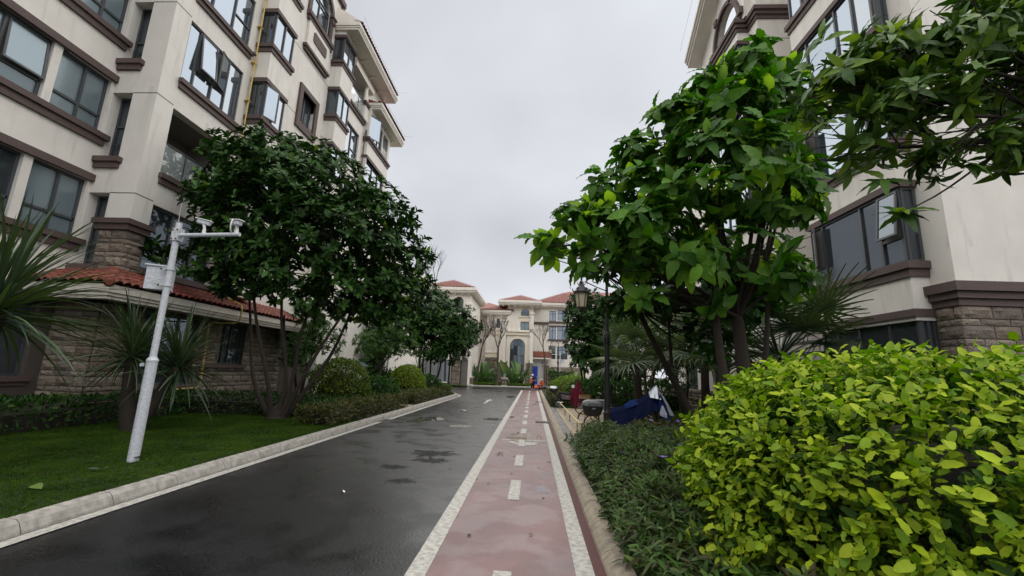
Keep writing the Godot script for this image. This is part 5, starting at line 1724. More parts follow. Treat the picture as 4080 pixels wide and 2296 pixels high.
func overhanging_tree():
	var b := V(6.9, 0.1, -4.3)
	var t := thing("overhanging_tree", "tree whose whorled long-leaved boughs hang in front of the right block", "tree", b)
	var tr := MB.new()
	limb(tr, b, V(6.6, 5.0, -4.6), 0.15, 0.10, 0.03, 8, 9)
	part(tr, "trunk", M("bark"), t)
	var br := MB.new()
	var cl := [[V(5.4, 5.9, -4.7), V(0.9, 0.7, 0.8)], [V(4.6, 5.6, -4.7), V(0.9, 0.65, 0.8)], [V(3.8, 5.3, -4.8), V(0.75, 0.55, 0.7)], [V(5.3, 5.0, -4.6), V(0.9, 0.5, 0.7)], [V(4.4, 4.75, -4.6), V(0.8, 0.45, 0.7)], [V(3.65, 4.6, -4.9), V(0.5, 0.4, 0.5)], [V(5.2, 4.35, -4.5), V(0.75, 0.3, 0.5)], [V(4.5, 4.25, -4.5), V(0.5, 0.22, 0.4)], [V(6.2, 5.4, -4.9), V(0.8, 1.0, 0.9)]]
	for c in cl:
		var pts: Array = limb(br, V(6.6, 4.6, -4.6), c[0], 0.04, 0.014, 0.07, 7, 6)
		for j in 10: limb(br, pts[4 + rng.randi() % 3], c[0] + rdir() * c[1] * 0.9, 0.012, 0.005, 0.1, 4, 4)
	limb(br, V(5.0, 4.3, -4.55), V(3.98, 3.62, -4.6), 0.014, 0.007, 0.04, 6, 5)
	part(br, "branches", M("bark"), t)
	var lf := leaf(1.0, 0.33, 0.22, 0.48, 7, 0.75)
	var pal := [Color(0.040, 0.095, 0.016), Color(0.070, 0.145, 0.022), Color(0.026, 0.062, 0.014), Color(0.060, 0.115, 0.028), Color(0.14, 0.23, 0.03)]
	var L := crown_leaves(cl, 620, 7, 0.25, 1.15, pal, 31, 0.1, -0.06, 0.1, 0.15)
	for q in [[V(3.97, 3.62, -4.6), 13], [V(3.9, 4.05, -4.7), 9], [V(4.5, 4.1, -4.4), 10], [V(5.05, 4.15, -4.35), 11], [V(4.75, 4.45, -4.3), 10]]:
		rosette(L[0], L[1], q[0], (V(-0.2, 0.75, 0.35) + rdir() * 0.15).normalized(), q[1], 0.27, 1.45, pal)
	var rest := near_leaves(t, L[0], L[1], lf, "gloss_leaf", 300)
	cloud("foliage", t, lf, M("gloss_leaf"), rest[0], rest[1])

func simple_tree(called: String, label: String, b: Vector3, cl: Array, n: int, k: int, size: float, pal: Array, sd: int, stems: int, m := "gloss_leaf", group := "", lw := 0.42, bark := "bark", gap := -0.12, fork_y := 0.45):
	var t := thing(called, label, "tree", b, group)
	var tr := MB.new()
	var top: Vector3 = cl[0][0]
	for c in cl:
		if c[0].y > top.y: top = c[0]
	var fs := []
	for i in stems:
		var a := TAU * i / stems + R(-0.4, 0.4)
		var f := V(b.x + cos(a) * 0.5 * (stems - 1) / 2.0, lerpf(b.y, top.y, fork_y), b.z + sin(a) * 0.4 * (stems - 1) / 2.0)
		limb(tr, b + V(cos(a) * 0.08 * (stems - 1), -0.1, sin(a) * 0.08 * (stems - 1)), f, 0.11 if stems == 1 else 0.07, 0.05, 0.05, 6, 8)
		fs.append(f)
	part(tr, "trunk", M(bark), t)
	var br := MB.new()
	for c in cl:
		var f: Vector3 = fs[rng.randi() % fs.size()]
		limb(br, f, c[0], 0.05, 0.02, 0.1, 5, 5)
		for j in 4: limb(br, f.lerp(c[0], 0.7), c[0] + rdir() * c[1] * 0.8, 0.015, 0.006, 0.1, 3, 4)
	part(br, "branches", M(bark), t)
	var L := crown_leaves(cl, n, k, size, 1.15, pal, sd, 0.5, gap)
	cloud("foliage", t, leaf(1.0, lw, 0.15, 0.2, 3), M(m), L[0], L[1])
	return t

func clipped(called: String, label: String, b: Vector3, rad: Vector3, n: int, size: float, pal: Array, sd: int, near := 0, cat := "shrub", group := "", m := "leaf", lw := 0.5, wob := 0.06, sprig := 1):
	# a clipped dome: dense small leaves over a twiggy core; rad.y is the full height
	var t := thing(called, label, cat, b, group)
	var f := FastNoiseLite.new()
	f.seed = sd
	f.frequency = 0.9
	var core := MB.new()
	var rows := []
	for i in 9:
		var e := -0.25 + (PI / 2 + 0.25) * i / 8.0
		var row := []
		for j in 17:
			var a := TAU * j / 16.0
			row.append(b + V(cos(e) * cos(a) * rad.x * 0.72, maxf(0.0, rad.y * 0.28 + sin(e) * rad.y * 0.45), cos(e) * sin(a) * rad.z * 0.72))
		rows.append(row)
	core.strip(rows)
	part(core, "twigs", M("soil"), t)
	var xs := []; var cols := []
	for i in n:
		var d := rdir()
		d.y = absf(d.y) * 1.15 - 0.28
		d = d.normalized()
		var q := (0.86 + 0.17 * pow(rng.randf(), 0.6)) * (1.0 + wob * f.get_noise_3dv(d * 3.5))
		var hh := 0.36 + 0.64 * pow(maxf(d.y, 0.0), 0.9) if d.y > 0 else 0.36 + d.y * 1.2
		if sprig > 1 and d.y > 0:
			# a fuller, flat-topped dome
			var hm := sqrt(maxf(1e-4, 1.0 - d.y * d.y))
			var k2 := pow(hm, 0.62) / hm
			d = V(d.x * k2, pow(d.y, 0.85), d.z * k2)
		var p := b + V(d.x * rad.x * q, 0, d.z * rad.z * q)
		p.y = b.y + rad.y * (0.36 + 0.64 * d.y * q if d.y > 0 else maxf(0.03, hh))
		var nrm := V(d.x / rad.x, d.y * 1.2 / rad.y, d.z / rad.z).normalized()
		var dirv := (nrm * R(0.0, 0.9) + V(0, 0.5, 0) + rdir() * 0.9).normalized()
		var s := size * R(0.6, 1.2)
		if sprig > 1:
			# young shoots stand out of the older, darker leaves
			if i % 5 < 2: shoot(xs, cols, p - nrm * 0.10, (nrm * 0.8 + rdir() * 0.7).normalized(), sprig, size, [Color(0.022, 0.055, 0.014), Color(0.05, 0.11, 0.016), Color(0.09, 0.17, 0.018)])
			else: shoot(xs, cols, p + nrm * 0.05, (nrm * 0.9 + V(0, 0.35, 0) + rdir() * 0.55).normalized(), sprig, size, pal)
			continue
		xs.append(Transform3D(look(dirv, nrm + V(0, 0.4, 0) + rdir() * 0.5).scaled_local(V(s, s, s)), p))
		cols.append(mixc(pal))
	var lf := leaf(1.0, lw, 0.22, 0.15, 4, 0.8) if sprig == 1 else leaf(1.0, lw, 0.28, 0.22, 6, 0.82, 0.62)
	if near > 0:
		var rest := near_leaves(t, xs, cols, lf, m, near)
		xs = rest[0]; cols = rest[1]
	cloud("foliage", t, lf, M(m), xs, cols)
	return t

func hedge(called: String, label: String, path: Array, w: float, y0: float, h: float, per_m: int, size: float, pal: Array, sd: int, lw := 0.42, cat := "hedge", tufty := 0.0):
	# path: [x, z] centre line
	var b := V(path[0][0], y0, path[0][1])
	var t := thing(called, label, cat, b)
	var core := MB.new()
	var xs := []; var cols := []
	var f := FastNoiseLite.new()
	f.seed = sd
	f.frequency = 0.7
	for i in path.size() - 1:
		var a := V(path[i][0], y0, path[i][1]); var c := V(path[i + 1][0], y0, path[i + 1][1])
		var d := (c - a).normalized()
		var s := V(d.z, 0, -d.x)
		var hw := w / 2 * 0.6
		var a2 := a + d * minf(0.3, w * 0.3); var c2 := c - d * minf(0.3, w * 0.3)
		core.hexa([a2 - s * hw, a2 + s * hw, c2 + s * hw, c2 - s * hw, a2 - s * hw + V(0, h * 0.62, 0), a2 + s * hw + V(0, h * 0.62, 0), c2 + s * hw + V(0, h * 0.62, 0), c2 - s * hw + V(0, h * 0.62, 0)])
		var L := a.distance_to(c)
		for k in int(per_m * L):
			var u := R(-0.05, 1.05)
			var v := rng.randf()
			var p := a + (c - a) * u
			var nrm: Vector3
			var ph := h * (1.0 + 0.14 * f.get_noise_3d(p.x * 2, 0, p.z * 2) + tufty * rng.randf() * rng.randf())
			if v < w / (w + 2 * h):
				nrm = Vector3.UP
				p += s * R(-w / 2, w / 2) + V(0, ph + R(-0.07, 0.03), 0)
			else:
				var sg := 1.0 if rng.randf() < 0.5 else -1.0
				nrm = s * sg
				p += s * sg * (w / 2 + R(-0.06, 0.03)) + V(0, ph * pow(rng.randf(), 0.8), 0)
			if k % 12 == 0:
				# the two ends
				var sg2 := -1.0 if rng.randf() < 0.5 else 1.0
				nrm = d * sg2
				p = (a if sg2 < 0 else c) + d * sg2 * R(-0.12, 0.03) + s * R(-w / 2, w / 2) + V(0, ph * pow(rng.randf(), 0.8), 0)
			var dirv := (nrm * R(0.1, 0.9) + V(0, 0.6, 0) + rdir() * 0.8).normalized()
			var sc := size * R(0.6, 1.25)
			xs.append(Transform3D(look(dirv, nrm + V(0, 0.5, 0) + rdir() * 0.5).scaled_local(V(sc, sc, sc)), p))
			cols.append(mixc(pal))
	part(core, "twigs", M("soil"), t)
	cloud("foliage", t, leaf(1.0, lw, 0.2, 0.2, 3), M("leaf"), xs, cols)
	return t

func blade_mesh(len: float, wid: float, droop: float) -> ArrayMesh:
	var mb := MB.new()
	var rows := []
	for i in 7:
		var t := i / 6.0
		var w := wid * 0.5 * (1.0 - pow(t, 2.2)) * (0.55 + 0.45 * minf(1.0, t * 5.0))
		var y := -droop * len * t * t
		rows.append([V(-w, y + w * 0.5, t * len * (1.0 - droop * 0.25 * t)), V(0, y, t * len * (1.0 - droop * 0.25 * t)), V(w, y + w * 0.5, t * len * (1.0 - droop * 0.25 * t))])
	mb.strip(rows)
	return mb.mesh()

func sword_palm(called: String, label: String, b: Vector3, heads: Array, n: int, len: float, droop: float, cols: Array, lean := V(0, 0, 0)):
	# a stem (or several) with a head of sword-shaped blades; heads: [crown point, stem radius]
	var t := thing(called, label, "palm", b)
	var meshes := [blade_mesh(1.0, 0.036, droop * 0.4), blade_mesh(1.0, 0.03, droop), blade_mesh(1.0, 0.036, droop * 1.6)]
	for h in heads:
		var tr := MB.new()
		limb(tr, b + V(R(-0.1, 0.1), -0.1, R(-0.1, 0.1)), h[0], h[1] * 1.15, h[1], 0.03, 10, 10)
		part(tr, "trunk", M("bark"), t)
		for k in n:
			var e := R(-0.5, 1.45) if k > n / 5 else R(0.9, 1.5)
			var a := k * 2.39996 + R(-0.2, 0.2)
			var d := V(cos(e) * cos(a), sin(e), cos(e) * sin(a)) + lean
			var s := len * R(0.75, 1.1)
			bit(meshes[rng.randi() % 3], "blade", M("blade%d" % (cols[rng.randi() % cols.size()])), t, Transform3D(look(d, V(0, 1, 0) + rdir() * 0.2).scaled_local(V(s, s, s)), h[0] + V(R(-0.05, 0.05), R(-0.12, 0.08), R(-0.05, 0.05))))

func fan_mesh(n: int, r: float, droop: float) -> ArrayMesh:
	# a palmate fan: segments spread from the end of a stalk
	var mb := MB.new()
	mb.tube([V(0, 0, 0), V(0, 0.04, 0.45), V(0, 0.03, 0.9)], [0.02, 0.016, 0.01], 5)
	for k in n:
		var a := lerpf(-2.1, 2.1, float(k) / (n - 1))
		var d := V(sin(a), 0.06, cos(a))
		var s := V(cos(a), 0, -sin(a))
		var rows := []
		var L := r * (1.0 - 0.22 * absf(a) / 2.1)
		for i in 6:
			var q := i / 5.0
			var w := 0.034 * (1.0 - 0.9 * pow(q, 1.5)) * (0.35 + minf(q * 2.5, 1.0) * 0.65)
			var c := V(0, 0.03, 0.9) + d * L * q + V(0, -droop * L * pow(q, 2.6), 0)
			rows.append([c - s * w + V(0, 0.012, 0), c, c + s * w + V(0, 0.012, 0)])
		mb.strip(rows)
	return mb.mesh()

func fan_palm(label: String, b: Vector3, top: Vector3, n: int, sc: float, cols: Array):
	var t := thing("fan_palm", label, "palm", b)
	var tr := MB.new()
	limb(tr, b + V(0, -0.1, 0), top, 0.16, 0.12, 0.04, 10, 10)
	part(tr, "trunk", M("bark"), t)
	var meshes := [fan_mesh(19, 0.85, 0.05), fan_mesh(18, 0.8, 0.18), fan_mesh(19, 0.85, 0.4)]
	for k in n:
		var e := R(-0.35, 1.2)
		var a := k * 2.39996
		var d := V(cos(e) * cos(a), sin(e), cos(e) * sin(a))
		var s := sc * R(0.85, 1.1)
		bit(meshes[0 if e > 0.7 else (1 if e > 0.1 else 2)], "frond", M("blade%d" % cols[rng.randi() % cols.size()]), t, Transform3D(look(d, V(0, 1, 0) + rdir() * 0.35).scaled_local(V(s, s, s)), top + d * 0.08))

func paddle_mesh(droop: float) -> ArrayMesh:
	var mb := MB.new()
	var rows := []
	for i in 9:
		var t := i / 8.0
		var w := 0.018 if t < 0.35 else 0.13 * pow(sin(PI * clampf((t - 0.33) / 0.68, 0.0, 1.0)), 0.6) + 0.006
		var y := -droop * t * t
		rows.append([V(-w, y + w * 0.45 + (0.012 if i % 2 else 0.0), t), V(0, y, t), V(w, y + w * 0.45 - (0.012 if i % 2 else 0.0), t)])
	mb.strip(rows)
	return mb.mesh()

func banana_clump(label: String, b: Vector3, n: int, h: float, cols: Array):
	var t := thing("banana_plant", label, "plant", b, "paddle-leaved plants in the raised beds")
	var ms := [paddle_mesh(0.1), paddle_mesh(0.3), paddle_mesh(0.5)]
	for k in n:
		var e := R(0.75, 1.4)
		var a := k * 2.39996
		var d := V(cos(e) * cos(a), sin(e), cos(e) * sin(a))
		var s := h * R(0.75, 1.1)
		bit(ms[rng.randi() % 3], "leaf", M("blade%d" % cols[rng.randi() % cols.size()]), t, Transform3D(look(d, rdir() + V(0, 0, 0.8)).scaled_local(V(s * 0.85, s, s)), b + V(cos(a) * R(0.1, 0.7), 0, sin(a) * R(0.1, 0.5))))
	var st := MB.new()
	for k in 5: st.tube([b + V(cos(k * 1.3) * 0.25, -0.05, sin(k * 1.3) * 0.25), b + V(cos(k * 1.3) * 0.3, h * 0.35, sin(k * 1.3) * 0.3)], [0.08, 0.04], 6)
	part(st, "stem", M("blade1"), t)

func grow(mb: MB, p: Vector3, d: Vector3, len: float, r: float, depth: int, up: float):
	var q := p + d * len
	limb(mb, p, q, r, r * 0.68, 0.05, 3, 5 if depth > 1 else 4)
	if depth <= 0: return
	var n := 2 + (1 if rng.randf() < 0.55 else 0)
	for k in n:
		var nd := (d + rdir() * 0.62 + V(0, up, 0)).normalized()
		grow(mb, q if k < 2 else p.lerp(q, 0.6), nd, len * R(0.62, 0.85), r * 0.64, depth - 1, up)

func bare_tree(label: String, b: Vector3, fork: Vector3, len: float, r: float, depth: int, leaves := 0):
	var t := thing("bare_tree", label, "tree", b, "leafless trees beyond the lane")
	var mb := MB.new()
	limb(mb, b, fork, r * 1.3, r, 0.03, 6, 8)
	part(mb, "trunk", M("bark_pale"), t)
	mb = MB.new()
	for k in 3: grow(mb, fork, (V(R(-0.55, 0.55), 1.0, R(-0.4, 0.4))).normalized(), len, r * 0.7, depth, 0.25)
	part(mb, "branches", M("bark_pale"), t)
	if leaves:
		var xs := []; var cols := []
		for k in leaves:
			rosette(xs, cols, fork + V(rng.randfn() * len * 1.2, R(0.1, 2.2) * len, rng.randfn() * 0.5), V(0, 1, 0), 5, 0.22, 1.3, MIDG)
		cloud("foliage", t, leaf(1.0, 0.3, 0.1, 0.3, 3), M("leaf"), xs, cols)

func grass_patch(label: String, x0: float, x1: float, z0: float, z1: float, y: float, n: int, h: float, tint: Array, keep = null):
	var mb := MB.new()
	for k in 5:
		var a := TAU * k / 5.0 + R(-0.4, 0.4)
		var d := V(cos(a), 0, sin(a))
		var s := V(-d.z, 0, d.x) * 0.035
		var o := d * R(0.0, 0.25)
		mb.tri(o - s * 2, o + s * 2, o + d * R(0.25, 0.7) + V(0, R(0.7, 1.1), 0))
	base = Vector3.ZERO
	var f := FastNoiseLite.new()
	f.seed = n
	f.frequency = 0.9
	f.fractal_octaves = 4
	var xs := []; var cols := []
	for i in n:
		var p := V(R(x0, x1), y, R(z0, z1))
		if keep != null and not keep.call(p): continue
		var s := h * R(0.6, 1.3)
		xs.append(Transform3D(Basis(V(0, 1, 0), R(0, TAU)).scaled(V(s * 1.3, s, s * 1.3)), p))
		var pt := 1.0 + 0.55 * f.get_noise_2d(p.x, p.z)
		var cc := mixc(tint)
		cols.append(Color(cc.r * pt * (1.12 if pt > 1.1 else 1.0), cc.g * pt, cc.b * pt))
	var o := cloud("grass", null, mb.mesh(), M("grass"), xs, cols)
	meta(o, label, "grass", "", "stuff")

func in_bed(p: Vector3) -> bool:
	return p.x > 0.95

func ruellia_bed():
	# low flowering border along the right kerb
	var b := V(1.6, 0.1, -6)
	var t := thing("flower_border", "low dark-leaved border with small purple flowers along the right kerb", "plants", b)
	var xs := []; var cols := []
	var f := FastNoiseLite.new()
	f.seed = 5
	f.frequency = 0.6
	var tops := []
	var edge := func(z: float): return 0.93 + 0.05 * sin(z * 1.7)
	for i in 1900:
		var z := R(-12.0, -2.0)
		var xl: float = edge.call(z)
		var x := xl + pow(rng.randf(), 1.15) * (2.6 if z < -6.5 else 1.9)
		if z < -11.2 and x < 1.3: continue
		if z < -9.0 and x > 4.0: continue
		var inset := clampf((x - xl) / 0.35, 0.0, 1.0)
		var h := (0.26 + 0.34 * inset) * (1.0 + 0.35 * f.get_noise_2d(x * 1.6, z * 1.6)) * (0.6 if z < -9.8 else 1.0)
		var p := V(x - 0.06 * (1.0 - inset), 0.1 + h, z)
		var ax := (V(-0.45 * (1.0 - inset), 1.0, 0.15) + rdir() * 0.4).normalized()
		# a stem with leaf pairs
		for q in 4:
			rosette(xs, cols, p - ax * (0.085 * q) + rdir() * 0.015, ax, 3, 0.15 if q else 0.10, R(0.9, 1.45), RUEL, 0.2)
		tops.append(p)
	var lf := leaf(1.0, 0.26, 0.18, 0.28, 4, 0.8)
	var rest := near_leaves(t, xs, cols, lf, "leaf", 300)
	cloud("foliage", t, lf, M("leaf"), rest[0], rest[1])
	var pt := MB.new()
	for k in 5:
		var a := TAU * k / 5.0
		pt.tri(V(0, 0, 0), V(cos(a - 0.5), 0.35, sin(a - 0.5)), V(cos(a + 0.5), 0.35, sin(a + 0.5)))
	var pm := pt.mesh()
	for p in [V(2.55, 0.78, -9.6), V(2.95, 0.86, -10.0), V(3.05, 0.74, -9.7), V(2.9, 0.7, -9.5), V(3.2, 0.76, -9.9), V(2.3, 0.62, -7.6), V(2.42, 0.6, -7.5), V(1.25, 0.66, -6.3), V(2.1, 0.74, -9.4), V(1.7, 0.8, -7.2), V(1.5, 0.8, -5.2)]:
		p.y += 0.06
		bit(pm, "flower", M("petal"), t, Transform3D(look(rdir() + V(0, 0, 1.2), V(0, 1, 0)).scaled_local(V(0.042, 0.042, 0.042)), p))
		var sm := MB.new()
		sm.tube([p, p - V(0.02, 0.2, 0.02)], [0.004, 0.004], 4)
		part(sm, "flower_stalk", M("blade1"), t)

func make_plants():
	for k in 6:
		M("blade%d" % k, [Color(0.020, 0.040, 0.018), Color(0.035, 0.065, 0.025), Color(0.075, 0.115, 0.065), Color(0.11, 0.16, 0.035), Color(0.05, 0.12, 0.02), Color(0.10, 0.12, 0.06)][k], 0.45, {"back": Color(0.2, 0.26, 0.08)})
	left_tree()
	big_leaf_tree()
	overhanging_tree()
	# --- left verge
	simple_tree("round_tree", "round dark broadleaf tree behind the clipped domes, near the lamp", V(-6.9, 0.13, -29), [[V(-7.3, 5.9, -29), V(1.7, 1.4, 1.7)], [V(-5.8, 5.0, -28.8), V(1.7, 1.4, 1.7)], [V(-8.2, 4.4, -28.8), V(1.5, 1.4, 1.6)], [V(-6.8, 4.0, -28.4), V(2.0, 1.5, 1.7)], [V(-4.9, 3.6, -28.8), V(1.25, 1.0, 1.4)], [V(-6.2, 2.9, -28.6), V(1.7, 0.8, 1.5)], [V(-4.5, 4.4, -28.6), V(1.0, 0.9, 1.2)], [V(-8.4, 5.3, -29.0), V(1.2, 1.1, 1.3)]], 4200, 7, 0.28, DARK, 41, 4)
	simple_tree("feathery_tree", "slender light green feathery tree behind the clipped domes", V(-7.9, 0.13, -22.5), [[V(-7.2, 3.7, -22.2), V(1.0, 0.7, 0.9)], [V(-8.4, 3.0, -22.2), V(1.1, 0.6, 0.9)], [V(-6.8, 3.0, -22.4), V(0.75, 0.6, 0.8)], [V(-7.7, 2.5, -22.1), V(1.0, 0.45, 0.8)]], 900, 9, 0.16, [Color(0.06, 0.13, 0.03), Color(0.09, 0.17, 0.035), Color(0.05, 0.10, 0.03)], 43, 1, "leaf", "", 0.26, "bark_pale", -0.1)
	simple_tree("young_tree", "small bright green tree between the stone wall and the dark stems", V(-10.0, 0.13, -18.5), [[V(-9.9, 3.7, -18.5), V(0.9, 0.9, 0.8)], [V(-9.0, 2.6, -18.0), V(0.9, 0.8, 0.8)], [V(-10.4, 2.5, -18.2), V(0.7, 0.8, 0.7)], [V(-9.4, 1.7, -17.8), V(1.0, 0.6, 0.7)]], 700, 8, 0.2, [Color(0.05, 0.11, 0.03), Color(0.075, 0.15, 0.035), Color(0.035, 0.08, 0.025)], 44, 2, "leaf", "", 0.3)
	simple_tree("background_tree", "mid-green tree against the pale block, behind the feathery tree", V(-10.8, 0.13, -26.5), [[V(-10.8, 4.8, -26.5), V(1.5, 1.2, 1.2)], [V(-9.6, 3.4, -26.2), V(1.4, 1.1, 1.1)], [V(-11.6, 3.2, -26), V(1.3, 1.1, 1.1)], [V(-10.4, 2.0, -25.6), V(1.6, 0.9, 1.0)]], 1500, 7, 0.26, [Color(0.04, 0.095, 0.022), Color(0.06, 0.13, 0.03), Color(0.03, 0.07, 0.02)], 45, 2, "leaf")
	hedge("hedge", "mixed dark bushes along the foot of the pale block", [[-13.0, -24.5], [-8.0, -27.5]], 1.6, 0.13, 1.1, 800, 0.17, DARK, 66, 0.4, "hedge", 0.5)
	sword_palm("sword_palm", "small spiky palm under the round dark tree", V(-8.3, 0.13, -31.5), [[V(-8.3, 1.3, -31.5), 0.12]], 90, 1.5, 0.3, [1, 2, 2, 5])
	bare_tree("tall leafless tree rising behind the round dark tree", V(-10.4, 0.1, -40), V(-10.2, 8.2, -40), 1.7, 0.10, 4, 0)
	clipped("clipped_dome", "large clipped dome shrub with golden tips beside the multi-stemmed tree", V(-7.4, 0.13, -16.6), V(1.12, 1.85, 1.1), 9000, 0.085, [Color(0.035, 0.065, 0.012), Color(0.10, 0.15, 0.016), Color(0.24, 0.30, 0.02), Color(0.025, 0.05, 0.012)], 51, 0, "shrub", "clipped dome shrubs")
	clipped("clipped_dome", "smaller clipped dome shrub with lime-green top near the lamp", V(-7.0, 0.13, -24.2), V(1.02, 1.75, 1.0), 8000, 0.085, [Color(0.24, 0.32, 0.02), Color(0.32, 0.38, 0.025), Color(0.10, 0.17, 0.015), Color(0.05, 0.10, 0.012)], 52, 0, "shrub", "clipped dome shrubs")
	clipped("shrub", "leafy mid-green shrub between the two clipped domes", V(-6.9, 0.13, -19.6), V(0.85, 1.15, 0.85), 2600, 0.14, MIDG, 53, 0, "shrub", "", "leaf", 0.42, 0.25)
	clipped("shrub", "dark green shrub leaning against the smaller dome", V(-6.35, 0.13, -26.4), V(0.8, 1.2, 0.8), 2200, 0.13, DARK, 54, 0, "shrub", "", "leaf", 0.42, 0.25)
	clipped("shrub", "low yellow-green mound at the tip of the verge", V(-7.2, 0.13, -32.5), V(1.2, 0.6, 0.9), 1600, 0.12, [Color(0.10, 0.16, 0.02), Color(0.14, 0.19, 0.03), Color(0.05, 0.1, 0.02)], 55, 0, "shrub", "", "leaf", 0.4, 0.2)
	hedge("hedge", "dark clipped hedge along the left block, behind the camera pole", [[-10.75, -5.0], [-10.75, -12.6]], 0.9, 0.12, 0.62, 520, 0.12, DARK, 61)
	hedge("hedge", "dark hedge running from the stone wall to the multi-stemmed tree", [[-11.0, -13.2], [-6.9, -13.9]], 0.8, 0.12, 0.62, 560, 0.12, [Color(0.03, 0.06, 0.018), Color(0.045, 0.085, 0.022), Color(0.02, 0.04, 0.015)], 62)
	hedge("low_hedge", "low variegated hedge along the left kerb, nearer the white lane", [[-5.75, -11.7], [-5.7, -18.1]], 0.95, 0.13, 0.42, 950, 0.11, RUSTY, 63, 0.4, "hedge", 0.25)
	hedge("low_hedge", "low dark planting at the foot of the large clipped dome", [[-6.7, -13.2], [-6.6, -17.8]], 1.1, 0.13, 0.40, 650, 0.12, DARK, 64, 0.36, "hedge", 0.3)
	hedge("low_hedge", "low variegated hedge beyond the sandy path, towards the grass tip", [[-5.8, -19.9], [-5.9, -28.3]], 1.1, 0.13, 0.42, 700, 0.12, RUSTY, 65, 0.4, "hedge", 0.25)
	var grassc := [Color(0.030, 0.066, 0.007), Color(0.042, 0.090, 0.009), Color(0.024, 0.052, 0.007), Color(0.055, 0.105, 0.012)]
	grass_patch("short wet lawn grass beside the left kerb and camera pole", -11.0, -5.14, -13.4, -2.6, 0.13, 95000, 0.035, grassc)
	grass_patch("bright grass on the rounded tip of the left verge", -9.5, -5.05, -34.5, -28.0, 0.13, 16000, 0.05, [Color(0.06, 0.12, 0.012), Color(0.08, 0.15, 0.015), Color(0.05, 0.10, 0.012)], func(p): return p.x < left_foot(p.z)[0] - 0.25)
	sword_palm("sword_palm", "dark twin-stemmed palm with sword leaves behind the camera pole", V(-8.95, 0.12, -9.55), [[V(-9.25, 1.75, -9.6), 0.13], [V(-8.35, 1.55, -9.9), 0.12]], 170, 1.6, 0.25, [0, 0, 1, 0, 2])
	sword_palm("sword_palm", "large palm with long arching grey-green blades at the lawn's edge by the near wing", V(-8.1, 0.12, -5.9), [[V(-7.85, 2.3, -5.8), 0.15]], 170, 1.95, 0.26, [1, 0, 2, 1, 0])
	# --- right verge
	clipped("golden_shrub", "huge golden-leaved clipped shrub on the right verge", V(3.55, 0.1, -3.6), V(2.16, 1.9, 2.16), 7200, 0.088, GOLD, 71, 300, "shrub", "", "leaf", 0.5, 0.07, 6)
	ruellia_bed()
	simple_tree("columnar_tree", "dense tall leafy tree behind the second street lamp on the right", V(3.3, 0.1, -27), [[V(3.3, 6.0, -26.6), V(1.3, 0.9, 1.3)], [V(3.0, 5.0, -26.4), V(1.1, 1.0, 1.2)], [V(4.0, 4.8, -26.2), V(1.4, 1.2, 1.3)], [V(3.2, 3.6, -26.2), V(1.2, 1.1, 1.3)], [V(4.2, 3.2, -26.0), V(1.3, 1.2, 1.3)], [V(3.6, 2.5, -26.0), V(1.2, 0.8, 1.2)], [V(5.0, 4.4, -26.5), V(1.3, 1.5, 1.3)], [V(5.0, 2.6, -26.2), V(1.4, 1.3, 1.2)], [V(4.3, 1.5, -25.8), V(1.0, 0.9, 0.9)], [V(5.5, 1.4, -25.8), V(1.1, 0.9, 0.9)]], 4200, 7, 0.28, [Color(0.030, 0.075, 0.018), Color(0.05, 0.12, 0.025), Color(0.022, 0.05, 0.016)], 72, 3)
	simple_tree("olive_tree", "sparse olive-green tree between the lamp post and the right block", V(5.3, 0.1, -20), [[V(4.9, 4.6, -20), V(1.2, 0.8, 1.1)], [V(4.3, 3.5, -19.8), V(0.9, 0.8, 1.0)], [V(5.8, 4.0, -20), V(1.2, 0.9, 1.1)], [V(5.0, 2.9, -19.7), V(1.2, 0.7, 1.0)], [V(6.4, 2.9, -20), V(0.9, 0.7, 0.9)]], 1200, 7, 0.22, OLIVE, 73, 2, "leaf", "", 0.4, "bark", -0.05)
	simple_tree("background_tree", "tree filling the gap between the olive tree and the right block", V(7.4, 0.1, -22), [[V(7.0, 4.8, -21.5), V(1.5, 1.2, 1.2)], [V(7.8, 3.4, -21), V(1.2, 1.2, 1.2)], [V(6.6, 2.4, -21.5), V(1.3, 0.9, 1.2)]], 1300, 7, 0.24, DARK, 74, 2)
	fan_palm("fan palm with spiky fronds behind the covered scooter", V(4.0, 0.1, -16.5), V(3.75, 2.2, -16.2), 30, 1.15, [1, 1, 2, 3])
	fan_palm("fan palm with pale combed fronds beside the leaning trunk", V(5.9, 0.1, -15.5), V(5.9, 2.6, -15.2), 30, 1.25, [1, 2, 2, 5])
	fan_palm("broad dark fan palm against the right block", V(6.3, 0.1, -11.5), V(6.25, 2.35, -11.3), 34, 1.5, [0, 0, 1])
	clipped("golden_shrub", "yellow-green rounded shrub behind the grey top box", V(3.1, 0.1, -34), V(1.7, 1.5, 1.5), 5500, 0.12, [Color(0.26, 0.34, 0.03), Color(0.16, 0.25, 0.025), Color(0.05, 0.1, 0.02)], 75, 0, "shrub", "", "leaf", 0.42, 0.1)
	hedge("hedge", "square clipped dark hedge beside the far end of the lane", [[1.6, -42.0], [3.6, -42.0]], 2.2, 0.1, 1.75, 1900, 0.12, [Color(0.03, 0.06, 0.018), Color(0.05, 0.09, 0.02), Color(0.022, 0.045, 0.014)], 76)
	hedge("low_hedge", "low pale-tipped planting along the right kerb before the scooters", [[1.5, -23.2], [1.5, -30.5]], 0.9, 0.1, 0.42, 700, 0.12, RUSTY, 77, 0.4, "hedge", 0.25)
	hedge("hedge", "dark bushes behind the parked scooters", [[3.4, -24.2], [8.0, -23.6]], 1.6, 0.1, 1.15, 900, 0.15, DARK, 78, 0.42, "hedge", 0.3)
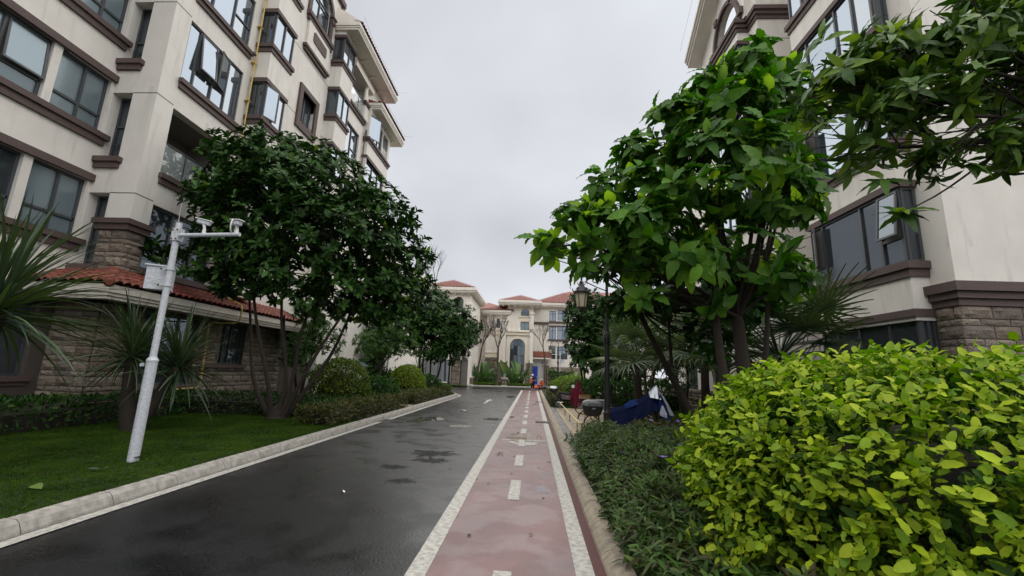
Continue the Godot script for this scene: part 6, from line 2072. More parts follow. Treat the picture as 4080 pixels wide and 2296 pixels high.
	clipped("shrub", "leafy green shrub behind the maroon rain cape", V(2.9, 0.1, -24.6), V(0.9, 1.35, 0.8), 1900, 0.14, MIDG, 79, 0, "shrub", "", "leaf", 0.42, 0.2)
	hedge("low_hedge", "pale speckled ground cover beneath the covered scooter", [[3.4, -12.6], [4.2, -15.0]], 1.2, 0.1, 0.3, 500, 0.1, RUSTY, 80, 0.4, "hedge", 0.2)
	grass_patch("short grass behind the scooter stand on the right", 1.0, 9.0, -24.0, -13.0, 0.1, 26000, 0.05, grassc, func(p): return p.x > 5.15 or p.z < -21.7)
	# --- beyond the side street
	bare_tree("leafless tree with forked pale trunk in front of the villa's tall window", V(-4.0, 0.1, -49.6), V(-4.0, 4.3, -49.6), 1.25, 0.10, 4, 3)
	bare_tree("leafless tree standing left of the villa's lower wing", V(-6.3, 0.1, -50.2), V(-6.0, 4.3, -50.2), 1.3, 0.09, 4, 2)
	bare_tree("leafless tree in front of the villa's grey gate wall", V(1.5, 0.1, -50), V(1.15, 4.6, -50), 1.0, 0.07, 4, 0)
	banana_clump("tall paddle-leaved plants behind the left planter pillar", V(-6.4, 0.3, -52), 16, 2.75, [4, 4, 1])
	banana_clump("spreading paddle-leaved plants under the villa's tall window", V(-2.2, 0.3, -52), 22, 2.8, [4, 4, 3, 1])
	banana_clump("yellowish paddle-leaved plants beside the far street lamp", V(3.6, 0.1, -47), 9, 2.6, [3, 4])
	hedge("hedge", "bright clipped hedge between the two planter pillars", [[-6.6, -50.6], [-4.4, -51.2]], 1.0, 0.12, 1.2, 900, 0.13, [Color(0.06, 0.15, 0.02), Color(0.09, 0.20, 0.025), Color(0.035, 0.09, 0.016)], 81)
	hedge("hedge", "bright clipped hedge right of the planter pillar with a lantern", [[-2.8, -51.6], [-0.9, -52.3]], 1.0, 0.12, 1.25, 900, 0.13, [Color(0.06, 0.15, 0.02), Color(0.09, 0.20, 0.025), Color(0.035, 0.09, 0.016)], 82)
	hedge("low_hedge", "low green edging along the far kerb", [[-6.3, -49.5], [-0.5, -51.6]], 0.6, 0.12, 0.22, 700, 0.12, [Color(0.12, 0.19, 0.02), Color(0.08, 0.15, 0.02)], 83)
	grass_patch("bright grass in front of the corner tower", -14, -7.2, -49.5, -44.2, 0.11, 9000, 0.06, [Color(0.07, 0.13, 0.015), Color(0.09, 0.15, 0.02)], func(p): return p.z < -40.6 + 0.46 * p.x + 1.0 - 2.0)
	# weeds and fallen leaves on the lawn
	var lf := leaf(1.0, 0.6, 0.25, 0.2, 4)
	for q in [[V(-6.05, 0.17, -5.3), [[0.13, 0.3, 0.1, 3]], "broad pale leaf lying on the lawn near the kerb"], [V(-6.9, 0.16, -5.3), [[0.12, -0.5, 0.2, 4], [0.12, 0.9, 0.2, 4], [0.1, 2.5, 0.4, 4]], "three-leaved weed sprouting from the lawn at its left edge"], [V(-6.1, 0.16, -6.2), [[0.11, 0.4, 0.5, 1], [0.1, 2.2, 0.4, 1]], "dark seedling in the lawn beyond the pale leaf"], [V(-6.2, 0.16, -6.9), [[0.12, 1.0, 0.7, 0]], "dark curled leaf beside the foot of the camera pole"]]:
		var t := thing("weed", q[2], "weed", q[0])
		for w in q[1]:
			bit(lf, "leaf", M("blade%d" % w[3]), t, Transform3D(look(V(cos(w[1]), w[2], sin(w[1])), V(0, 1, 0.3)).scaled_local(V(w[0], w[0], w[0]) * 1.5), q[0]))
		if q[1].size() > 1:
			var sm := MB.new()
			sm.tube([q[0] - V(0, 0.06, 0), q[0]], [0.005, 0.004], 4)
			part(sm, "stalk", M("blade1"), t)
	base = Vector3.ZERO
	var fx := []; var fc := []
	for k in 90:
		var p := V(R(-10.5, -5.0), 0.155, R(-13.0, -3.5))
		if k > 55: p = V(R(-4.7, 1.6), 0.016, R(-14.0, -4.0))
		if k > 55 and p.x > 0.65: p.y = 0.12
		var s := R(0.03, 0.075)
		fx.append(Transform3D(look(V(R(-1, 1), R(-0.05, 0.15), R(-1, 1)), V(0, 1, 0) + rdir() * 0.2).scaled_local(V(s, s, s)), p))
		fc.append([Color(0.09, 0.055, 0.02), Color(0.14, 0.11, 0.03), Color(0.05, 0.07, 0.02), Color(0.06, 0.035, 0.02)][rng.randi() % 4])
	meta(cloud("fallen_leaves", null, lf, M("leaf"), fx, fc), "scattered small fallen leaves on the lawn and wet road", "leaves", "", "stuff")

# ------------------------------------------------------------------ street furniture
func street_lamp(label: String, at: Vector3, turn: float, sc := 1.0, group := "black street lamps") -> Node3D:
	var t := thing("street_lamp", label, "street lamp", Vector3.ZERO, group)
	var mb := MB.new()
	mb.lathe(V(0, 0, 0), [[0.15, 0.0], [0.15, 0.06], [0.13, 0.10], [0.115, 0.16], [0.11, 0.55], [0.125, 0.60], [0.095, 0.66], [0.085, 0.72], [0.072, 2.55], [0.095, 2.60], [0.105, 2.72], [0.085, 2.86], [0.062, 2.92], [0.055, 3.05], [0.038, 4.5]], 16)
	part(mb, "post", M("iron"), t)
	mb = MB.new()
	var pts := []; var rad := []
	for k in 17:
		var a := PI * k / 16.0
		pts.append(V(-0.38 + 0.38 * cos(a), 4.5 + 0.42 * sin(a), 0)); rad.append(0.034)
	pts.append(V(-0.76, 4.42, 0)); rad.append(0.028)
	mb.tube(pts, rad, 8)
	part(mb, "arm", M("iron"), t)
	mb = MB.new()
	pts = []; rad = []
	for k in 26:
		var q := k / 25.0
		var a := -0.6 + q * 7.2
		var r := lerpf(0.30, 0.05, q)
		pts.append(V(-0.36 - r * cos(a) * 0.9, 4.48 + r * sin(a) * 0.8, 0)); rad.append(0.016)
	mb.tube(pts, rad, 6)
	mb.lathe(pts[25] - V(0, 0.04, 0), [[0.0, 0.0], [0.035, 0.03], [0.035, 0.06], [0.0, 0.085]], 8)
	mb.tube([V(-0.03, 4.15, 0), V(-0.30, 4.25, 0), V(-0.66, 4.42, 0)], [0.018, 0.018, 0.018], 6)
	part(mb, "scroll", M("iron"), t)
	# lantern
	var o := V(-0.76, 0, 0)
	mb = MB.new()
	mb.lathe(o, [[0.0, 4.47], [0.03, 4.44], [0.05, 4.40], [0.03, 4.36], [0.07, 4.32], [0.10, 4.26], [0.15, 4.22], [0.19, 4.14], [0.235, 4.10], [0.235, 4.05], [0.20, 4.05], [0.0, 4.06]], 12)
	for k in 6:
		var a := TAU * k / 6.0
		var d := V(cos(a), 0, sin(a))
		mb.tube([o + d * 0.22 + V(0, 4.09, 0), o + d * 0.27 + V(0, 4.15, 0), o + d * 0.25 + V(0, 4.21, 0)], [0.02, 0.018, 0.006], 5)
		mb.tube([o + d * 0.08 + V(0, 4.30, 0), o + d * 0.12 + V(0, 4.36, 0), o + d * 0.10 + V(0, 4.41, 0)], [0.014, 0.012, 0.004], 5)
	part(mb, "cap", M("iron"), t)
	for k in 6:
		var a0 := TAU * k / 6.0; var a1 := TAU * (k + 1) / 6.0
		var d0 := V(cos(a0), 0, sin(a0)); var d1 := V(cos(a1), 0, sin(a1))
		mb = MB.new()
		mb.quad(o + d0 * 0.195 + V(0, 4.05, 0), o + d1 * 0.195 + V(0, 4.05, 0), o + d1 * 0.135 + V(0, 3.62, 0), o + d0 * 0.135 + V(0, 3.62, 0), d0 + d1)
		part(mb, "pane", M("lamp_glass"), t)
		mb = MB.new()
		mb.tube([o + d0 * 0.205 + V(0, 4.06, 0), o + d0 * 0.14 + V(0, 3.6, 0)], [0.013, 0.011], 5)
		part(mb, "rib", M("iron"), t)
	mb = MB.new()
	mb.lathe(o, [[0.0, 3.63], [0.15, 3.63], [0.155, 3.60], [0.12, 3.58], [0.06, 3.55], [0.05, 3.50], [0.03, 3.47], [0.045, 3.44], [0.02, 3.40], [0.0, 3.36]], 12)
	part(mb, "finial", M("iron"), t)
	t.position = at
	t.rotation.y = turn
	t.scale = Vector3.ONE * sc
	return t

func camera_pole(label: String) -> Node3D:
	var t := thing("camera_pole", label, "camera pole", V(-6.24, 0.13, -6.85), "white surveillance camera poles")
	var p := V(-6.24, 0.13, -6.85)
	var mb := MB.new()
	mb.lathe(p, [[0.078, -0.05], [0.078, 1.55]], 20)
	part(mb, "lower_tube", M("pole"), t)
	mb = MB.new()
	mb.lathe(p, [[0.078, 1.55], [0.085, 1.56], [0.085, 1.585], [0.055, 1.63], [0.050, 1.65], [0.048, 3.95], [0.0, 3.952]], 20)
	part(mb, "upper_tube", M("pole"), t)
	mb = MB.new()
	mb.box(p + V(-0.11, 1.48, 0.06), p + V(-0.07, 1.53, 0.10))
	part(mb, "latch", M("pole"), t)
	mb = MB.new()
	mb.tube([p + V(-0.02, 3.95, 0), p + V(-0.03, 4.32, 0)], [0.006, 0.004], 5)
	part(mb, "antenna", M("steel"), t)
	mb = MB.new()
	mb.tube([p + V(0.05, 3.72, 0.02), p + V(1.14, 3.76, 0.02)], [0.035, 0.035], 12)
	part(mb, "arm", M("pole"), t)
	mb = MB.new()
	mb.box(p + V(-0.05, 3.62, 0.03), p + V(0.075, 3.84, 0.065)); mb.box(p + V(0.05, 3.62, -0.06), p + V(0.075, 3.84, 0.05))
	var pl := part(mb, "bracket_plate", M("pole"), t)
	for q in [[-0.03, 3.65], [-0.03, 3.81], [0.05, 3.65], [0.05, 3.81]]:
		mb = MB.new()
		mb.lathe(p + V(q[0], q[1], 0.064), [[0.0, 0.02], [0.012, 0.018], [0.014, 0.0]], 6, Basis(V(1, 0, 0), PI / 2))
		part(mb, "bolt", M("rust"), pl)
	# two bullet cameras
	for q in [[0.46, 0.25, 0.85], [1.05, -0.45, 0.98]]:
		var c := p + V(q[0], 3.96, 0.02)
		var bs := Basis(V(0, 1, 0), q[1]).rotated(V(0, 0, 1), -0.18)
		mb = MB.new()
		mb.tube([p + V(q[0] + 0.03, 3.76, 0.02), p + V(q[0] + 0.03, 3.86, 0.02), c], [0.035, 0.022, 0.03], 8)
		var cam := part(mb, "camera", M("white"), t)
		mb = MB.new()
		mb.bevel_box(Transform3D(bs, c), V(0.25, 0.085, 0.09) * q[2], 0.014)
		part(mb, "housing", M("pole"), cam)
		mb = MB.new()
		mb.bevel_box(Transform3D(bs, c + bs * V(-0.01, 0.055, 0) * q[2]), V(0.31, 0.02, 0.115) * q[2], 0.006)
		part(mb, "sunshield", M("white"), cam)
		mb = MB.new()
		mb.bevel_box(Transform3D(bs, c + bs * V(-0.135, 0.0, 0) * q[2]), V(0.035, 0.075, 0.08) * q[2], 0.01)
		part(mb, "lens_hood", M("black_plastic"), cam)
	mb = MB.new()
	var ring := []; var rr := []
	for k in 13:
		var a := TAU * k / 12.0
		ring.append(p + V(1.0 + 0.02 * sin(a), 3.90 + 0.13 * cos(a), 0.02 + 0.09 * sin(a))); rr.append(0.012)
	mb.tube(ring, rr, 6)
	part(mb, "cable", M("white"), t)
	# equipment box with hood, vents and clamps
	var bx := Transform3D(Basis(V(0, 1, 0), 0.55), p + V(-0.26, 2.97, -0.12))
	mb = MB.new()
	mb.obox(bx, V(0.36, 0.40, 0.24))
	var b := part(mb, "equipment_box", M("pole"), t)
	mb = MB.new()
	mb.obox(bx.translated_local(V(0, 0.212, 0)), V(0.42, 0.025, 0.30))
	part(mb, "hood", M("pole"), b)
	for k in 4:
		mb = MB.new()
		mb.obox(bx.translated_local(V(-0.03, -0.10 + k * 0.028, 0.123)), V(0.13, 0.010, 0.012))
		part(mb, "louvre", M("white"), b)
	for y in [2.84, 3.12]:
		mb = MB.new()
		mb.lathe(p, [[0.06, y - 0.02], [0.068, y - 0.02], [0.068, y + 0.02], [0.06, y + 0.02]], 16)
		mb.box(p + V(-0.14, y - 0.02, 0.0), p + V(-0.05, y + 0.02, 0.05))
		var cl := part(mb, "clamp", M("pole"), t)
		mb = MB.new()
		mb.box(p + V(-0.13, y - 0.012, 0.05), p + V(-0.10, y + 0.012, 0.062))
		part(mb, "bolt", M("rust"), cl)
	return t

func wheel_rail():
	var t := thing("wheel_stop_rail", "low yellow and steel wheel-stop rail on short posts at the scooter stand", "rail", V(1.35, 0.115, -17))
	var zs := [-20.95, -17.85, -15.65, -13.1]
	for z in zs:
		var mb := MB.new()
		mb.lathe(V(1.35, 0.115, z), [[0.065, 0.0], [0.065, 0.012], [0.03, 0.014], [0.022, 0.02], [0.022, 0.255]], 10)
		part(mb, "post", M("steel"), t)
	var cut := [-21.05, -19.2, -18.0, -15.9, -12.2]
	for k in 4:
		var mb := MB.new()
		mb.tube([V(1.35, 0.38, cut[k]), V(1.35 + (0.03 if k == 3 else 0.0), 0.38, cut[k + 1])], [0.027, 0.027], 10)
		part(mb, "rail_tube", M("steel" if k == 1 else "rail_yellow"), t)
	var mb := MB.new()
	mb.box(V(1.22, 0.40, -21.1), V(1.48, 0.43, -20.95))
	part(mb, "end_plate", M("white"), t)

func hoop(label: String, c: Vector3, r: float):
	var t := thing("wheel_hoop", label, "bike rack", c, "black wheel hoops on the scooter stand")
	var mb := MB.new()
	var pts := []; var rad := []
	for k in 17:
		var a := PI * k / 16.0
		pts.append(c + V(cos(a) * r, sin(a) * r * 1.15, 0)); rad.append(0.028)
	mb.tube(pts, rad, 8)
	part(mb, "hoop", M("iron"), t)
	for s in [-1, 1]:
		mb = MB.new()
		mb.lathe(c + V(s * r, 0, 0), [[0.05, 0.0], [0.05, 0.012], [0.03, 0.02]], 8)
		part(mb, "foot", M("iron"), t)

func wheel(parent: Node3D, c: Vector3, r: float, w: float, spoked := false, axis := V(0, 0, 1)):
	var ax := look(V(axis.z, 0, -axis.x), axis)     # y of the basis along the axle
	var bs := Basis(ax.x, axis.normalized(), ax.x.cross(axis).normalized())
	var mb := MB.new()
	var q0 := 0.88 if spoked else 0.66
	mb.lathe(c, [[r * q0, -w * 0.5], [r * 0.95, -w * 0.5], [r, -w * 0.25], [r, w * 0.25], [r * 0.95, w * 0.5], [r * q0, w * 0.5], [r * q0, -w * 0.5]], 24, bs)
	var o := part(mb, "wheel", M("rubber"), parent)
	mb = MB.new()
	if spoked:
		mb.lathe(c, [[0.0, -0.03], [0.03, -0.03], [0.03, 0.03], [0.0, 0.03]], 10, bs)
		for k in 14:
			var d := bs * V(cos(TAU * k / 14.0), 0, sin(TAU * k / 14.0))
			mb.tube([c + d * 0.025, c + d * r * 0.68], [0.004, 0.004], 4)
		part(mb, "hub", M("steel"), o)
		return
	mb.lathe(c, [[0.0, -w * 0.3], [r * 0.2, -w * 0.32], [r * 0.22, -w * 0.2], [r * 0.6, -w * 0.2], [r * 0.66, -w * 0.3], [r * 0.66, w * 0.3], [r * 0.6, w * 0.2], [r * 0.22, w * 0.2], [r * 0.2, w * 0.32], [0.0, w * 0.3]], 16, bs)
	part(mb, "rim", M("grey_plastic"), o)

func topbox(t: Node3D, c: Vector3, s: Vector3, lid: String):
	# a rounded luggage box in two halves
	var mb := MB.new()
	var rings := []
	for q in [[-0.5, 0.62], [-0.42, 0.78], [-0.15, 0.95], [0.08, 1.0], [0.12, 1.0]]: rings.append(q)
	var f := func(pr: Array, m: MB):
		for i in pr.size() - 1:
			for k in 20:
				var P := func(q: Array, kk: int):
					var a := TAU * kk / 20.0
					var ca := signf(cos(a)) * pow(absf(cos(a)), 0.55); var sa := signf(sin(a)) * pow(absf(sin(a)), 0.55)
					return c + V(ca * s.x * 0.5 * q[1], q[0] * s.y, sa * s.z * 0.5 * q[1])
				var a0: Vector3 = P.call(pr[i], k); var a1: Vector3 = P.call(pr[i], k + 1); var b1: Vector3 = P.call(pr[i + 1], k + 1); var b0: Vector3 = P.call(pr[i + 1], k)
				m.quad(a0, a1, b1, b0, (a0 + b1) / 2 - c)
	f.call([[-0.5, 0.0]] + rings, mb)
	var b := part(mb, "top_box", M("black_plastic"), t)
	mb = MB.new()
	f.call([[0.12, 1.03], [0.17, 1.03], [0.32, 0.93], [0.44, 0.74], [0.5, 0.45], [0.51, 0.0]], mb)
	part(mb, "lid", M(lid), b)
	mb = MB.new()
	mb.obox(Transform3D(Basis.IDENTITY, c + V(0.02, -0.02 * s.y, s.z * 0.49)), V(s.x * 0.16, s.y * 0.08, 0.03))
	part(mb, "latch", M("silver"), b)

func cloth_sheet(parent: Node3D, called: String, m: String, spine: Array, hem: Array, back: Array, folds: int, amp: float):
	# a cover hung over a spine line: from the back hem over the spine to the front hem, with folds
	var rows := []
	var n := 40
	for j in 13:
		var v := j / 12.0
		var row := []
		for i in n + 1:
			var u := float(i) / n * (spine.size() - 1)
			var k := mini(int(u), spine.size() - 2)
			var fr := u - k
			var sp: Vector3 = spine[k].lerp(spine[k + 1], smoothstep(0, 1, fr))
			var a: Vector3 = hem[k].lerp(hem[k + 1], smoothstep(0, 1, fr)); var b: Vector3 = back[k].lerp(back[k + 1], smoothstep(0, 1, fr))
			var p: Vector3
			if v < 0.5: p = b.lerp(sp, pow(v * 2.0, 1.3))
			else: p = sp.lerp(a, pow((v - 0.5) * 2.0, 0.8))
			var w := absf(v - 0.5) * 2.0
			p += V(0, 0, 1) * amp * w * sin(u * folds + 1.7 * sin(v * 4.0 + u)) * (1.0 if v > 0.5 else -1.0)
			p += V(R(-1, 1), R(-1, 1), R(-1, 1)) * amp * 0.12
			row.append(p)
		rows.append(row)
	var mb := MB.new()
	mb.strip(rows)
	return part(mb, called, M(m), parent)

func scooters():
	# --- scooter with the maroon cape, side on, its tail towards the lane
	var o := V(1.28, 0.10, -21.75)
	var t := thing("scooter", "black scooter with grey side panels and grey-lidded top box beside the lane", "scooter", o)
	wheel(t, o + V(0, 0.21, 0), 0.21, 0.11)
	wheel(t, o + V(1.27, 0.21, 0), 0.21, 0.10)
	var mb := MB.new()
	mb.obox(Transform3D(Basis(V(0, 0, 1), 0.5), o + V(0.02, 0.36, 0)), V(0.42, 0.03, 0.13))
	mb.obox(Transform3D(Basis(V(0, 0, 1), -0.5), o + V(-0.14, 0.40, 0)), V(0.2, 0.025, 0.13))
	part(mb, "rear_mudguard", M("black_plastic"), t)
	mb = MB.new()
	mb.bevel_box(Transform3D(Basis(V(0, 0, 1), -0.06), o + V(0.42, 0.50, 0)), V(0.66, 0.30, 0.26), 0.05)
	mb.bevel_box(Transform3D(Basis(V(0, 0, 1), 0.25), o + V(0.10, 0.58, 0)), V(0.28, 0.2, 0.22), 0.04)
	part(mb, "body", M("black_plastic"), t)
	mb = MB.new()
	mb.hexa([o + V(0.20, 0.42, 0.13), o + V(0.62, 0.40, 0.13), o + V(0.64, 0.62, 0.13), o + V(0.10, 0.66, 0.13), o + V(0.22, 0.43, 0.165), o + V(0.60, 0.42, 0.165), o + V(0.61, 0.60, 0.165), o + V(0.14, 0.64, 0.165)])
	var sp := part(mb, "side_panel", M("grey_plastic"), t)
	mb = MB.new()
	for k in 6:
		var a := TAU * k / 6.0
		mb.lathe(o + V(0.45 + cos(a) * 0.028, 0.545 + sin(a) * 0.028, 0.167), [[0.024, 0.0], [0.022, 0.004], [0.0, 0.005]], 8, Basis(V(1, 0, 0), PI / 2))
	part(mb, "flower_decal", M("orange"), sp)
	mb = MB.new()
	mb.bevel_box(Transform3D(Basis(V(0, 0, 1), -0.07), o + V(0.34, 0.70, 0)), V(0.66, 0.10, 0.25), 0.035)
	part(mb, "seat", M("rubber"), t)
	mb = MB.new()
	mb.bevel_box(Transform3D(Basis.IDENTITY, o + V(0.82, 0.27, 0)), V(0.52, 0.09, 0.26), 0.03)
	part(mb, "footboard", M("black_plastic"), t)
	mb = MB.new()
	mb.bevel_box(Transform3D(Basis(V(0, 0, 1), 0.28), o + V(1.13, 0.62, 0)), V(0.12, 0.66, 0.32), 0.04)
	part(mb, "front_shield", M("grey_plastic"), t)
	mb = MB.new()
	mb.tube([o + V(1.30, 0.22, 0), o + V(1.02, 1.0, 0)], [0.03, 0.03], 8)
	part(mb, "fork", M("steel"), t)
	mb = MB.new()
	mb.tube([o + V(0.98, 1.02, -0.32), o + V(1.03, 1.0, -0.1), o + V(1.03, 1.0, 0.1), o + V(0.98, 1.02, 0.32)], [0.018, 0.018, 0.018, 0.018], 8)
	part(mb, "handlebar", M("black_plastic"), t)
	mb = MB.new()
	mb.bevel_box(Transform3D(Basis(V(0, 1, 0), 0.3), o + V(0.72, 1.05, 0.26)), V(0.16, 0.16, 0.07), 0.03)
	part(mb, "mirror", M("white"), t)
	mb = MB.new()
	mb.tube([o + V(0.72, 0.98, 0.26), o + V(0.96, 0.98, 0.22)], [0.01, 0.01], 6)
	part(mb, "mirror_stem", M("iron"), t)
	mb = MB.new()
	mb.tube([o + V(0.60, 0.24, 0.1), o + V(0.72, 0.01, 0.16)], [0.016, 0.012], 6)
	part(mb, "side_stand", M("iron"), t)
	mb = MB.new()
	mb.tube([o + V(-0.05, 0.66, 0.08), o + V(-0.30, 0.74, 0.08), o + V(-0.30, 0.74, -0.08), o + V(-0.05, 0.66, -0.08)], [0.014, 0.014, 0.014, 0.014], 6)
	part(mb, "luggage_rack", M("iron"), t)
	topbox(t, o + V(-0.22, 0.88, 0), V(0.44, 0.30, 0.38), "silver")
	# cape over its handlebar
	t = thing("rain_cape", "maroon rain cape draped over the scooter's handlebar", "rain cape", o + V(0.95, 0.9, 0))
	cloth_sheet(t, "cape", "maroon_cloth", [o + V(0.62, 0.88, 0.12), o + V(0.80, 1.02, 0.1), o + V(0.98, 1.34, 0.06), o + V(1.10, 1.12, 0.06), o + V(1.22, 0.80, 0.1)], [o + V(0.60, 0.55, 0.34), o + V(0.66, 0.16, 0.40), o + V(0.90, 0.05, 0.42), o + V(1.06, 0.20, 0.38), o + V(1.16, 0.52, 0.34)], [o + V(0.62, 0.6, -0.3), o + V(0.8, 0.4, -0.34), o + V(0.98, 0.35, -0.36), o + V(1.10, 0.4, -0.34), o + V(1.2, 0.6, -0.3)], 9, 0.045)
	mb = MB.new()
	mb.lathe(o + V(0.98, 1.28, 0.06), [[0.05, 0.0], [0.045, 0.08], [0.02, 0.14], [0.0, 0.145]], 8)
	part(mb, "hood", M("maroon_cloth"), t)
	# --- big top box scooter under the blue and silver cover
	o = V(2.45, 0.10, -14.2)
	t = thing("scooter", "dark scooter with a large black top box, parked nose away under a cover", "scooter", o)
	wheel(t, o + V(0.12, 0.24, 0), 0.24, 0.12)
	wheel(t, o + V(1.72, 0.24, 0), 0.25, 0.11)
	mb = MB.new()
	mb.bevel_box(Transform3D(Basis(V(0, 0, 1), 0.05), o + V(0.42, 0.38, 0)), V(0.62, 0.22, 0.15), 0.05)
	part(mb, "body", M("black_plastic"), t)
	mb = MB.new()
	mb.bevel_box(Transform3D(Basis(V(0, 0, 1), 0.05), o + V(0.42, 0.53, 0)), V(0.6, 0.08, 0.12), 0.03)
	part(mb, "seat", M("rubber"), t)
	mb = MB.new()
	mb.bevel_box(Transform3D(Basis.IDENTITY, o + V(0.95, 0.3, 0)), V(0.6, 0.08, 0.2), 0.03)
	part(mb, "footboard", M("black_plastic"), t)
	mb = MB.new()
	mb.bevel_box(Transform3D(Basis(V(0, 0, 1), 0.42), o + V(1.42, 0.6, 0)), V(0.14, 0.75, 0.36), 0.05)
	part(mb, "front_shield", M("black_plastic"), t)
	mb = MB.new()
	mb.obox(Transform3D(Basis(V(0, 0, 1), -0.55), o + V(1.80, 0.42, 0)), V(0.6, 0.04, 0.16))
	part(mb, "front_mudguard", M("black_plastic"), t)
	mb = MB.new()
	mb.tube([o + V(1.74, 0.24, 0), o + V(1.36, 1.08, 0)], [0.03, 0.03], 8)
	part(mb, "fork", M("steel"), t)
	mb = MB.new()
	mb.tube([o + V(-0.05, 0.5, 0.1), o + V(-0.55, 0.42, 0.12), o + V(-0.82, 0.56, 0.12), o + V(-0.82, 0.56, -0.12), o + V(-0.55, 0.42, -0.12), o + V(-0.05, 0.5, -0.1)], [0.02, 0.02, 0.02, 0.02, 0.02, 0.02], 6)
	part(mb, "luggage_rack", M("silver"), t)
	for z in [-0.1, 0.1]:
		mb = MB.new()
		mb.tube([o + V(-0.32, 0.42, z), o + V(-0.3, 0.02, z), o + V(-0.1, 0.01, z)], [0.016, 0.016, 0.016], 6)
		part(mb, "stand", M("iron"), t)
	topbox(t, o + V(-0.52, 0.62, 0), V(0.66, 0.50, 0.46), "grey_plastic")
	# cover
	t = thing("scooter_cover", "navy and silver waterproof cover draped over the dark scooter", "scooter cover", o + V(1, 0.9, 0))
	var spn := [o + V(-0.02, 0.62, 0), o + V(0.5, 0.74, 0), o + V(0.88, 0.90, 0), o + V(1.26, 1.14, 0), o + V(1.48, 1.36, 0.0), o + V(1.62, 1.08, 0)]
	var hem := [o + V(-0.04, 0.06, 0.26), o + V(0.5, 0.10, 0.32), o + V(0.72, 0.20, 0.32), o + V(1.05, 0.42, 0.34), o + V(1.30, 0.62, 0.36), o + V(1.60, 0.60, 0.34)]
	var bck := [o + V(0.06, 0.2, -0.24), o + V(0.5, 0.22, -0.30), o + V(0.72, 0.3, -0.32), o + V(1.05, 0.45, -0.34), o + V(1.30, 0.55, -0.36), o + V(1.60, 0.55, -0.34)]
	cloth_sheet(t, "body_cloth", "navy_cloth", spn, hem, bck, 4, 0.035)
	cloth_sheet(t, "rear_cloth", "blue_cloth", [o + V(0.5, 0.77, -0.02), o + V(0.75, 0.92, -0.04), o + V(0.98, 0.94, -0.05), o + V(1.2, 1.03, -0.04)], [o + V(0.5, 0.62, 0.08), o + V(0.78, 0.74, 0.10), o + V(0.98, 0.82, 0.08), o + V(1.2, 0.95, 0.06)], [o + V(0.5, 0.5, -0.25), o + V(0.75, 0.6, -0.28), o + V(0.98, 0.65, -0.3), o + V(1.2, 0.7, -0.3)], 3, 0.02)
	cloth_sheet(t, "hood_cloth", "silver_cloth", [o + V(1.26, 1.16, 0.0), o + V(1.42, 1.35, 0), o + V(1.52, 1.40, 0), o + V(1.62, 1.18, 0)], [o + V(1.25, 1.02, 0.20), o + V(1.38, 1.0, 0.26), o + V(1.50, 0.98, 0.26), o + V(1.60, 0.96, 0.22)], [o + V(1.25, 1.0, -0.2), o + V(1.38, 0.98, -0.26), o + V(1.5, 0.96, -0.26), o + V(1.6, 0.95, -0.22)], 5, 0.018)
	cloth_sheet(t, "front_cloth", "blue_cloth", [o + V(1.50, 1.18, 0.18), o + V(1.62, 1.05, 0.16), o + V(1.76, 0.72, 0.12)], [o + V(1.50, 0.5, 0.36), o + V(1.74, 0.30, 0.36), o + V(1.90, 0.28, 0.3)], [o + V(1.52, 0.6, -0.3), o + V(1.70, 0.45, -0.3), o + V(1.84, 0.4, -0.28)], 4, 0.03)
	mb = MB.new()
	mb.strip([[o + V(1.58, 1.12, 0.235), o + V(1.66, 1.08, 0.22)], [o + V(1.68, 0.86, 0.33), o + V(1.79, 0.82, 0.29)], [o + V(1.78, 0.52, 0.395), o + V(1.93, 0.50, 0.34)]])
	part(mb, "silver_band", M("silver_cloth"), t)
	mb = MB.new()
	mb.strip([[o + V(1.56, 0.80, 0.36), o + V(1.60, 0.80, 0.36)], [o + V(1.48, 0.58, 0.385), o + V(1.70, 0.56, 0.385)], [o + V(1.50, 0.50, 0.385), o + V(1.70, 0.42, 0.385)]])
	part(mb, "silver_patch", M("silver_cloth"), t)
	# --- cargo bicycle behind, with a carton and a dark crate
	o = V(2.1, 0.11, -18.6)
	t = thing("bicycle", "bicycle with a carton on its rack, behind the large top box", "bicycle", o)
	wheel(t, o + V(0, 0.31, 0), 0.31, 0.04, true)
	wheel(t, o + V(1.05, 0.31, 0), 0.31, 0.04, true)
	mb = MB.new()
	mb.tube([o + V(0, 0.31, 0), o + V(0.42, 0.29, 0), o + V(0.30, 0.72, 0), o + V(0, 0.31, 0)], [0.016, 0.016, 0.016, 0.016], 6)
	mb.tube([o + V(0.42, 0.29, 0), o + V(0.82, 0.68, 0), o + V(0.32, 0.62, 0)], [0.018, 0.018, 0.018], 6)
	mb.tube([o + V(1.05, 0.31, 0), o + V(0.80, 0.82, 0)], [0.018, 0.018], 6)
	part(mb, "frame", M("iron"), t)
	mb = MB.new()
	mb.bevel_box(Transform3D(Basis.IDENTITY, o + V(0.28, 0.76, 0)), V(0.26, 0.06, 0.15), 0.02)
	part(mb, "saddle", M("rubber"), t)
	mb = MB.new()
	mb.tube([o + V(0.72, 0.9, -0.26), o + V(0.80, 0.86, 0), o + V(0.72, 0.9, 0.26)], [0.014, 0.014, 0.014], 6)
	part(mb, "handlebar", M("steel"), t)
	mb = MB.new()
	mb.box(o + V(-0.12, 0.62, -0.1), o + V(0.2, 0.64, 0.1))
	part(mb, "rack", M("iron"), t)
	t = thing("carton", "brown cardboard carton on the bicycle rack", "box", o + V(0.0, 0.64, 0))
	mb = MB.new()
	mb.box(o + V(-0.10, 0.64, -0.14), o + V(0.32, 0.78, 0.14))
	part(mb, "carton_body", M("carton"), t)
	mb = MB.new()
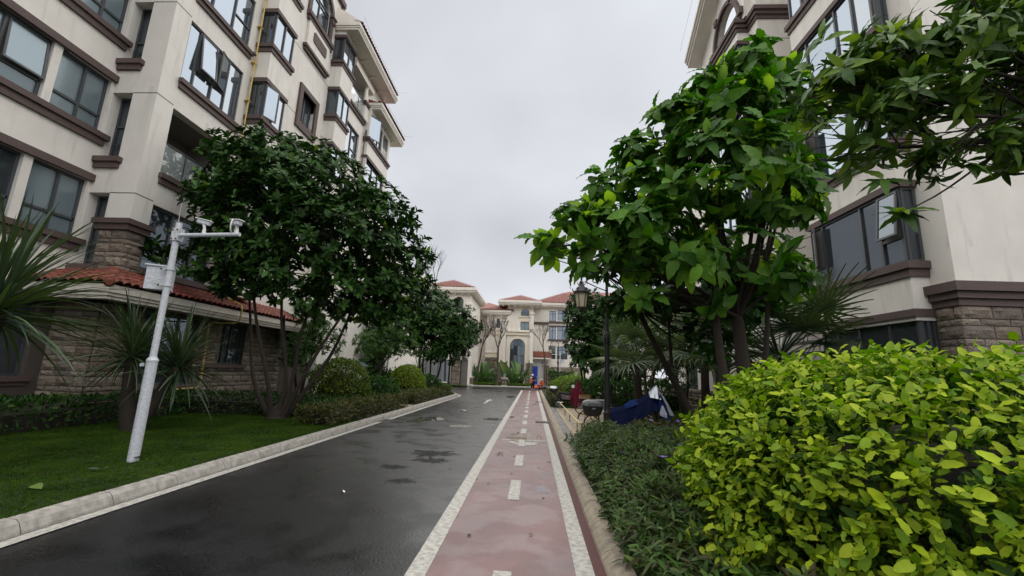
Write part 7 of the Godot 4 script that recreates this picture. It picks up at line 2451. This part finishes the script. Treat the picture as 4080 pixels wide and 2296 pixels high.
	mb.quad(o + V(-0.10, 0.78, 0.14), o + V(0.32, 0.78, 0.14), o + V(0.34, 0.83, 0.24), o + V(-0.08, 0.82, 0.24), V(0, 1, 0))
	part(mb, "flap", M("carton"), t)
	t = thing("crate", "dark grey open crate standing behind the top-box scooter", "crate", V(2.75, 0.11, -17.6))
	mb = MB.new()
	var bx := Transform3D(Basis(V(0, 1, 0), -0.3), V(2.75, 0.62, -17.6))
	mb.obox(bx, V(0.42, 0.30, 0.3))
	part(mb, "crate_body", M("grey_plastic"), t)
	mb = MB.new()
	mb.obox(bx.translated_local(V(0, 0.16, 0)), V(0.46, 0.025, 0.34))
	part(mb, "rim", M("steel"), t)
	for s in [-1, 1]:
		mb = MB.new()
		mb.tube([bx * V(s * 0.17, -0.15, 0), V((bx * V(s * 0.2, 0, 0)).x, 0.11, -17.6)], [0.02, 0.02], 6)
		part(mb, "leg", M("iron"), t)
	t = thing("stool", "small pink wire-frame stool on the scooter stand", "stool", V(2.05, 0.115, -16.3))
	for q in [[-0.12, -0.08], [0.12, -0.08], [0.12, 0.08], [-0.12, 0.08]]:
		mb = MB.new()
		mb.tube([V(2.05 + q[0], 0.115, -16.3 + q[1]), V(2.05 + q[0] * 0.7, 0.34, -16.3 + q[1] * 0.7)], [0.009, 0.009], 5)
		part(mb, "leg", M("pink"), t)
	mb = MB.new()
	mb.bevel_box(Transform3D(Basis.IDENTITY, V(2.05, 0.35, -16.3)), V(0.2, 0.02, 0.15), 0.006)
	part(mb, "seat", M("pink"), t)

# ------------------------------------------------------------------ people
func body_mesh(bones: Array, cell: float, k := 0.035) -> MB:
	# surface nets over a smooth union of tapered capsules [a, b, ra, rb]
	var lo := Vector3(1e9, 1e9, 1e9); var hi := -lo
	for b in bones:
		for q in [[b[0], b[2]], [b[1], b[3]]]:
			lo = lo.min(q[0] - Vector3.ONE * (q[1] + 0.06)); hi = hi.max(q[0] + Vector3.ONE * (q[1] + 0.06))
	var nx := int((hi.x - lo.x) / cell) + 2; var ny := int((hi.y - lo.y) / cell) + 2; var nz := int((hi.z - lo.z) / cell) + 2
	var f := PackedFloat32Array()
	f.resize(nx * ny * nz)
	f.fill(1.0)
	for b in bones:
		var a: Vector3 = b[0]; var d: Vector3 = b[1] - b[0]
		var l2 := maxf(d.length_squared(), 1e-6)
		var rm := maxf(b[2], b[3]) + 3.0 * cell + k
		var ba := (a.min(b[1]) - lo - Vector3.ONE * rm) / cell; var bb := (a.max(b[1]) - lo + Vector3.ONE * rm) / cell
		for z in range(maxi(0, int(ba.z)), mini(nz, int(bb.z) + 2)):
			for y in range(maxi(0, int(ba.y)), mini(ny, int(bb.y) + 2)):
				for x in range(maxi(0, int(ba.x)), mini(nx, int(bb.x) + 2)):
					var p := lo + Vector3(x, y, z) * cell - a
					var t := clampf(p.dot(d) / l2, 0.0, 1.0)
					var s: float = (p - d * t).length() - lerpf(b[2], b[3], t)
					var i := (z * ny + y) * nx + x
					var h := clampf(0.5 + 0.5 * (f[i] - s) / k, 0.0, 1.0)
					f[i] = lerpf(f[i], s, h) - k * h * (1.0 - h)
	var verts := {}
	var mb := MB.new()
	var cellv := func(x: int, y: int, z: int):
		var key := (z * ny + y) * nx + x
		if verts.has(key): return verts[key]
		var sum := Vector3.ZERO; var cnt := 0
		for e in [[0, 0, 0, 1, 0, 0], [0, 1, 0, 1, 1, 0], [0, 0, 1, 1, 0, 1], [0, 1, 1, 1, 1, 1], [0, 0, 0, 0, 1, 0], [1, 0, 0, 1, 1, 0], [0, 0, 1, 0, 1, 1], [1, 0, 1, 1, 1, 1], [0, 0, 0, 0, 0, 1], [1, 0, 0, 1, 0, 1], [0, 1, 0, 0, 1, 1], [1, 1, 0, 1, 1, 1]]:
			var u := f[((z + e[2]) * ny + y + e[1]) * nx + x + e[0]]; var w := f[((z + e[5]) * ny + y + e[4]) * nx + x + e[3]]
			if (u < 0) != (w < 0):
				sum += Vector3(x + e[0], y + e[1], z + e[2]).lerp(Vector3(x + e[3], y + e[4], z + e[5]), u / (u - w)); cnt += 1
		var g := Vector3(f[(z * ny + y) * nx + x + 1] - f[(z * ny + y) * nx + x], f[(z * ny + y + 1) * nx + x] - f[(z * ny + y) * nx + x], f[((z + 1) * ny + y) * nx + x] - f[(z * ny + y) * nx + x]).normalized()
		verts[key] = [lo + sum / maxi(cnt, 1) * cell, g]
		return verts[key]
	for z in range(1, nz - 1):
		for y in range(1, ny - 1):
			for x in range(1, nx - 1):
				var i := (z * ny + y) * nx + x
				var s := f[i] < 0
				for ax in 3:
					var j: int = i + [1, nx, nx * ny][ax]
					if s == (f[j] < 0): continue
					var q: Array
					if ax == 0: q = [cellv.call(x, y - 1, z - 1), cellv.call(x, y, z - 1), cellv.call(x, y, z), cellv.call(x, y - 1, z)]
					elif ax == 1: q = [cellv.call(x - 1, y, z - 1), cellv.call(x, y, z - 1), cellv.call(x, y, z), cellv.call(x - 1, y, z)]
					else: q = [cellv.call(x - 1, y - 1, z), cellv.call(x, y - 1, z), cellv.call(x, y, z), cellv.call(x - 1, y, z)]
					mb.tri(q[0][0], q[1][0], q[2][0], q[0][1], q[1][1], q[2][1]); mb.tri(q[0][0], q[2][0], q[3][0], q[0][1], q[2][1], q[3][1])
	return mb

func hand(bones: Array, wrist: Vector3, d: Vector3, palm: Vector3, r := 0.011):
	# palm, four unequal bent fingers and a thumb from the side of the palm
	var side := d.cross(palm).normalized()
	var kn := wrist + d * 0.085
	bones.append([wrist, kn, 0.026, 0.03])
	bones.append([kn + side * 0.025, kn - side * 0.025, 0.016, 0.016])
	for i in 4:
		var o := kn + side * (0.033 - 0.022 * i)
		var L: float = [0.036, 0.042, 0.040, 0.032][i]
		var m := o + (d * 0.9 + palm * 0.3).normalized() * L
		var e := m + (d * 0.4 + palm * 0.9).normalized() * L * 0.85
		bones.append([o, m, r, r * 0.9]); bones.append([m, e, r * 0.9, r * 0.75])
	var th := wrist + d * 0.03 + side * 0.03
	bones.append([th, th + (side * 0.7 + d * 0.6 + palm * 0.2).normalized() * 0.045, r * 1.2, r]); bones.append([th + (side * 0.7 + d * 0.6 + palm * 0.2).normalized() * 0.045, th + (side * 0.4 + d * 0.9 + palm * 0.5).normalized() * 0.085, r, r * 0.8])

func people():
	# --- walking towards the camera, carrying a small child in red
	var o := V(0.03, 0.004, -43.0)
	var t := thing("person", "person in dark top, short black trousers and pale cap, carrying a child", "person", o)
	var hp := o + V(0.03, 0.80, 0); var ch := o + V(0.04, 1.18, 0.0); var nk := o + V(0.02, 1.33, 0.02); var hd := o + V(0.0, 1.45, 0.04)
	var lsh := o + V(-0.14, 1.27, 0); var rsh := o + V(0.20, 1.26, 0.0)
	var lel := o + V(-0.24, 1.03, 0.08); var rel := o + V(0.34, 1.02, 0.06)
	var lwr := o + V(-0.12, 0.90, 0.24); var rwr := o + V(0.12, 0.96, 0.24)
	var lkn := o + V(-0.07, 0.43, 0.06); var rkn := o + V(0.14, 0.44, 0.0)
	var lan := o + V(-0.08, 0.07, 0.04); var ran := o + V(0.17, 0.07, -0.06)
	var bones := [[hp, ch, 0.125, 0.135], [ch, nk, 0.12, 0.055], [nk, hd, 0.05, 0.085], [hd, hd + V(0, 0.06, -0.01), 0.088, 0.082], [lsh, lel, 0.05, 0.038], [lel, lwr, 0.038, 0.026], [rsh, rel, 0.05, 0.038], [rel, rwr, 0.038, 0.026], [ch + V(0, 0.06, 0), lsh, 0.09, 0.055], [ch + V(0, 0.06, 0), rsh, 0.09, 0.055], [hp + V(-0.08, -0.02, 0), lkn, 0.085, 0.055], [hp + V(0.08, -0.02, 0), rkn, 0.085, 0.055], [lkn, lan, 0.053, 0.034], [rkn, ran, 0.053, 0.034], [lan, lan + V(-0.02, -0.035, 0.15), 0.036, 0.028], [ran, ran + V(0.03, -0.035, 0.15), 0.036, 0.028], [hd + V(0, 0.0, 0.085), hd + V(0, -0.02, 0.10), 0.014, 0.012]]
	hand(bones, lwr, V(0.7, 0.3, 0.5).normalized(), V(0.3, 0.9, -0.3).normalized()); hand(bones, rwr, V(-0.8, 0.1, 0.4).normalized(), V(-0.3, 0.4, -0.8).normalized())
	part(body_mesh(bones, 0.016, 0.03), "body", M("skin"), t)
	part(body_mesh([[hp + V(0, -0.02, 0), ch, 0.145, 0.155], [ch, nk - V(0, 0.03, 0), 0.14, 0.07], [ch + V(0, 0.06, 0), lsh, 0.10, 0.072], [ch + V(0, 0.06, 0), rsh, 0.10, 0.072], [lsh, lsh.lerp(lel, 0.85), 0.072, 0.062], [rsh, rsh.lerp(rel, 0.85), 0.072, 0.062]], 0.02, 0.04), "shirt", M("dark_cloth"), t)
	part(body_mesh([[hp + V(-0.07, 0.03, 0), lkn + V(0, -0.1, 0), 0.115, 0.085], [hp + V(0.07, 0.03, 0), rkn + V(0, -0.1, 0), 0.115, 0.085], [hp + V(-0.06, 0.04, 0), hp + V(0.06, 0.04, 0), 0.135, 0.135]], 0.02, 0.03), "trousers", M("black_cloth"), t)
	var mb := MB.new()
	mb.lathe(hd + V(0, 0.03, -0.005), [[0.096, 0.0], [0.098, 0.03], [0.085, 0.075], [0.05, 0.105], [0.0, 0.115]], 14)
	mb.obox(Transform3D(Basis(V(1, 0, 0), 0.2), hd + V(0, 0.035, 0.12)), V(0.14, 0.012, 0.09))
	part(mb, "cap", M("white"), t)
	for s in [-1, 1]:
		mb = MB.new()
		mb.lathe(hd + V(s * 0.032, 0.015, 0.078), [[0.0, 0.0], [0.012, 0.004], [0.0, 0.012]], 6, Basis(V(1, 0, 0), PI / 2))
		part(mb, "eye", M("black_plastic"), t)
		mb = MB.new()
		var an := lan if s < 0 else ran
		mb.bevel_box(Transform3D(Basis.IDENTITY, an + V(0.005 * s, -0.05, 0.06)), V(0.085, 0.022, 0.24), 0.008)
		part(mb, "sandal", M("rubber"), t)
	mb = MB.new()
	mb.box(hd + V(-0.022, -0.05, 0.078), hd + V(0.022, -0.042, 0.09))
	part(mb, "mouth", M("rust"), t)
	# the child
	var c := o + V(-0.12, 0.98, 0.22)
	t = thing("person", "small child in red clothes and white hat held in the walker's arms", "person", c)
	var cb := [[c + V(0, -0.12, 0), c + V(0, 0.10, 0), 0.085, 0.08], [c + V(0, 0.1, 0), c + V(-0.01, 0.22, 0.01), 0.045, 0.075], [c + V(-0.07, 0.08, 0), c + V(-0.13, 0.0, 0.08), 0.035, 0.026], [c + V(0.07, 0.08, 0), c + V(0.12, 0.02, 0.08), 0.035, 0.026], [c + V(-0.04, -0.14, 0.02), c + V(-0.06, -0.16, 0.13), 0.05, 0.042], [c + V(0.04, -0.14, 0.02), c + V(0.05, -0.16, 0.13), 0.05, 0.042], [c + V(-0.06, -0.16, 0.13), c + V(-0.06, -0.28, 0.14), 0.04, 0.03], [c + V(0.05, -0.16, 0.13), c + V(0.05, -0.28, 0.14), 0.04, 0.03]]
	part(body_mesh(cb, 0.016, 0.02), "body", M("skin"), t)
	part(body_mesh([[c + V(0, -0.14, 0), c + V(0, 0.09, 0), 0.11, 0.095], [c + V(-0.04, -0.14, 0.02), c + V(-0.06, -0.18, 0.13), 0.065, 0.055], [c + V(0.04, -0.14, 0.02), c + V(0.05, -0.18, 0.13), 0.065, 0.055], [c + V(-0.07, 0.08, 0), c + V(-0.11, 0.03, 0.05), 0.05, 0.042], [c + V(0.07, 0.08, 0), c + V(0.10, 0.04, 0.05), 0.05, 0.042]], 0.016, 0.03), "red_suit", M("orange"), t)
	mb = MB.new()
	mb.lathe(c + V(-0.01, 0.235, 0.01), [[0.12, 0.0], [0.085, 0.02], [0.075, 0.06], [0.0, 0.09]], 12)
	part(mb, "hat", M("white"), t)
	# --- someone in orange crouching by the hedge
	o = V(1.02, 0.12, -46.2)
	t = thing("person", "crouching person in an orange top and pale wide hat beside the square hedge", "person", o)
	hp = o + V(0.05, 0.30, -0.05); ch = o + V(0.0, 0.62, 0.05); nk = o + V(-0.01, 0.74, 0.08); hd = o + V(-0.02, 0.85, 0.11)
	bones = [[hp, ch, 0.13, 0.125], [ch, nk, 0.11, 0.055], [nk, hd, 0.05, 0.085], [hd, hd + V(0, 0.06, 0), 0.088, 0.082], [ch + V(-0.14, 0.06, 0), o + V(-0.24, 0.42, 0.14), 0.05, 0.038], [o + V(-0.24, 0.42, 0.14), o + V(-0.16, 0.26, 0.32), 0.038, 0.027], [ch + V(0.14, 0.06, 0), o + V(0.22, 0.42, 0.14), 0.05, 0.038], [o + V(0.22, 0.42, 0.14), o + V(0.12, 0.26, 0.32), 0.038, 0.027], [ch, ch + V(-0.14, 0.06, 0), 0.09, 0.055], [ch, ch + V(0.14, 0.06, 0), 0.09, 0.055], [hp + V(-0.08, 0, 0), o + V(-0.12, 0.40, 0.24), 0.085, 0.06], [hp + V(0.08, 0, 0), o + V(0.14, 0.40, 0.24), 0.085, 0.06], [o + V(-0.12, 0.40, 0.24), o + V(-0.11, 0.06, 0.08), 0.058, 0.036], [o + V(0.14, 0.40, 0.24), o + V(0.12, 0.06, 0.08), 0.058, 0.036], [o + V(-0.11, 0.05, 0.08), o + V(-0.12, 0.035, 0.24), 0.036, 0.03], [o + V(0.12, 0.05, 0.08), o + V(0.13, 0.035, 0.24), 0.036, 0.03]]
	hand(bones, o + V(-0.16, 0.26, 0.32), V(0.2, -0.7, 0.5).normalized(), V(0.6, 0, -0.6).normalized()); hand(bones, o + V(0.12, 0.26, 0.32), V(-0.2, -0.7, 0.5).normalized(), V(-0.6, 0, -0.6).normalized())
	part(body_mesh(bones, 0.016, 0.03), "body", M("skin"), t)
	part(body_mesh([[hp, ch, 0.15, 0.145], [ch, nk - V(0, 0.02, 0), 0.13, 0.07], [ch, ch + V(-0.14, 0.06, 0), 0.11, 0.072], [ch, ch + V(0.14, 0.06, 0), 0.11, 0.072], [ch + V(-0.14, 0.06, 0), o + V(-0.22, 0.46, 0.12), 0.07, 0.058], [ch + V(0.14, 0.06, 0), o + V(0.20, 0.46, 0.12), 0.07, 0.058]], 0.02, 0.04), "orange_top", M("orange"), t)
	part(body_mesh([[hp + V(-0.08, 0, 0), o + V(-0.12, 0.40, 0.24), 0.11, 0.078], [hp + V(0.08, 0, 0), o + V(0.14, 0.40, 0.24), 0.11, 0.078], [o + V(-0.12, 0.40, 0.24), o + V(-0.11, 0.12, 0.10), 0.078, 0.06], [o + V(0.14, 0.40, 0.24), o + V(0.12, 0.12, 0.10), 0.078, 0.06]], 0.02, 0.03), "trousers", M("orange"), t)
	mb = MB.new()
	mb.lathe(hd + V(0, 0.06, 0), [[0.20, -0.03], [0.11, 0.01], [0.095, 0.06], [0.05, 0.095], [0.0, 0.10]], 14)
	part(mb, "hat", M("hat_pale"), t)
	mb = MB.new()
	mb.lathe(hd + V(0, -0.06, -0.015), [[0.06, 0.0], [0.094, 0.05], [0.096, 0.12]], 12)
	part(mb, "hair", M("black_plastic"), t)

func small_things():
	# planter pillars in front of the villa
	var q := [[V(-6.95, 0.12, -49.0), false, "stone planter pillar with flared cap at the end of the bright hedge"], [V(-3.2, 0.12, -50.4), true, "stone planter pillar carrying a small green lantern"], [V(-5.0, 0.12, -53.5), false, "pale pillar behind the bright hedge"]]
	for p in q:
		var o: Vector3 = p[0]
		var t := thing("planter_pillar", p[2], "pillar", o, "pillars along the far kerb")
		var mb := MB.new()
		mb.box(o + V(-0.32, -0.05, -0.32), o + V(0.32, 0.08, 0.32))
		part(mb, "plinth", M("cream"), t)
		mb = MB.new()
		mb.box(o + V(-0.235, 0.08, -0.235), o + V(0.235, 0.72, 0.235))
		part(mb, "shaft", M("mortar" if not p[2].begins_with("pale") else "cream"), t)
		if not p[2].begins_with("pale"):
			stones(t, "z", 1.0, o.x - 0.24, o.x + 0.24, o.y + 0.08, o.y + 0.72, o.z + 0.236, [], 0.8)
			stones(t, "x", 1.0, o.z - 0.24, o.z + 0.24, o.y + 0.08, o.y + 0.72, o.x + 0.236, [], 0.8)
			stones(t, "x", -1.0, o.z - 0.24, o.z + 0.24, o.y + 0.08, o.y + 0.72, o.x - 0.236, [], 0.8)
		mb = MB.new()
		mb.hexa([o + V(-0.25, 0.72, -0.25), o + V(0.25, 0.72, -0.25), o + V(0.25, 0.72, 0.25), o + V(-0.25, 0.72, 0.25), o + V(-0.36, 0.84, -0.36), o + V(0.36, 0.84, -0.36), o + V(0.36, 0.84, 0.36), o + V(-0.36, 0.84, 0.36)])
		mb.box(o + V(-0.37, 0.84, -0.37), o + V(0.37, 0.90, 0.37))
		part(mb, "cap", M("cream"), t)
		if p[1]:
			t = thing("pillar_lantern", "small green lantern standing on the planter pillar", "lantern", o + V(0, 0.9, 0))
			mb = MB.new()
			mb.box(o + V(-0.17, 0.90, -0.17), o + V(0.17, 0.95, 0.17))
			part(mb, "foot", M("verdigris"), t)
			for s in [[-0.12, -0.12], [0.12, -0.12], [0.12, 0.12], [-0.12, 0.12]]:
				mb = MB.new()
				mb.box(o + V(s[0] - 0.02, 0.95, s[1] - 0.02), o + V(s[0] + 0.02, 1.2, s[1] + 0.02))
				part(mb, "corner_post", M("verdigris"), t)
			mb = MB.new()
			mb.box(o + V(-0.105, 0.95, -0.105), o + V(0.105, 1.2, 0.105))
			part(mb, "glass", M("lamp_glass"), t)
			mb = MB.new()
			mb.hexa([o + V(-0.22, 1.2, -0.22), o + V(0.22, 1.2, -0.22), o + V(0.22, 1.2, 0.22), o + V(-0.22, 1.2, 0.22), o + V(-0.05, 1.36, -0.05), o + V(0.05, 1.36, -0.05), o + V(0.05, 1.36, 0.05), o + V(-0.05, 1.36, 0.05)])
			part(mb, "roof", M("verdigris"), t)
	# lantern pillar among the shrubs on the left verge
	var o2 := V(-8.6, 0.13, -21.6)
	var t2 := thing("garden_lantern", "grey-roofed garden lantern half hidden behind the large clipped dome", "lantern", o2)
	var m2 := MB.new()
	m2.box(o2 + V(-0.16, 0, -0.16), o2 + V(0.16, 1.25, 0.16))
	part(m2, "pillar", M("cream"), t2)
	m2 = MB.new()
	m2.box(o2 + V(-0.15, 1.25, -0.15), o2 + V(0.15, 1.6, 0.15))
	part(m2, "glass", M("lamp_glass"), t2)
	for s in [[-0.16, -0.16], [0.16, -0.16], [0.16, 0.16], [-0.16, 0.16], [0, 0.17], [0, -0.17]]:
		m2 = MB.new()
		m2.box(o2 + V(s[0] - 0.015, 1.25, s[1] - 0.015), o2 + V(s[0] + 0.015, 1.6, s[1] + 0.015))
		part(m2, "bar", M("iron"), t2)
	m2 = MB.new()
	m2.hexa([o2 + V(-0.27, 1.6, -0.27), o2 + V(0.27, 1.6, -0.27), o2 + V(0.27, 1.6, 0.27), o2 + V(-0.27, 1.6, 0.27), o2 + V(-0.06, 1.8, -0.06), o2 + V(0.06, 1.8, -0.06), o2 + V(0.06, 1.8, 0.06), o2 + V(-0.06, 1.8, 0.06)])
	part(m2, "roof", M("verdigris"), t2)
	# black scooter seen end-on at the far end of the lane
	var o := V(1.2, 0.11, -43.8)
	var t := thing("refuse_sack", "full black plastic sack slumped at the end of the right kerb", "sack", o)
	var mb := MB.new()
	var prof := [[0.30, 0.0], [0.36, 0.08], [0.34, 0.20], [0.26, 0.32], [0.12, 0.42], [0.05, 0.46], [0.09, 0.52], [0.0, 0.50]]
	var rows := []
	for p in prof:
		var row := []
		for k in 17:
			var a := TAU * k / 16.0
			var r: float = p[0] * (1.0 + 0.12 * sin(a * 3.0 + p[1] * 9.0) + 0.06 * sin(a * 7.0))
			row.append(o + V(cos(a) * r, p[1], sin(a) * r * 0.9))
		rows.append(row)
	mb.strip(rows)
	part(mb, "sack_body", M("black_plastic"), t)
	mb = MB.new()
	mb.lathe(o + V(0, 0.455, 0), [[0.055, 0.0], [0.06, 0.015], [0.055, 0.03]], 10)
	part(mb, "tie", M("white"), t)
	# heap of laundry on the forecourt
	for h in [[V(0.35, 0.12, -48.0), "orange", "heap of orange cloth on the forecourt"], [V(0.7, 0.12, -48.9), "maroon_cloth", "dark red cloth bundle on the forecourt"], [V(0.45, 0.12, -49.4), "silver_cloth", "striped silver cloth bundle by the blue door"]]:
		t = thing("cloth_bundle", h[2], "cloth", h[0], "cloth bundles on the forecourt")
		mb = MB.new()
		rows = []
		for p in [[0.42, 0.0], [0.38, 0.10], [0.22, 0.22], [0.0, 0.26]]:
			var row := []
			for k in 17:
				var a := TAU * k / 16.0
				var r: float = p[0] * (1.0 + 0.2 * sin(a * 2.0 + h[0].x * 9.0) + 0.1 * sin(a * 5.0))
				row.append(h[0] + V(cos(a) * r, p[1] * (1.0 + 0.2 * sin(a * 3.0)), sin(a) * r * 0.6))
			rows.append(row)
		mb.strip(rows)
		part(mb, "bundle", M(h[1]), t)
	# scraps on the wet road
	for s in [[V(-3.0, 0.012, -19.2), 0.16, "white paper scrap on the wet road near the arrow"], [V(-2.6, 0.012, -6.3), 0.035, "tiny white scrap on the asphalt near the puddles"]]:
		t = thing("paper_scrap", s[2], "litter", s[0])
		mb = MB.new()
		var a: float = s[1]
		mb.strip([[s[0] + V(-a, 0, -a * 0.5), s[0] + V(0, 0.02, -a * 0.7), s[0] + V(a, 0.005, -a * 0.3)], [s[0] + V(-a * 0.8, 0.01, a * 0.6), s[0] + V(0.1 * a, 0.03, a * 0.5), s[0] + V(a * 0.9, 0.0, a * 0.7)]])
		part(mb, "paper", M("white"), t)

func make_objects():
	M("pink", Color(0.6, 0.22, 0.24), 0.5)
	M("black_cloth", Color(0.008, 0.008, 0.009), 0.9)
	M("hat_pale", Color(0.5, 0.38, 0.33), 0.9)
	M("verdigris", Color(0.10, 0.15, 0.15), 0.6)
	var l := street_lamp("black lantern lamp standing in the purple-flowered border", V(2.17, 0.1, -12.8), 0.0)
	copy(l, V(2.55, 0.1, -43.9), 0.0, "black crook-armed lamp by the yellow-green shrub near the lane's far end")
	copy(l, V(-6.75, 0.13, -35.2), 0.0, "black lamp post rising into the round dark tree").rotation.y = PI
	var s := copy(l, V(-6.2, 0.12, -52.5), PI, "slim black lamp among the paddle-leaved plants behind the far kerb")
	s.scale = Vector3.ONE * 0.68
	s = copy(l, V(1.75, 0.12, -54), 0.0, "slim black lamp by the villa's grey gate wall")
	s.scale = Vector3.ONE * 0.68
	var c := camera_pole("white camera pole with equipment box on the left lawn")
	copy(c, V(3.1, 0.1, -49.5), PI, "white camera pole behind the square hedge, far down the lane")
	wheel_rail()
	hoop("black wheel hoop nearest the large top box", V(2.05, 0.115, -15.3), 0.24)
	hoop("black wheel hoop between the bicycle and the rail", V(2.0, 0.115, -16.8), 0.24)
	scooters()
	people()
	small_things()

func _ready():
	rng.seed = 7
	make_view()
	make_materials()
	make_stones()
	make_ground()
	left_block()
	right_block()
	centre_house()
	right_far_house()
	left_far_tower()
	left_mid_house()
	make_plants()
	make_objects()
